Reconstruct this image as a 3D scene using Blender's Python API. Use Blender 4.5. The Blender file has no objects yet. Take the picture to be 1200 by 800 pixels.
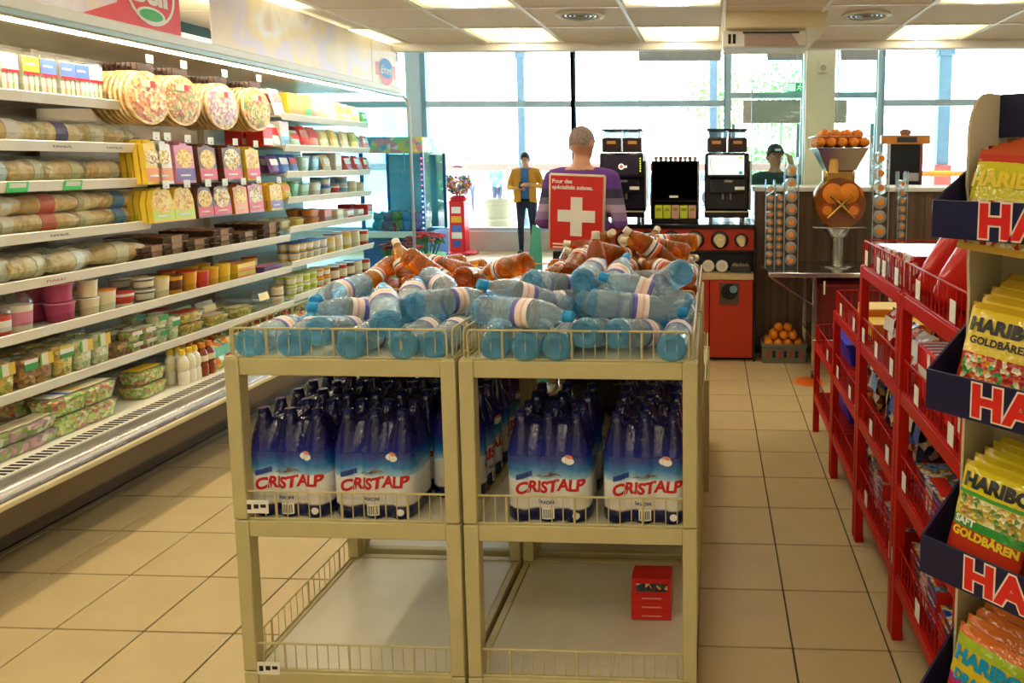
import bpy, bmesh, math, random
from mathutils import Vector, Matrix, Quaternion, Euler
random.seed(7)
PI = math.pi
sc = bpy.context.scene
COL = sc.collection

# ------------------------------------------------------------------ camera, world, exposure
EYE = 1.6
FPX, PPX, PPY = 820.0, 802.0, 272.0           # focal length and principal point in pixels of the 1200x800 frame
PITCH, YAW = math.radians(5.71), math.radians(2.2)
cam_data = bpy.data.cameras.new('camera')
cam = bpy.data.objects.new('camera', cam_data)
COL.objects.link(cam)
cam_data.sensor_width = 36.0
cam_data.lens = FPX / 1200 * 36.0
cam_data.shift_x = -(PPX - 600) / 1200
cam_data.shift_y = -(400 - PPY) / 1200
cam_data.clip_start = 0.05
cam_data.clip_end = 300
cam.location = (0, 0, EYE)
cam.rotation_euler = (PI / 2 - PITCH, 0, YAW)
sc.camera = cam

world = bpy.data.worlds.new('sky')
sc.world = world
world.use_nodes = True
wn = world.node_tree.nodes; wl = world.node_tree.links
wbg = wn['Background']
wtc = wn.new('ShaderNodeTexCoord'); wno = wn.new('ShaderNodeTexNoise'); wno.inputs['Scale'].default_value = 3.0
wno.inputs['Detail'].default_value = 5
wrp = wn.new('ShaderNodeValToRGB')
wrp.color_ramp.elements[0].position = 0.35; wrp.color_ramp.elements[0].color = (0.72, 0.89, 1.0, 1)
wrp.color_ramp.elements[1].position = 0.6; wrp.color_ramp.elements[1].color = (1.0, 1.0, 1.0, 1)
wl.new(wtc.outputs['Generated'], wno.inputs['Vector']); wl.new(wno.outputs['Fac'], wrp.inputs['Fac'])
wl.new(wrp.outputs['Color'], wbg.inputs['Color'])
wbg.inputs['Strength'].default_value = 11.0

sun_d = bpy.data.lights.new('sun', 'SUN'); sun_d.energy = 26.0; sun_d.angle = math.radians(2); sun_d.color = (1, 0.95, 0.86)
sun = bpy.data.objects.new('sun', sun_d); COL.objects.link(sun)
sun.rotation_euler = (math.radians(40), 0, math.radians(14))     # high sun from behind the shop, on the forecourt beyond the glass front
TROFFER_STRENGTH = 11.0
COOLER_STRENGTH = 60.0

sc.view_settings.view_transform = 'Standard'
sc.view_settings.look = 'None'
sc.view_settings.exposure = 0.46
sc.view_settings.gamma = 1.0
sc.view_settings.use_curve_mapping = False
sc.cycles.use_denoising = True
sc.cycles.max_bounces = 10
sc.cycles.transparent_max_bounces = 24
sc.cycles.transmission_bounces = 10
sc.cycles.caustics_reflective = False
sc.cycles.caustics_refractive = False
sc.cycles.sample_clamp_indirect = 6

# ------------------------------------------------------------------ pixel -> place helpers (a pixel plus a known depth, wall or height)
def _rz(v):
    c, s = math.cos(YAW), math.sin(YAW)
    return Vector((c * v[0] - s * v[1], s * v[0] + c * v[1], v[2]))
_R, _F, _U = _rz((1, 0, 0)), _rz((0, math.cos(PITCH), -math.sin(PITCH))), _rz((0, math.sin(PITCH), math.cos(PITCH)))
def ray(x, y): return _F + _R * ((x - PPX) / FPX) + _U * ((PPY - y) / FPX)
def atY(x, y, Y):
    d = ray(x, y); return Vector((0, 0, EYE)) + d * (Y / d.y)
def atX(x, y, X):
    d = ray(x, y); return Vector((0, 0, EYE)) + d * (X / d.x)
def atZ(x, y, Z):
    d = ray(x, y); return Vector((0, 0, EYE)) + d * ((Z - EYE) / d.z)

# ------------------------------------------------------------------ materials
def lin(h):
    if not isinstance(h, str): return tuple(h)[:3] + (1,)
    h = h.lstrip('#'); o = []
    for i in (0, 2, 4):
        v = int(h[i:i + 2], 16) / 255
        o.append(v / 12.92 if v <= 0.04045 else ((v + 0.055) / 1.055) ** 2.4)
    return tuple(o) + (1,)
MATS = {}
def new_mat(name):
    m = bpy.data.materials.new(name); m.use_nodes = True
    return m, m.node_tree.nodes, m.node_tree.links, m.node_tree.nodes['Principled BSDF']
def mat(name, col, rough=0.5, metal=0.0, var=0.07, scale=9, bump=0.0, spec=0.5, trans=0.0, ior=1.45, emit=0.0, coat=0.0):
    if name in MATS: return MATS[name]
    m, N, L, B = new_mat(name)
    c = lin(col)
    tc = N.new('ShaderNodeTexCoord'); no = N.new('ShaderNodeTexNoise')
    no.inputs['Scale'].default_value = scale; no.inputs['Detail'].default_value = 4
    L.new(tc.outputs['Object'], no.inputs['Vector'])
    rp = N.new('ShaderNodeValToRGB')
    rp.color_ramp.elements[0].position = 0.3; rp.color_ramp.elements[1].position = 0.7
    rp.color_ramp.elements[0].color = tuple(max(0, v * (1 - var)) for v in c[:3]) + (1,)
    rp.color_ramp.elements[1].color = tuple(min(1, v * (1 + var)) for v in c[:3]) + (1,)
    L.new(no.outputs['Fac'], rp.inputs['Fac']); L.new(rp.outputs['Color'], B.inputs['Base Color'])
    B.inputs['Roughness'].default_value = rough; B.inputs['Metallic'].default_value = metal
    B.inputs['Specular IOR Level'].default_value = spec; B.inputs['IOR'].default_value = ior
    B.inputs['Transmission Weight'].default_value = trans; B.inputs['Coat Weight'].default_value = coat
    if emit:
        L.new(rp.outputs['Color'], B.inputs['Emission Color']); B.inputs['Emission Strength'].default_value = emit
    if bump:
        bn = N.new('ShaderNodeBump'); bn.inputs['Strength'].default_value = bump; bn.inputs['Distance'].default_value = 0.01
        n2 = N.new('ShaderNodeTexNoise'); n2.inputs['Scale'].default_value = scale * 6; n2.inputs['Detail'].default_value = 3
        L.new(tc.outputs['Object'], n2.inputs['Vector']); L.new(n2.outputs['Fac'], bn.inputs['Height']); L.new(bn.outputs['Normal'], B.inputs['Normal'])
    MATS[name] = m
    return m
def pat(name, cols, scale=25, kind='voronoi', rough=0.35, spec=0.5, bump=0.0, shift=True, trans=0.0):
    """printed or mixed-content surface: flat patches of the listed colours; copies differ by the object's random number"""
    if name in MATS: return MATS[name]
    m, N, L, B = new_mat(name)
    tc = N.new('ShaderNodeTexCoord'); vec = tc.outputs['Object']
    if shift:
        oi = N.new('ShaderNodeObjectInfo'); ml = N.new('ShaderNodeMath'); ml.operation = 'MULTIPLY'; ml.inputs[1].default_value = 7.3
        ad = N.new('ShaderNodeVectorMath'); ad.operation = 'ADD'
        L.new(oi.outputs['Random'], ml.inputs[0]); L.new(vec, ad.inputs[0]); L.new(ml.outputs[0], ad.inputs[1]); vec = ad.outputs[0]
    rp = N.new('ShaderNodeValToRGB'); rp.color_ramp.interpolation = 'CONSTANT' if kind != 'noise' else 'LINEAR'
    if kind == 'voronoi':
        t = N.new('ShaderNodeTexVoronoi'); t.inputs['Scale'].default_value = scale
        sp = N.new('ShaderNodeSeparateColor'); L.new(vec, t.inputs['Vector']); L.new(t.outputs['Color'], sp.inputs[0]); L.new(sp.outputs[0], rp.inputs['Fac'])
        h = t.outputs['Distance']
    else:
        t = N.new('ShaderNodeTexNoise'); t.inputs['Scale'].default_value = scale; t.inputs['Detail'].default_value = 6
        mr = N.new('ShaderNodeMapRange'); mr.inputs[1].default_value = 0.3; mr.inputs[2].default_value = 0.7
        L.new(vec, t.inputs['Vector']); L.new(t.outputs['Fac'], mr.inputs[0]); L.new(mr.outputs[0], rp.inputs['Fac']); h = t.outputs['Fac']
    e = rp.color_ramp.elements
    while len(e) < len(cols): e.new(0.5)
    for i, c in enumerate(cols):
        e[i].position = i / len(cols) if kind != 'noise' else i / max(1, len(cols) - 1); e[i].color = lin(c)
    L.new(rp.outputs['Color'], B.inputs['Base Color'])
    B.inputs['Roughness'].default_value = rough; B.inputs['Specular IOR Level'].default_value = spec; B.inputs['Transmission Weight'].default_value = trans
    if bump:
        bn = N.new('ShaderNodeBump'); bn.inputs['Strength'].default_value = bump; bn.inputs['Distance'].default_value = 0.01
        L.new(h, bn.inputs['Height']); L.new(bn.outputs['Normal'], B.inputs['Normal'])
    MATS[name] = m
    return m
def bands(name, stops, axis='Z', lo=0.0, hi=1.0, rough=0.4, wob=0.0, wscale=12, spec=0.5, interp='CONSTANT', bump=0.0):
    """print in bands along one object axis; stops = [(0..1, colour)]; wob bends the band edges"""
    if name in MATS: return MATS[name]
    m, N, L, B = new_mat(name)
    tc = N.new('ShaderNodeTexCoord'); sx = N.new('ShaderNodeSeparateXYZ'); L.new(tc.outputs['Object'], sx.inputs[0])
    v = sx.outputs[axis]
    if wob:
        no = N.new('ShaderNodeTexNoise'); no.inputs['Scale'].default_value = wscale; no.inputs['Detail'].default_value = 3
        L.new(tc.outputs['Object'], no.inputs['Vector'])
        ma = N.new('ShaderNodeMath'); ma.operation = 'MULTIPLY_ADD'; ma.inputs[1].default_value = wob
        mb = N.new('ShaderNodeMath'); mb.operation = 'SUBTRACT'; mb.inputs[1].default_value = 0.5
        L.new(no.outputs['Fac'], mb.inputs[0]); L.new(mb.outputs[0], ma.inputs[0]); L.new(v, ma.inputs[2]); v = ma.outputs[0]
    mr = N.new('ShaderNodeMapRange'); mr.inputs[1].default_value = lo; mr.inputs[2].default_value = hi; L.new(v, mr.inputs[0])
    rp = N.new('ShaderNodeValToRGB'); rp.color_ramp.interpolation = interp
    e = rp.color_ramp.elements
    while len(e) < len(stops): e.new(0.5)
    for i, (p, c) in enumerate(stops): e[i].position = p; e[i].color = lin(c)
    L.new(mr.outputs[0], rp.inputs['Fac']); L.new(rp.outputs['Color'], B.inputs['Base Color'])
    B.inputs['Roughness'].default_value = rough; B.inputs['Specular IOR Level'].default_value = spec
    if bump:
        n2 = N.new('ShaderNodeTexNoise'); n2.inputs['Scale'].default_value = 60; L.new(tc.outputs['Object'], n2.inputs['Vector'])
        bn = N.new('ShaderNodeBump'); bn.inputs['Strength'].default_value = bump; bn.inputs['Distance'].default_value = 0.006
        L.new(n2.outputs['Fac'], bn.inputs['Height']); L.new(bn.outputs['Normal'], B.inputs['Normal'])
    MATS[name] = m
    return m
def outer_fresnel(N, L, ior):
    """mirror share of the outer skin only: no total reflection counted on the inner side of thin plastic"""
    fr = N.new('ShaderNodeFresnel'); fr.inputs['IOR'].default_value = ior
    ge = N.new('ShaderNodeNewGeometry'); sb = N.new('ShaderNodeMath'); sb.operation = 'SUBTRACT'; sb.inputs[0].default_value = 1.0
    ml = N.new('ShaderNodeMath'); ml.operation = 'MULTIPLY'
    L.new(ge.outputs['Backfacing'], sb.inputs[1]); L.new(fr.outputs[0], ml.inputs[0]); L.new(sb.outputs[0], ml.inputs[1])
    return ml
def clear(name, col, solid=0.15, glass=0.5, ior=1.33, rough=0.03, wrinkle=0.0, scatter=None):
    """see-through plastic or glass: some light goes straight on, some is bent, some scatters on the surface"""
    if name in MATS: return MATS[name]
    m, N, L, B = new_mat(name); out = N['Material Output']; N.remove(B)
    c = lin(col)
    tr = N.new('ShaderNodeBsdfTransparent'); tr.inputs[0].default_value = c
    gl = N.new('ShaderNodeBsdfGlass'); gl.inputs['Color'].default_value = c; gl.inputs['IOR'].default_value = ior; gl.inputs['Roughness'].default_value = rough
    di = N.new('ShaderNodeBsdfPrincipled'); di.inputs['Base Color'].default_value = lin(scatter) if scatter else c; di.inputs['Roughness'].default_value = 0.15
    m1 = N.new('ShaderNodeMixShader'); m1.inputs[0].default_value = glass; m2 = N.new('ShaderNodeMixShader'); m2.inputs[0].default_value = solid
    gy = N.new('ShaderNodeBsdfGlossy'); gy.inputs['Roughness'].default_value = 0.06
    fr = outer_fresnel(N, L, 1.45)
    m3 = N.new('ShaderNodeMixShader')
    L.new(tr.outputs[0], m1.inputs[1]); L.new(gl.outputs[0], m1.inputs[2]); L.new(m1.outputs[0], m2.inputs[1]); L.new(di.outputs[0], m2.inputs[2])
    L.new(fr.outputs[0], m3.inputs[0]); L.new(m2.outputs[0], m3.inputs[1]); L.new(gy.outputs[0], m3.inputs[2])
    L.new(m3.outputs[0], out.inputs['Surface'])
    if wrinkle:
        tc = N.new('ShaderNodeTexCoord'); no = N.new('ShaderNodeTexNoise'); no.inputs['Scale'].default_value = 45; no.inputs['Detail'].default_value = 4
        bn = N.new('ShaderNodeBump'); bn.inputs['Strength'].default_value = min(1.0, wrinkle); bn.inputs['Distance'].default_value = 0.012 * wrinkle
        L.new(tc.outputs['Object'], no.inputs['Vector']); L.new(no.outputs['Fac'], bn.inputs['Height'])
        for n in (gl, di, gy): L.new(bn.outputs['Normal'], n.inputs['Normal'])
    MATS[name] = m
    return m
def pane(name, col, refl=1.0):
    """flat glass pane: straight-through light plus mirror reflection at the Fresnel amount"""
    if name in MATS: return MATS[name]
    m, N, L, B = new_mat(name); out = N['Material Output']; N.remove(B)
    tr = N.new('ShaderNodeBsdfTransparent'); tr.inputs[0].default_value = lin(col)
    gy = N.new('ShaderNodeBsdfGlossy'); gy.inputs['Roughness'].default_value = 0.02
    fr = outer_fresnel(N, L, 1.0 + 0.45 * refl)
    mx = N.new('ShaderNodeMixShader')
    L.new(fr.outputs[0], mx.inputs[0]); L.new(tr.outputs[0], mx.inputs[1]); L.new(gy.outputs[0], mx.inputs[2]); L.new(mx.outputs[0], out.inputs['Surface'])
    MATS[name] = m
    return m

# ------------------------------------------------------------------ mesh builder
class MB:
    def __init__(s): s.v = []; s.f = []; s.m = []
    def add(s, vs, fs, mi=0, M=None):
        o = len(s.v)
        s.v += [tuple(M @ Vector(p)) for p in vs] if M is not None else [tuple(p) for p in vs]
        for q in fs: s.f.append(tuple(i + o for i in q)); s.m.append(mi)
        return s
    def box(s, x0, x1, y0, y1, z0, z1, c=0.0, mi=0, M=None):
        if c <= 0:
            v = [(x, y, z) for x in (x0, x1) for y in (y0, y1) for z in (z0, z1)]
            return s.add(v, [(0, 1, 3, 2), (4, 6, 7, 5), (0, 4, 5, 1), (2, 3, 7, 6), (0, 2, 6, 4), (1, 5, 7, 3)], mi, M)
        h = [(x1 - x0) / 2, (y1 - y0) / 2, (z1 - z0) / 2]; k = [(x0 + x1) / 2, (y0 + y1) / 2, (z0 + z1) / 2]
        c = min(c, min(abs(a) for a in h) * 0.95)
        v = []; S = [(a, b, d) for a in (-1, 1) for b in (-1, 1) for d in (-1, 1)]
        for g in S:
            for ax in range(3): v.append(tuple(k[i] + g[i] * (h[i] if i == ax else h[i] - c) for i in range(3)))
        ix = {g: n * 3 for n, g in enumerate(S)}
        f = []
        for ax in range(3):
            a, b = [i for i in range(3) if i != ax]
            for sg in (-1, 1):
                q = []
                for p, r in ((-1, -1), (1, -1), (1, 1), (-1, 1)):
                    g = [0] * 3; g[ax] = sg; g[a] = p; g[b] = r; q.append(ix[tuple(g)] + ax)
                f.append(tuple(q))
            for p in (-1, 1):
                for r in (-1, 1):
                    g0 = [0] * 3; g0[a] = p; g0[b] = r; g1 = g0[:]; g0[ax] = -1; g1[ax] = 1
                    i0, i1 = ix[tuple(g0)], ix[tuple(g1)]
                    f.append((i0 + a, i1 + a, i1 + b, i0 + b))
        for g in S: f.append((ix[g], ix[g] + 1, ix[g] + 2))
        return s.add(v, f, mi, M)
    def lathe(s, prof, n=16, mi=0, M=None, a0=0.0):
        v = []; f = []; rings = []
        for (r, z) in prof:
            if r < 1e-6: rings.append([len(v)]); v.append((0, 0, z))
            else:
                rings.append(list(range(len(v), len(v) + n)))
                v += [(r * math.cos(a0 + 2 * PI * i / n), r * math.sin(a0 + 2 * PI * i / n), z) for i in range(n)]
        for A, B in zip(rings, rings[1:]):
            for i in range(n):
                j = (i + 1) % n
                if len(A) == 1 and len(B) == 1: continue
                if len(A) == 1: f.append((A[0], B[j], B[i]))
                elif len(B) == 1: f.append((A[i], A[j], B[0]))
                else: f.append((A[i], A[j], B[j], B[i]))
        return s.add(v, f, mi, M)
    def cyl(s, r, z0, z1, n=16, mi=0, M=None, c=0.0):
        p = [(0, z0), (r - c, z0), (r, z0 + c), (r, z1 - c), (r - c, z1), (0, z1)] if c else [(0, z0), (r, z0), (r, z1), (0, z1)]
        return s.lathe(p, n, mi, M)
    def tube(s, pts, r, n=6, mi=0, closed=False, M=None):
        P = [Vector(p) for p in pts]; k = len(P); v = []; f = []
        up = None
        for i in range(k):
            if closed: d = (P[(i + 1) % k] - P[i - 1])
            else: d = P[min(i + 1, k - 1)] - P[max(i - 1, 0)]
            d = d.normalized()
            if up is None:
                up = Vector((0, 0, 1)) if abs(d.z) < 0.9 else Vector((1, 0, 0))
            e = (up - d * up.dot(d))
            if e.length < 1e-5: e = Vector((0, 1, 0)) - d * d.y
            e.normalize(); g = d.cross(e); up = e
            rr = r[i] if isinstance(r, (list, tuple)) else r
            v += [tuple(P[i] + e * (rr * math.cos(2 * PI * t / n)) + g * (rr * math.sin(2 * PI * t / n))) for t in range(n)]
        for i in range(k if closed else k - 1):
            a, b = i * n, ((i + 1) % k) * n
            for t in range(n): f.append((a + t, a + (t + 1) % n, b + (t + 1) % n, b + t))
        if not closed: f.append(tuple(range(n))[::-1]); f.append(tuple((k - 1) * n + t for t in range(n)))
        return s.add(v, f, mi, M)
    def prism(s, poly, a, b, plane='XZ', mi=0, M=None):
        n = len(poly)
        def P(p, t): return {'XZ': (p[0], t, p[1]), 'XY': (p[0], p[1], t), 'YZ': (t, p[0], p[1])}[plane]
        v = [P(p, a) for p in poly] + [P(p, b) for p in poly]
        f = [tuple(range(n)), tuple(range(n, 2 * n))[::-1]] + [(i, (i + 1) % n, n + (i + 1) % n, n + i) for i in range(n)]
        return s.add(v, f, mi, M)
    def sphere(s, r, ctr=(0, 0, 0), n=12, k=8, mi=0, sc_=(1, 1, 1), M=None):
        T = Matrix.Translation(ctr) @ Matrix.Diagonal((sc_[0], sc_[1], sc_[2], 1))
        if M is not None: T = M @ T
        return s.lathe([(r * math.sin(PI * i / k), -r * math.cos(PI * i / k)) for i in range(k + 1)], n, mi, T)
    def mesh(s, name, mats, ang=38):
        me = bpy.data.meshes.new(name)
        me.from_pydata(s.v, [], s.f)
        for m in (mats if isinstance(mats, (list, tuple)) else [mats]): me.materials.append(m)
        me.polygons.foreach_set('material_index', s.m)
        bm = bmesh.new(); bm.from_mesh(me); bmesh.ops.recalc_face_normals(bm, faces=bm.faces); bm.to_mesh(me); bm.free()
        me.polygons.foreach_set('use_smooth', [True] * len(me.polygons))
        me.set_sharp_from_angle(angle=math.radians(ang))
        me.update()
        return me
    def build(s, name, mats, parent=None, loc=None, rot=None, ang=38):
        return put(name, s.mesh(name, mats, ang), parent, loc, rot)
def put(name, me, parent=None, loc=None, rot=None):
    o = bpy.data.objects.new(name, me); COL.objects.link(o)
    if parent is not None: o.parent = parent
    if loc is not None: o.location = loc
    if rot is not None:
        if isinstance(rot, Quaternion): o.rotation_mode = 'QUATERNION'; o.rotation_quaternion = rot
        else: o.rotation_euler = rot
    return o
def tag(o, label=None, cat=None, group=None, kind=None):
    if label: o['label'] = label
    if cat: o['category'] = cat
    if group: o['group'] = group
    if kind: o['kind'] = kind
    return o
def thing(name, label, cat, loc=(0, 0, 0), rot=(0, 0, 0), group=None):
    return tag(put(name, None, None, loc, rot), label, cat, group)
def struct(o): o['kind'] = 'structure'; return o
def dup(root, loc, rot=None, label=None, group=None, scale=None):
    def cp(o, par):
        c = o.copy(); COL.objects.link(c); c.parent = par
        for ch in KIDS(o): cp(ch, c)
        return c
    r = cp(root, None); r.location = loc
    if rot is not None:
        if isinstance(rot, Quaternion): r.rotation_mode = 'QUATERNION'; r.rotation_quaternion = rot
        else: r.rotation_mode = 'XYZ'; r.rotation_euler = rot
    if scale: r.scale = scale
    if label: r['label'] = label
    if group: r['group'] = group
    return r
def KIDS(o): return list(o.children)
ORD = ['first', 'second', 'third', 'fourth', 'fifth', 'sixth', 'seventh', 'eighth', 'ninth', 'tenth', 'eleventh', 'twelfth', 'thirteenth', 'fourteenth', 'fifteenth', 'sixteenth', 'seventeenth', 'eighteenth', 'nineteenth', 'twentieth', 'twenty-first', 'twenty-second', 'twenty-third', 'twenty-fourth', 'twenty-fifth', 'twenty-sixth']
TXT = {}
def text_mesh(s, size, shear=0.0, bold=0.0, ext=0.0004, cuts=0.0, bend=None, space=1.0, align='CENTER'):
    key = (s, size, shear, bold, ext, cuts, id(bend), space, align)
    if key in TXT: return TXT[key]
    cu = bpy.data.curves.new('lettering', 'FONT'); cu.body = s; cu.size = size; cu.shear = shear; cu.offset = bold; cu.extrude = ext
    cu.align_x = align; cu.align_y = 'CENTER'; cu.space_character = space; cu.resolution_u = 3
    o = bpy.data.objects.new('lettering', cu); COL.objects.link(o)
    dg = bpy.context.evaluated_depsgraph_get(); dg.update()
    me = bpy.data.meshes.new_from_object(o.evaluated_get(dg))
    bpy.data.objects.remove(o)
    bm = bmesh.new(); bm.from_mesh(me)
    if cuts:
        xs = [v.co.x for v in bm.verts]; x = min(xs)
        while x < max(xs):
            g = bm.verts[:] + bm.edges[:] + bm.faces[:]
            bmesh.ops.bisect_plane(bm, geom=g, plane_co=(x, 0, 0), plane_no=(1, 0, 0)); x += cuts
    bm.to_mesh(me); bm.free()
    me.materials.clear()
    TXT[key] = me
    return me
def text(s, size, m, parent, loc, rot=(PI / 2, 0, 0), shear=0.0, bold=0.0, ext=0.0004, name='lettering', space=1.0, align='CENTER'):
    me = text_mesh(s, size, shear, bold, ext, 0, None, space, align)
    if len(me.materials) and me.materials[0] is not m: me = me.copy(); me.materials.clear()
    if not len(me.materials): me.materials.append(m)
    return put(name, me, parent, loc, rot)
# ------------------------------------------------------------------ the setting: floor, ceiling, walls, glass front, forecourt
M_tile = mat('floor_tile', '#c8b081', 0.32, var=0.05, scale=5, bump=0.03, spec=0.45)
M_grout = mat('grout', '#54483a', 0.9, var=0.15)
M_ceil = mat('ceiling_board', '#efe8e0', 0.9, var=0.02, scale=30, bump=0.15)
M_white = mat('white_paint', '#e9e6de', 0.5, var=0.02)
M_wall = mat('wall_paint', '#d9d4c8', 0.8, var=0.03)
M_teal = mat('dark_teal_wall', '#2f5560', 0.7, var=0.05)
M_alu = mat('brushed_aluminium', '#aeb6ba', 0.35, 0.9, var=0.05)
M_steel = mat('stainless_steel', '#c4c2bc', 0.22, 1.0, var=0.06)
M_frame = mat('grey_window_frame', '#a9bcc4', 0.4, 0.4, var=0.03)
M_framed = mat('dark_window_frame', '#7da6b6', 0.5, 0.1, var=0.03)
M_conc = mat('concrete', '#c9c6bf', 0.85, var=0.08, scale=3)
M_pane = pane('window_glass', '#f3fbff', 0.9)
M_black = mat('black_plastic', '#15151a', 0.35, var=0.1)
M_dark = mat('dark_grey_plastic', '#3a3b3f', 0.45)

P = 0.3165
TX0, TY0 = -2.2565 - 3 * P, 2.1805 - 2 * P
fl = struct(MB().box(-12, 12, -4.5, 12.9, -0.12, -0.006).build('floor', M_grout))
tme = MB().box(-P / 2 + 0.0032, P / 2 - 0.0032, -P / 2 + 0.0032, P / 2 - 0.0032, -0.0065, 0.0, 0.0012).mesh('tile', M_tile)
for j in range(21):
    for i in range(14):
        put('tile', tme, fl, (TX0 + (i + 0.5) * P, TY0 + (j + 0.5) * P, random.uniform(-0.0004, 0.0)))
far = MB()
for j in range(-18, 35):
    for i in range(-20, 40):
        if 0 <= i < 14 and 0 <= j < 21: continue
        x, y = TX0 + (i + 0.5) * P, TY0 + (j + 0.5) * P
        if y > 12.5 or x > 8: continue
        h = P / 2 - 0.0032
        far.box(x - h, x + h, y - h, y + h, -0.0065, 0)
tag(far.build('more_floor_tiles', M_tile, fl), kind='stuff')

# low ceiling over the shop floor: boards in a T-bar grid, lamps in some of the bays
CZ = 2.545; CP = 0.625; CX0 = -1.80; CY1 = 5.64
ce = struct(MB().box(-3.6, 9, -4.5, CY1 + 0.06, CZ + 0.03, 3.95).build('ceiling', M_wall))
cpm = MB().box(-CP / 2 + 0.012, CP / 2 - 0.012, -CP / 2 + 0.012, CP / 2 - 0.012, 0.006, 0.02, 0.002).mesh('ceiling_board', M_ceil)
LIGHT_COLS = {-2: 1, 0: 1, 2: 1, 5: 1, 7: 1}
grid = MB()
lamps = []
def bay(i, j): return (CX0 + (i + 0.5) * CP, CY1 - (j + 0.5) * CP)
for j in range(0, 15):
    for i in range(-3, 12):
        x, y = bay(i, j)
        lit = i in LIGHT_COLS and j % 2 == 0
        if lit: lamps.append((i, j, x, y)); continue
        if j < 6: put('ceiling_board', cpm, ce, (x, y, CZ))
hid = MB()
for j in range(6, 15):
    for i in range(-3, 12):
        if i in LIGHT_COLS and j % 2 == 0: continue
        x, y = bay(i, j); h = CP / 2 - 0.012; hid.box(x - h, x + h, y - h, y + h, CZ + 0.006, CZ + 0.02)
hid.build('ceiling_boards_overhead', M_ceil, ce)
for i in range(-3, 13): grid.box(CX0 + i * CP - 0.012, CX0 + i * CP + 0.012, -3.8, CY1, CZ - 0.002, CZ + 0.03)
for j in range(0, 16): grid.box(-3.6, 5.8, CY1 - j * CP - 0.012, CY1 - j * CP + 0.012, CZ - 0.0015, CZ + 0.03)
grid.build('ceiling_grid', mat('grid_white', '#fcfbf8', 0.4, var=0.01), ce)
MB().box(-3.6, 9, CY1 + 0.0, CY1 + 0.08, CZ - 0.06, CZ + 0.06, 0.004).build('edge_trim', M_white, ce)

# recessed lamps: white frame, curved yellowish reflector wings, bright diffuser
M_glow = mat('lamp_diffuser', '#fff4dc', 0.5, var=0.0, emit=TROFFER_STRENGTH)
M_refl = mat('lamp_reflector', '#f4e7b0', 0.3, var=0.02, emit=1.2)
fr_me = MB(); h = CP / 2 - 0.013
for a in (-1, 1):
    fr_me.box(a * h - 0.012 * (a > 0), a * h + 0.012 * (a < 0), -h, h, 0.0, 0.022); fr_me.box(-h, h, a * h - 0.012 * (a > 0), a * h + 0.012 * (a < 0), 0.0, 0.022)
fr_me = fr_me.mesh('frame', M_white)
rf = MB(); q = h - 0.012
for a in (-1, 1):
    prof = [(a * 0.09, 0.022), (a * 0.17, 0.010), (a * 0.24, 0.008), (a * q, 0.02)]
    for (x0, z0), (x1, z1) in zip(prof, prof[1:]): rf.add([(x0, -q, z0), (x1, -q, z1), (x1, q, z1), (x0, q, z0)], [(0, 1, 2, 3)])
rf_me = rf.mesh('reflector', M_refl)
dm = MB()
n = 9
pts = [(0.09 * math.cos(PI * k / (n - 1)), 0.020 - 0.016 * math.sin(PI * k / (n - 1))) for k in range(n)]
for (x0, z0), (x1, z1) in zip(pts, pts[1:]): dm.add([(x0, -q, z0), (x1, -q, z1), (x1, q, z1), (x0, q, z0)], [(0, 1, 2, 3)])
df_me = dm.mesh('diffuser', M_glow)
df_off = df_me.copy(); df_off.materials.clear(); df_off.materials.append(M_white)
rf_off = rf_me.copy(); rf_off.materials.clear(); rf_off.materials.append(M_white)
rown = ['by the glass front', 'two bays in from the glass front', 'four bays in from the glass front']
coln = {-2: 'over the chilled cabinet', 0: 'over the cabinet aisle', 2: 'over the water rack', 5: 'over the red rack', 7: 'beyond the red rack'}
for (i, j, x, y) in lamps:
    if i == 2 and j == 0: pass
    lab = 'square recessed ceiling lamp %s, %s' % (coln[i], rown[j // 2] if j // 2 < 3 else '%s lamp row' % ORD[j // 2])
    t = thing('ceiling_lamp', lab, 'lamp', (x, y, CZ), group='recessed ceiling lamps')
    put('frame', fr_me, t); put('reflector', rf_me if i <= 0 or j < 3 or j > 7 or (i == 2 and j == 4) else rf_off, t); put('diffuser', df_me if i <= 0 or j < 3 or j > 7 or (i == 2 and j == 4) else df_off, t)
M_vent = mat('vent_grey', '#6e6558', 0.5, var=0.2, scale=40)
for px, py, w in ((680, 18, 'above the purple sweater'), (1015, 18, 'above the orange juicer')):
    p = atZ(px, py, CZ)
    t = thing('ceiling_vent', 'round white-rimmed air vent in the ceiling ' + w, 'vent', (p.x, p.y, CZ), group='round ceiling vents')
    MB().lathe([(0.155, 0.006), (0.16, -0.006), (0.125, -0.012), (0.12, 0.004), (0.155, 0.006)], 36).build('rim', M_white, t)
    MB().lathe([(0, 0.0), (0.118, 0.0), (0.118, 0.006), (0, 0.006)], 32).build('plate', M_vent, t)
    for k in range(3):
        r = 0.03 + 0.03 * k
        MB().lathe([(r, -0.004), (r + 0.01, -0.008), (r + 0.014, -0.002), (r, -0.004)], 28).build('louvre', M_alu, t)

# walls
wl_ = struct(MB().box(-3.75, -3.6, -4.5, 5.75, 0, 3.95).build('wall_left', M_teal))
struct(MB().box(-12.2, 9, -4.7, -4.5, 0, 3.95).build('wall_back', M_wall))
struct(MB().box(8.0, 8.2, -4.5, 12.9, 0, 3.95).build('wall_right', M_wall))
struct(MB().box(-12.2, -12.0, 5.9, 12.9, 0, 3.95).build('wall_far_left', M_wall))
struct(MB().box(-12.2, -3.6, 5.78, 5.9, 0, 3.95).build('wall_hall', M_wall))  # unseen wall, added to keep sun and sky light out of the hall
struct(MB().box(-12.2, 8.2, CY1 + 0.06, 13.0, 3.95, 4.1).build('ceiling_hall', M_white))

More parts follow.
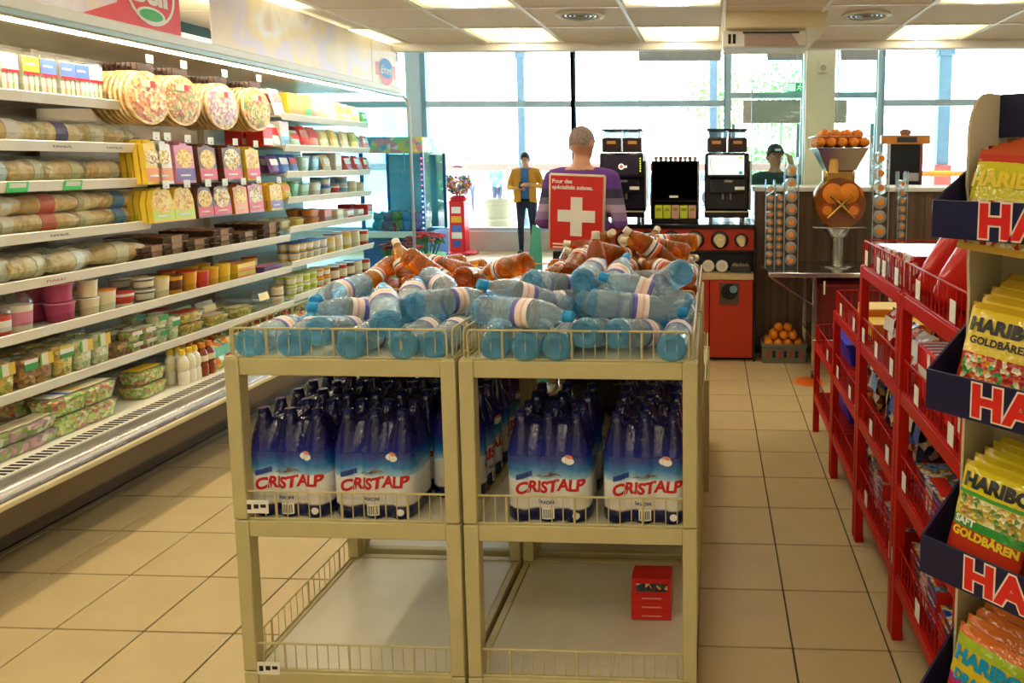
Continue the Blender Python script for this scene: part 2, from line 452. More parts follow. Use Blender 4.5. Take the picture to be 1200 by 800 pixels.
# glass front
FY = 12.6
pl = struct(MB().box(-12, 0.1, FY - 0.15, FY + 0.25, 0, 0.36, 0.01).box(3.0, 8.0, FY - 0.15, FY + 0.25, 0, 0.36, 0.01).build('wall_front', M_conc))
def fwin(n, x0, x1, z0, z1, m, w=0.05, trans_z=None, wl=None):
    t = struct(put('window_%d' % n, None, None, (0, 0, 0)))
    for xa, ww in ((x0, wl or w), (x1, w)): MB().box(xa - ww / 2, xa + ww / 2, FY - 0.07, FY + 0.07, z0, z1, 0.004).build('mullion', m, t)
    zs = [z0] + ([trans_z] if trans_z else []) + [z1]
    for z in zs: MB().box(x0, x1, FY - 0.06, FY + 0.06, z - 0.055, z + 0.055, 0.004).build('transom', M_frame, t)
    for za, zb in zip(zs, zs[1:]): MB().box(x0 + 0.02, x1 - 0.02, FY - 0.006, FY + 0.006, za + 0.05, zb - 0.05).build('pane', M_pane, t)
TZ = 2.635
fwin(1, -8.2, -5.45, 0.36, 3.95, M_framed, 0.06, TZ)
fwin(2, -5.2, -2.47, 0.36, 3.95, M_framed, 0.07, TZ, 0.16)
fwin(3, -2.47, 0.25, 0.36, 3.95, M_framed, 0.07, TZ)
fwin(4, 2.98, 5.9, 0.36, 3.95, M_framed, 0.09, TZ)
fwin(5, 5.9, 8.0, 0.36, 3.95, M_framed, 0.09, TZ)
struct(MB().box(-5.45, -5.2, FY - 0.1, FY + 0.1, 0.36, 3.95, 0.006).build('trim_1', M_frame))
# entrance with sliding door and operator box
t = struct(put('door_1', None))
for x in (0.30, 1.62, 2.92): MB().box(x - 0.05, x + 0.05, FY - 0.08, FY + 0.08, 0, 3.95, 0.004).build('mullion', M_frame, t)
MB().box(0.3, 2.92, FY - 0.09, FY + 0.09, 2.72, 2.82, 0.004).build('transom', M_frame, t)
M_opbox = mat('door_operator_box', '#b9afa6', 0.5)
MB().box(0.55, 1.55, FY - 0.2, FY - 0.09, 2.28, 2.68, 0.01).build('operator_box', M_opbox, t)
MB().box(1.68, 2.35, FY - 0.2, FY - 0.09, 2.28, 2.68, 0.01).build('operator_box', M_opbox, t)
for x0, x1 in ((0.36, 1.56), (1.68, 2.86)):
    MB().box(x0, x1, FY - 0.006, FY + 0.006, 2.84, 3.9).build('pane', M_pane, t)
    MB().box(x0, x1, FY - 0.006, FY + 0.006, 0.06, 2.28).build('pane', M_pane, t)
    for xx in (x0 + 0.03, x1 - 0.03): MB().box(xx - 0.03, xx + 0.03, FY - 0.03, FY + 0.03, 0.02, 2.28, 0.004).build('stile', M_frame, t)
# roller blinds rolled down a little at the top of the panes
M_blind = mat('grey_blind', '#a7a3a0', 0.7)
for x0, x1, w in ((-1.26, 0.16, 'over the coffee machines'), (0.95, 1.6, 'left of the cream pillar'), (2.2, 2.85, 'right of the cream pillar'), (-5.9, -5.5, 'above the chilled cabinet end')):
    zt = 3.62
    t = thing('roller_blind', 'grey roller blind hanging at the top of the glass ' + w, 'blind', ((x0 + x1) / 2, FY - 0.3, zt), group='roller blinds on the glass front')
    hw = (x1 - x0) / 2
    MB().box(-hw, hw, -0.004, 0.004, -0.27, 0, 0.001).build('cloth', M_blind, t)
    MB().cyl(0.03, -hw, hw, 12, M=Matrix.Rotation(PI / 2, 4, 'Y')).build('roller', M_alu, t)
    MB().box(-hw, hw, -0.012, 0.012, -0.285, -0.262, 0.004).build('bottom_bar', M_alu, t)
    for a in (-1, 1): MB().box(a * hw * 0.8 - 0.01, a * hw * 0.8 + 0.01, -0.01, 0.01, 0.0, 0.33).build('bracket', M_dark, t)
# cream pillar and the boxed beam with the air unit
M_cream = mat('cream_paint', '#efe2bf', 0.6, var=0.03)
t = struct(MB().box(0.87, 1.14, 6.6, 6.87, 0, 3.95, 0.008).build('wall_pillar', M_cream))
t = struct(MB().box(0.085, 0.73, 4.56, 5.66, 2.45, 2.56, 0.006).build('trim_2', M_cream))
t = thing('air_conditioner', 'white ceiling air unit with a flap below the cream boxed beam', 'air conditioner', (0.34, 4.62, 2.335))
MB().box(-0.27, 0.27, 0.0, 0.22, 0.0, 0.115, 0.012).build('housing', M_white, t)
MB().box(-0.25, 0.25, 0.02, 0.2, 0.112, 0.117).build('mounting_plate', M_alu, t)
MB().prism([(-0.13, 0.012), (0.22, 0.012), (0.17, 0.085), (-0.13, 0.085)], -0.008, 0.0).build('flap', mat('flap_pinkish', '#b79f97', 0.5), t)
for vx in (-0.235, -0.205): MB().box(vx, vx + 0.018, -0.004, 0.002, 0.025, 0.085).build('vent_slot', M_black, t)
MB().box(-0.14, 0.22, -0.008, 0.0, 0.088, 0.1, 0.002).build('flap_hinge', M_dark, t)
# smoke detector and speaker on the pillar
t = thing('wall_speaker', 'small square cream speaker box on the cream pillar', 'speaker', (1.02, 6.6, 2.47))
MB().box(-0.045, 0.045, -0.03, 0, -0.06, 0.06, 0.01).build('body', M_cream, t)
MB().cyl(0.028, 0, 0.006, 16, M=Matrix.Translation((0, -0.03, -0.01)) @ Matrix.Rotation(PI / 2, 4, 'X')).build('grille', mat('speaker_mesh', '#b6a98c', 0.6), t)
t = thing('exit_sign', 'green and white running-figure exit sign hanging before the door', 'sign', (1.44, 12.1, 2.86))
MB().box(-0.16, 0.16, -0.02, 0.02, -0.08, 0.08, 0.004).build('board', mat('exit_green', '#2fa565', 0.4, emit=0.5), t)
MB().box(-0.15, -0.02, -0.024, -0.02, -0.065, 0.065).build('door_symbol', mat('exit_white', '#eafff2', 0.4, emit=0.5), t)
fg = MB()
for a, b in (((0.05, 0.03), (0.03, -0.01)), ((0.03, -0.01), (0.07, -0.03)), ((0.07, -0.03), (0.06, -0.06)), ((0.03, -0.01), (0.0, -0.05)), ((0.045, 0.02), (0.085, 0.0)), ((0.05, 0.025), (0.01, 0.01))):
    fg.tube([(a[0], -0.022, a[1]), (b[0], -0.022, b[1])], 0.007, 6)
fg.sphere(0.013, (0.058, -0.022, 0.05), 8, 6)
fg.build('running_figure', MATS['exit_white'], t)
MB().tube([(0, 0, 0.08), (0, 0, 1.09)], 0.006).build('hanger', M_alu, t)

# forecourt outside
struct(MB().box(-60, 60, 13.0, 120, -0.3, -0.05).build('ground_outside', mat('forecourt_paving', '#cfcdc8', 0.9, var=0.06, scale=0.6)))
struct(MB().box(-16, 16, 13.0, 17.5, 4.15, 4.5).build('canopy_outside', mat('canopy_soffit', '#d6dde0', 0.7)))
PILES = {
    'water_a': [[-0.27,-0.186,0.043,0.707,-0.707,-0.01,0.01],[-0.169,-0.187,0.043,0.67,-0.594,-0.383,-0.226],[-0.058,-0.19,0.056,0.624,-0.781,0.013,-0.01],[0.032,-0.194,0.043,0.69,-0.688,-0.162,-0.153],[0.184,-0.194,0.044,0.702,-0.702,0.086,0.086],[0.271,-0.185,0.043,0.707,-0.707,-0.0,0.0],[-0.274,0.188,0.043,0.707,0.707,-0.01,-0.01],[-0.169,0.19,0.043,0.707,0.707,-0.019,-0.019],[-0.061,0.191,0.043,0.707,0.646,-0.287,0.022],[0.07,0.194,0.043,0.707,0.707,0.007,0.007],[0.164,0.185,0.043,0.707,0.707,0.008,0.008],[0.266,0.193,0.043,0.707,0.707,-0.001,-0.001],[-0.079,0.002,0.07,0.641,0.609,-0.104,-0.455],[0.069,-0.17,0.121,0.328,0.023,-0.629,-0.705],[-0.224,0.143,0.113,0.172,0.143,-0.69,0.688],[0.056,0.046,0.109,0.699,-0.486,-0.418,-0.318],[0.092,0.201,0.128,0.654,0.679,0.271,0.195],[0.205,-0.023,0.112,0.531,-0.73,-0.055,-0.426]],
    'water_b': [[-0.262,-0.19,0.043,0.702,-0.702,-0.084,0.084],[-0.146,-0.194,0.043,0.707,-0.707,0.005,-0.005],[-0.055,-0.193,0.043,0.707,-0.707,0.013,-0.013],[0.037,-0.19,0.056,0.621,-0.78,0.059,-0.047],[0.159,-0.194,0.055,0.611,-0.757,0.181,-0.146],[0.272,-0.189,0.043,0.707,-0.707,0.021,-0.021],[-0.276,0.194,0.043,0.707,0.707,0.0,-0.0],[-0.189,0.194,0.044,0.655,0.656,-0.265,0.265],[-0.079,0.19,0.043,0.703,0.703,0.073,0.073],[0.012,0.188,0.043,0.703,0.703,0.073,0.073],[0.188,0.194,0.043,0.689,0.689,0.157,-0.157],[0.276,0.188,0.043,0.707,0.707,-0.0,0.0],[0.069,-0.021,0.083,0.276,0.694,0.38,0.545],[0.106,0.153,0.076,0.058,0.083,-0.814,-0.572],[0.078,0.281,0.127,0.598,0.372,-0.61,-0.364],[-0.156,-0.004,0.099,0.124,0.483,0.507,0.703],[-0.233,0.13,0.122,0.621,-0.364,0.564,0.406],[0.124,-0.095,0.115,0.089,0.711,0.253,0.65],[0.185,-0.001,0.137,0.731,-0.246,-0.523,0.362],[0.223,0.102,0.161,0.53,-0.789,-0.285,0.125],[-0.143,0.106,0.143,0.534,-0.78,0.102,-0.31],[0.045,0.143,0.152,0.557,-0.429,-0.359,-0.614],[-0.185,-0.256,0.129,0.645,0.455,0.542,0.291],[-0.038,0.144,0.181,0.022,0.022,0.686,0.727],[-0.173,-0.122,0.141,0.167,0.515,0.225,-0.81]],
    'amber_a': [[0.006,0.21,0.04,0.706,0.118,-0.697,-0.04],[-0.24,-0.122,0.041,0.602,-0.692,0.146,0.371],[0.266,-0.086,0.04,0.702,0.668,0.232,-0.081],[-0.211,0.011,0.04,0.677,-0.677,-0.204,0.204],[-0.28,-0.151,0.108,0.621,0.776,0.087,-0.07],[0.017,-0.284,0.04,0.599,-0.376,-0.599,0.376],[-0.237,0.139,0.091,0.626,0.389,-0.329,0.59],[0.157,0.124,0.04,0.466,0.126,-0.696,0.532],[0.222,-0.161,0.097,0.707,-0.545,0.178,0.415],[0.292,-0.301,0.164,0.579,-0.673,-0.401,0.227],[0.166,-0.118,0.04,0.185,-0.13,0.695,0.682],[-0.104,0.284,0.053,0.571,-0.327,-0.705,0.265],[-0.129,0.085,0.111,0.602,0.282,-0.65,0.368],[0.108,-0.18,0.104,0.418,-0.463,-0.616,-0.481],[-0.025,-0.111,0.04,0.066,-0.246,-0.663,-0.704],[-0.052,-0.065,0.13,0.693,-0.405,-0.5,0.324],[-0.177,-0.122,0.113,0.57,0.036,-0.378,-0.729],[-0.012,0.097,0.053,0.266,-0.659,-0.093,-0.697],[-0.036,-0.214,0.128,0.174,-0.805,0.362,-0.436]],
    'amber_b': [[0.12,0.017,0.04,0.69,-0.305,-0.638,-0.155],[0.012,-0.196,0.042,0.407,-0.475,0.538,0.565],[0.128,0.148,0.041,0.66,-0.675,-0.209,0.253],[-0.187,0.284,0.04,0.376,-0.599,0.376,-0.599],[0.189,0.21,0.041,0.398,-0.109,0.703,-0.579],[-0.279,-0.148,0.041,0.144,0.144,0.692,-0.692],[-0.186,-0.195,0.049,0.36,-0.523,0.547,0.546],[-0.279,0.194,0.094,0.539,0.785,-0.252,0.173],[-0.131,0.222,0.094,0.307,-0.413,-0.75,0.416],[0.193,0.184,0.122,0.511,-0.061,0.706,0.486],[-0.157,0.012,0.068,0.573,0.039,-0.612,0.544],[0.166,-0.075,0.11,0.018,-0.527,0.489,-0.695],[0.279,0.023,0.076,0.198,-0.141,-0.563,-0.79],[0.218,-0.201,0.041,0.578,-0.265,-0.66,-0.4],[-0.216,0.068,0.078,0.038,0.502,0.658,0.56],[-0.237,-0.196,0.12,0.694,-0.473,0.452,0.301],[-0.062,-0.284,0.127,0.643,-0.0,-0.0,-0.766],[0.1,-0.156,0.045,0.519,0.679,-0.262,0.448],[-0.078,-0.114,0.04,0.372,-0.238,0.666,0.601],[-0.154,-0.187,0.168,0.31,-0.215,0.59,0.714],[0.208,-0.213,0.138,0.705,-0.288,-0.597,-0.252],[-0.034,-0.115,0.112,0.441,-0.705,-0.248,-0.498],[-0.072,0.158,0.085,0.36,0.542,-0.024,-0.759],[0.039,-0.196,0.137,0.638,-0.606,-0.296,-0.371],[-0.09,0.028,0.127,0.8,0.337,-0.425,-0.256],[-0.018,-0.026,0.176,0.004,0.443,0.653,0.614],[0.076,0.194,0.144,0.267,-0.268,-0.313,-0.871],[0.149,0.001,0.18,0.689,0.362,-0.248,-0.577],[0.19,0.184,0.203,0.519,-0.26,-0.657,0.482],[0.156,0.082,0.195,0.02,-0.622,-0.106,0.776],[-0.094,0.097,0.172,0.761,0.313,-0.526,-0.217],[-0.142,0.212,0.185,0.816,0.492,0.189,0.239]]}
# ------------------------------------------------------------------ central display racks
M_rack = mat('rack_paint_beige', '#c2b684', 0.45, var=0.05, scale=14)
M_deck = mat('rack_deck', '#d6cfb6', 0.35, var=0.05, scale=6)
M_tagw = mat('price_card', '#eeebdf', 0.5, var=0.03)
M_ink = mat('black_print', '#1b1b20', 0.6, var=0.0)
M_redp = mat('red_print', '#c01a1e', 0.5, var=0.03)
PW = 0.042
def price_tag(parent, loc, rot=(0, 0, 0), w=0.06, h=0.035, name='price_tag'):
    t = MB().box(-w / 2, w / 2, -0.002, 0.0, -h / 2, h / 2, 0.0008).build(name, M_tagw, parent, loc, rot)
    return t
def wire_panel(parent, p0, p1, z0, z1, m, step=0.0325, r=0.0022, thick=3, cr=0.012):
    """a wire basket side from p0 to p1 (x, y): round-cornered rim, upright wires, every third one stouter"""
    a, b = Vector((p0[0], p0[1], 0)), Vector((p1[0], p1[1], 0)); L = (b - a).length; d = (b - a) / L
    def pt(s, z): q = a + d * s; return (q.x, q.y, z)
    ring = []
    for (sx, sz, a0) in ((cr, z0 + cr, PI), (L - cr, z0 + cr, 1.5 * PI), (L - cr, z1 - cr, 0), (cr, z1 - cr, 0.5 * PI)):
        for k in range(4): t = a0 + k * PI / 6; ring.append(pt(sx + cr * math.cos(t), sz + cr * math.sin(t)))
    MB().tube(ring, r * 1.5, 6, closed=True).build('basket_rim', m, parent)
    w = MB(); n = int(L / step)
    for k in range(1, n):
        rr = r * (1.7 if k % thick == 0 and k % (2 * thick) else 0.75)
        w.tube([pt(L * k / n, z0), pt(L * k / n, z1)], rr, 5)
    tag(w.build('wire_mesh', m, parent), kind='stuff')
def rack(label, x0, x1, y0, y1, tiers, fences, top, paint, deck, cat='rack', name='display_rack', rail=0.05, pw=PW, group=None, floor_z=0.0, fh=0.086, tags=()):
    """tiers: deck heights; fences: {tier index: sides}; origin at the foot of the front corner"""
    t = thing(name, label, cat, (x0, y0, 0), group=group)
    W, D = x1 - x0, y1 - y0
    for (x, y) in ((0, 0), (W - pw, 0), (0, D - pw), (W - pw, D - pw)):
        zs = [floor_z] + [z - 0.0 for z in tiers]
        for k, (za, zb) in enumerate(zip(zs, zs[1:])):
            if zb - za < 0.02: continue
            MB().box(x, x + pw, y, y + pw, za + (0.004 if k else 0), zb, 0.003).build('post', paint, t)
        if floor_z == 0: MB().box(x + 0.004, x + pw - 0.004, y + 0.004, y + pw - 0.004, 0, 0.012).build('foot', M_black, t)
        MB().box(x + 0.003, x + pw - 0.003, y + 0.003, y + pw - 0.003, tiers[-1], tiers[-1] + 0.004).build('post_cap', M_black if False else paint, t)
    for k, z in enumerate(tiers):
        for (ya, yb) in ((0.003, 0.028), (D - 0.028, D - 0.003)): MB().box(pw, W - pw, ya, yb, z - rail, z, 0.003).build('rail', paint, t)
        for (xa, xb) in ((0.003, 0.028), (W - 0.028, W - 0.003)): MB().box(xa, xb, pw, D - pw, z - rail, z, 0.003).build('rail', paint, t)
        MB().box(0.028, W - 0.028, 0.028, D - 0.028, z - 0.014, z - 0.004, 0.002).build('deck', deck, t)
        for sd in fences.get(k, ''):
            e = 0.012
            pp = {'f': ((pw * 0.6, e), (W - pw * 0.6, e)), 'b': ((pw * 0.6, D - e), (W - pw * 0.6, D - e)), 'l': ((e, pw * 0.5), (e, D - pw * 0.5)), 'r': ((W - e, pw * 0.5), (W - e, D - pw * 0.5))}[sd]
            wire_panel(t, pp[0], pp[1], z + 0.003, z + fh, paint)
    return t
RZ = [0.083, 0.557, 1.043]
RX = [(-1.392, -0.722), (-0.712, -0.036)]
r1 = rack('beige steel rack beside chilled cabinet holding water bottles and six-packs', *RX[0], 1.9, 2.545, RZ, {0: 'fl', 1: 'f', 2: 'fblr'}, RZ[-1], M_rack, M_deck)
r2 = rack('beige steel rack with water bottles and a small red box on its bottom deck', *RX[1], 1.9, 2.545, RZ, {0: 'f', 1: 'f', 2: 'fblr'}, RZ[-1], M_rack, M_deck)
r3 = rack('beige steel rack of amber bottles behind the cabinet-side water rack', RX[0][0] - 0.01, RX[0][1], 2.575, 3.22, RZ, {0: 'l', 2: 'blr'}, RZ[-1], M_rack, M_deck)
r4 = rack('beige steel rack of heaped amber bottles under the white-cross poster', RX[1][0], RX[1][1] + 0.004, 2.575, 3.22, RZ, {2: 'blr'}, RZ[-1], M_rack, M_deck)
r5 = rack('low beige steel rack at the far end of the rack row', RX[1][0] + 0.02, RX[1][1] + 0.03, 3.27, 3.9, RZ[:2], {1: 'fblr'}, RZ[1], M_rack, M_deck)
for r, x, z in ((r1, 0.075, 0.055), (r1, 0.07, 0.60 - 0.0)):
    g = price_tag(r, (x, 0.004, z + 0.04 if z < 0.1 else z), w=0.07, h=0.04)
    for k in range(3): MB().box(-0.028 + 0.02 * k, -0.016 + 0.022 * k, -0.0028, -0.002, -0.008 + 0.003 * k, 0.008).build('printed_block', M_ink, g)

# ------------------------------------------------------------------ loose bottles heaped in the wire bins
M_water = clear('water_plastic', '#dcf4fd', 0.17, 0.3, 1.30, 0.02, 1.2, '#f2fbff')
M_waterb = clear('water_plastic_base', '#b9e8fb', 0.22, 0.3, 1.3, 0.03, 1.6, '#8fdcff')
M_cap = mat('blue_cap', '#1e9be0', 0.3, var=0.05)
M_lab = bands('water_label', [(0, '#4a4f9e'), (0.28, '#6a63b5'), (0.45, '#f0ddd6'), (0.72, '#e8b9ab'), (0.85, '#f3e9e4')], 'Z', -0.01, 0.05, 0.4, 0.004, 60)
def bottle(name, r, L, m_body, m_base, m_cap, m_lab, label, cat, lab_z=(0.125, 0.185), capr=0.0155, m_ring=None):
    t = thing(name, label, cat)
    o = -L * 0.42
    pr = [(0, 0.016), (r * 0.25, 0.014), (r * 0.5, 0.006), (r * 0.66, 0.0), (r * 0.86, 0.003), (r, 0.014), (r, 0.022)]
    rb = []
    z = 0.024
    while z < L * 0.40: rb += [(r, z), (r * 0.94, z + 0.007), (r, z + 0.014)]; z += 0.02
    top = [(r * 0.985, L * 0.42), (r * 0.985, L * 0.60), (r, L * 0.615), (r * 0.97, L * 0.66), (r * 0.8, L * 0.76), (r * 0.52, L * 0.85), (r * 0.33, L * 0.90), (r * 0.31, L * 0.93), (0, L * 0.93)]
    M = Matrix.Translation((0, 0, o))
    MB().lathe([(0, 0.0205), (r * 0.98, 0.0232)] + rb + top, 20, M=M).build('body', m_body, t, ang=80)
    MB().lathe(pr + [(r * 0.985, 0.0228), (0, 0.02)], 20, M=M).build('base', m_base, t, ang=60)
    cz = L * 0.925
    c = MB(); c.lathe([(0, cz), (capr * 0.98, cz), (capr, cz + 0.002), (capr, L - 0.002), (capr * 0.9, L), (0, L)], 18, M=M).build('cap', m_cap, t)
    MB().lathe([(capr * 0.8, cz - 0.006), (capr * 1.12, cz - 0.005), (capr * 1.12, cz - 0.001), (capr * 0.8, cz - 0.0005)], 16, M=M).build('neck_ring', m_ring or m_cap, t)
    lz0, lz1 = L * 0.43, L * 0.595
    MB().lathe([(r * 0.99, lz0), (r * 1.004, lz0 + 0.0005), (r * 1.004, lz1 - 0.0005), (r * 0.99, lz1)], 20, M=M).build('paper_label', m_lab, t)
    return t
w0 = bottle('water_bottle', 0.0435, 0.31, M_water, M_waterb, M_cap, M_lab, 'x', 'bottle')
M_amber = clear('amber_drink', '#f5bc5c', 0.16, 0.35, 1.34, 0.03, 0.8, '#cf8c28')
M_capc = mat('cream_cap', '#e9ddc0', 0.4, var=0.04)
M_labr = bands('amber_label', [(0, '#7a1f22'), (0.3, '#d8603a'), (0.5, '#efc9a0'), (0.62, '#33407c'), (0.75, '#e5e0d2')], 'Z', -0.01, 0.05, 0.4, 0.006, 60)
a0 = bottle('amber_bottle', 0.041, 0.30, M_amber, M_amber, M_capc, M_labr, 'x', 'bottle', m_ring=M_capc)
def spread_pile(proto, key, ox, oy, oz, kind, where, group, r):
    B = [(Vector(q[:3]), Quaternion(q[3:])) for q in PILES[key]]
    rows = {}
    for p, q in B:
        row = ('topmost on the heap' if p.z > r * 3.2 else 'in the upper layer') if p.z > r * 1.7 else ('along the front wires' if p.y < 0 else 'along the back wires')
        rows.setdefault(row, []).append((p, q))
    first = True
    for row, L in rows.items():
        L.sort(key=lambda e: e[0].x)
        for k, (p, q) in enumerate(L):
            lab = '%s, %s from the cabinet side %s, %s' % (kind, ORD[k], row, where)
            loc = (ox + p.x, oy + p.y, oz + p.z + 0.0005)
            if proto.get('used'): o = dup(proto, loc, q, lab, group)
            else:
                o = proto; o.location = loc; o.rotation_mode = 'QUATERNION'; o.rotation_quaternion = q; o['label'] = lab; o['group'] = group; o['used'] = 1
    return
zt = RZ[2] - 0.004
spread_pile(w0, 'water_a', -1.057, 2.222, zt, 'blue-capped water bottle', 'bin beside cabinet', 'water bottles in the cabinet-side bin', 0.0435)
spread_pile(w0, 'water_b', -0.374, 2.222, zt, 'blue-capped water bottle', 'bin beside aisle', 'water bottles in the aisle-side bin', 0.0435)
spread_pile(a0, 'amber_a', -1.062, 2.898, zt, 'amber bottle', 'bin beside cabinet', 'amber bottles in the cabinet-side bin', 0.041)
spread_pile(a0, 'amber_b', -0.374, 2.898, zt, 'amber bottle', 'bin beside aisle', 'amber bottles in the aisle-side bin', 0.041)
for o in list(bpy.data.objects):
    if 'used' in o.keys(): del o['used']

# ------------------------------------------------------------------ six-packs in printed film
def sixpack_proto():
    t = thing('water_sixpack', 'x', 'drinks pack')
    r, W2, D2 = 0.0412, 0.1236, 0.0824
    cx = (-2 * r, 0.0, 2 * r)
    def yf(x):
        best = 0
        for c in cx:
            d = abs(x - c)
            if d < r: best = max(best, math.sqrt(max(0, r * r - d * d)))
        return r + max(best, 0.0 if abs(x) > 2 * r else r * 0.74)
    def hz(x, y):
        d = min(math.hypot(x - c, y - s * r) for c in cx for s in (-1, 1))
        prof = [(0, 0.318), (0.0145, 0.318), (0.017, 0.296), (0.020, 0.284), (0.026, 0.262), (0.034, 0.234), (0.0405, 0.2), (0.09, 0.195)]
        for (a, za), (b, zb) in zip(prof, prof[1:]):
            if d <= b: zz = za + (zb - za) * (d - a) / (b - a); break
        else: zz = 0.195
        inner = min(W2 - abs(x), yf(x) - abs(y))           # film bridges the gaps between shoulders
        if inner > 0: zz = max(zz, 0.2 + 0.086 * min(1, inner / 0.042) ** 0.75 + 0.006 * min(1, inner / 0.03) * math.sin(110 * x) * math.cos(80 * y))
        return zz
    nx, ny = 48, 26
    b = MB(); v = []; f = []
    xs = [-W2 + 2 * W2 * i / nx for i in range(nx + 1)]
    for x in xs:
        for j in range(ny + 1):
            y = (-1 + 2 * j / ny) * yf(x) * 0.999
            v.append((x, y, hz(x, y)))
    for i in range(nx):
        for j in range(ny):
            a = i * (ny + 1) + j; f.append((a, a + 1, a + ny + 2, a + ny + 1))
    b.add(v, f)
    loop = [(x, -yf(x)) for x in xs] + [(W2, y) for y in (-r * 0.5, 0, r * 0.5)] + [(x, yf(x)) for x in xs[::-1]] + [(-W2, y) for y in (r * 0.5, 0, -r * 0.5)]
    n = len(loop); zs = [0.002, 0.012, 0.05, 0.1, 0.15, 0.2]
    v = []; f = []
    for k, z in enumerate(zs):
        s = 0.95 if k == 0 else 1.0
        for (x, y) in loop: v.append((x * s, y * s, min(z, hz(x, y)) if k == len(zs) - 1 else z))
    for k in range(len(zs) - 1):
        for i in range(n): f.append((k * n + i, k * n + (i + 1) % n, (k + 1) * n + (i + 1) % n, (k + 1) * n + i))
    f.append(tuple(range(n))[::-1])
    b.add(v, f)
    film = b.build('printed_film', M_film, t, ang=55)
    for c in cx:
        for s in (-1, 1):
            MB().lathe([(0, 0.3), (0.0147, 0.3), (0.0152, 0.302), (0.0152, 0.319), (0.013, 0.3215), (0, 0.3215)], 12, M=Matrix.Translation((c, s * r, 0))).build('bottle_cap', M_capfilm, t)
    def wrap(s, size, z, x, m, shear=0.0, bold=0.0, tilt=0.0, name='lettering', side=-1):
        me = text_mesh(s, size, shear, bold, 0.0, 0.004).copy()
        ct, st = math.cos(tilt), math.sin(tilt)
        for q in me.vertices:
            px, pz = q.co.x * ct - q.co.y * st + x, q.co.x * st + q.co.y * ct + z
            q.co = (px, side * (yf(px) + 0.0006 + 0.0), pz)
        me.materials.append(m)
        return put(name, me, t)
    wrap('CRISTALP', 0.047, 0.108, 0.006, M_redp, 0.2, 0.0022, 0.075)
    wrap('SAXON', 0.014, 0.062, -0.004, M_blue_ink, 0.0, 0.0005)
    def patch(name, poly, m, off=0.0007):
        w = MB(); xs_ = sorted(set([p[0] for p in poly])); bm = bmesh.new()
        vs = [bm.verts.new((p[0], 0, p[1])) for p in poly]; bm.faces.new(vs)
        x = min(xs_)
        while x < max(xs_):
            bmesh.ops.bisect_plane(bm, geom=bm.verts[:] + bm.edges[:] + bm.faces[:], plane_co=(x, 0, 0), plane_no=(1, 0, 0)); x += 0.004
        for q in bm.verts: q.co.y = -(yf(q.co.x) + off)
        me = bpy.data.meshes.new(name); bm.to_mesh(me); bm.free(); me.materials.append(m)
        return put(name, me, t)
    patch('blue_patch', [(-0.09, 0.128), (-0.045, 0.138), (-0.045, 0.154), (-0.09, 0.144)], M_blue_ink)
    patch('barcode_panel', [(-0.016, 0.012), (0.02, 0.012), (0.02, 0.046), (-0.016, 0.046)], M_tagw)
    for k in range(6): patch('barcode_bar', [(-0.012 + k * 0.005, 0.016), (-0.0095 + k * 0.005, 0.016), (-0.0095 + k * 0.005, 0.042), (-0.012 + k * 0.005, 0.042)], M_ink, 0.001)
    patch('mountain_print', [(-0.035, 0.135), (-0.03, 0.141), (-0.018, 0.146), (-0.008, 0.143), (0.004, 0.149), (0.012, 0.158), (0.018, 0.15), (0.03, 0.147), (0.04, 0.139), (0.02, 0.142), (0.0, 0.139), (-0.018, 0.14)], M_mtn)
    k = 12
    patch('round_seal', [(0.085 + 0.011 * math.cos(2 * PI * i / k), 0.024 + 0.011 * math.sin(2 * PI * i / k)) for i in range(k)], M_tagw)
    patch('white_cloud_print', [(0.062 + 0.02 * math.cos(2 * PI * i / k), 0.188 + 0.012 * math.sin(2 * PI * i / k)) for i in range(k)], M_tagw)
    patch('red_sun_print', [(0.066 + 0.012 * math.cos(2 * PI * i / k), 0.2 + 0.006 * math.sin(2 * PI * i / k)) for i in range(k)], M_sun, 0.001)
    return t
M_film = bands('six_pack_film', [(0, '#0c1848'), (0.125, '#0e1c52'), (0.145, '#d9d4ca'), (0.40, '#dfe2e2'), (0.42, '#8fc0dc'), (0.5, '#2a78b8'), (0.58, '#163f92'), (0.66, '#1f1f74'), (0.8, '#17144e'), (1.0, '#0f0d38')], 'Z', 0.0, 0.32, 0.12, 0.022, 22, 0.7, 'LINEAR', 0.5)
M_capfilm = mat('film_over_cap', '#141a52', 0.12, var=0.2)
M_blue_ink = mat('blue_print', '#1f3f93', 0.4, var=0.05)
M_mtn = pat('mountain_rock', ['#4b3a3a', '#6d5952', '#8b8a8a', '#3a3238'], 90, 'noise', 0.4)
M_sun = mat('salmon_print', '#e08370', 0.4)
s0 = sixpack_proto(); s0_used = False
def sixpack(x, y, z, rz, lab, grp):
    global s0_used
    if not s0_used: s0_used = True; s0.location = (x, y, z); s0.rotation_euler = (0, 0, rz); s0['label'] = lab; s0['group'] = grp
    else: dup(s0, (x, y, z), (0, 0, rz), lab, grp)
zm = RZ[1] - 0.003
rows = ['front', 'second', 'third']
for c, x in enumerate((-1.247, -0.991)):
    for j in range(3):
        sixpack(x, 2.01 + j * 0.176, zm, random.uniform(-0.02, 0.02), 'blue film six-pack of water, %s one of the %s column, cabinet-side rack' % (rows[j], ('outer', 'inner')[c]), 'six-packs on the cabinet-side rack')
    for j in range(3):
        sixpack(x, 2.68 + j * 0.18, zm, random.uniform(-0.02, 0.02), 'blue film six-pack of water, %s one of the %s column, rack behind the cabinet-side rack' % (rows[j], ('outer', 'inner')[c]), 'six-packs on the rear rack')
for j in range(2): sixpack(-0.797 + 0.008, 2.2 + j * 0.25 - 0.02, zm, PI / 2, 'blue film six-pack turned sideways by the middle posts, %s one' % rows[j], 'six-packs turned sideways')
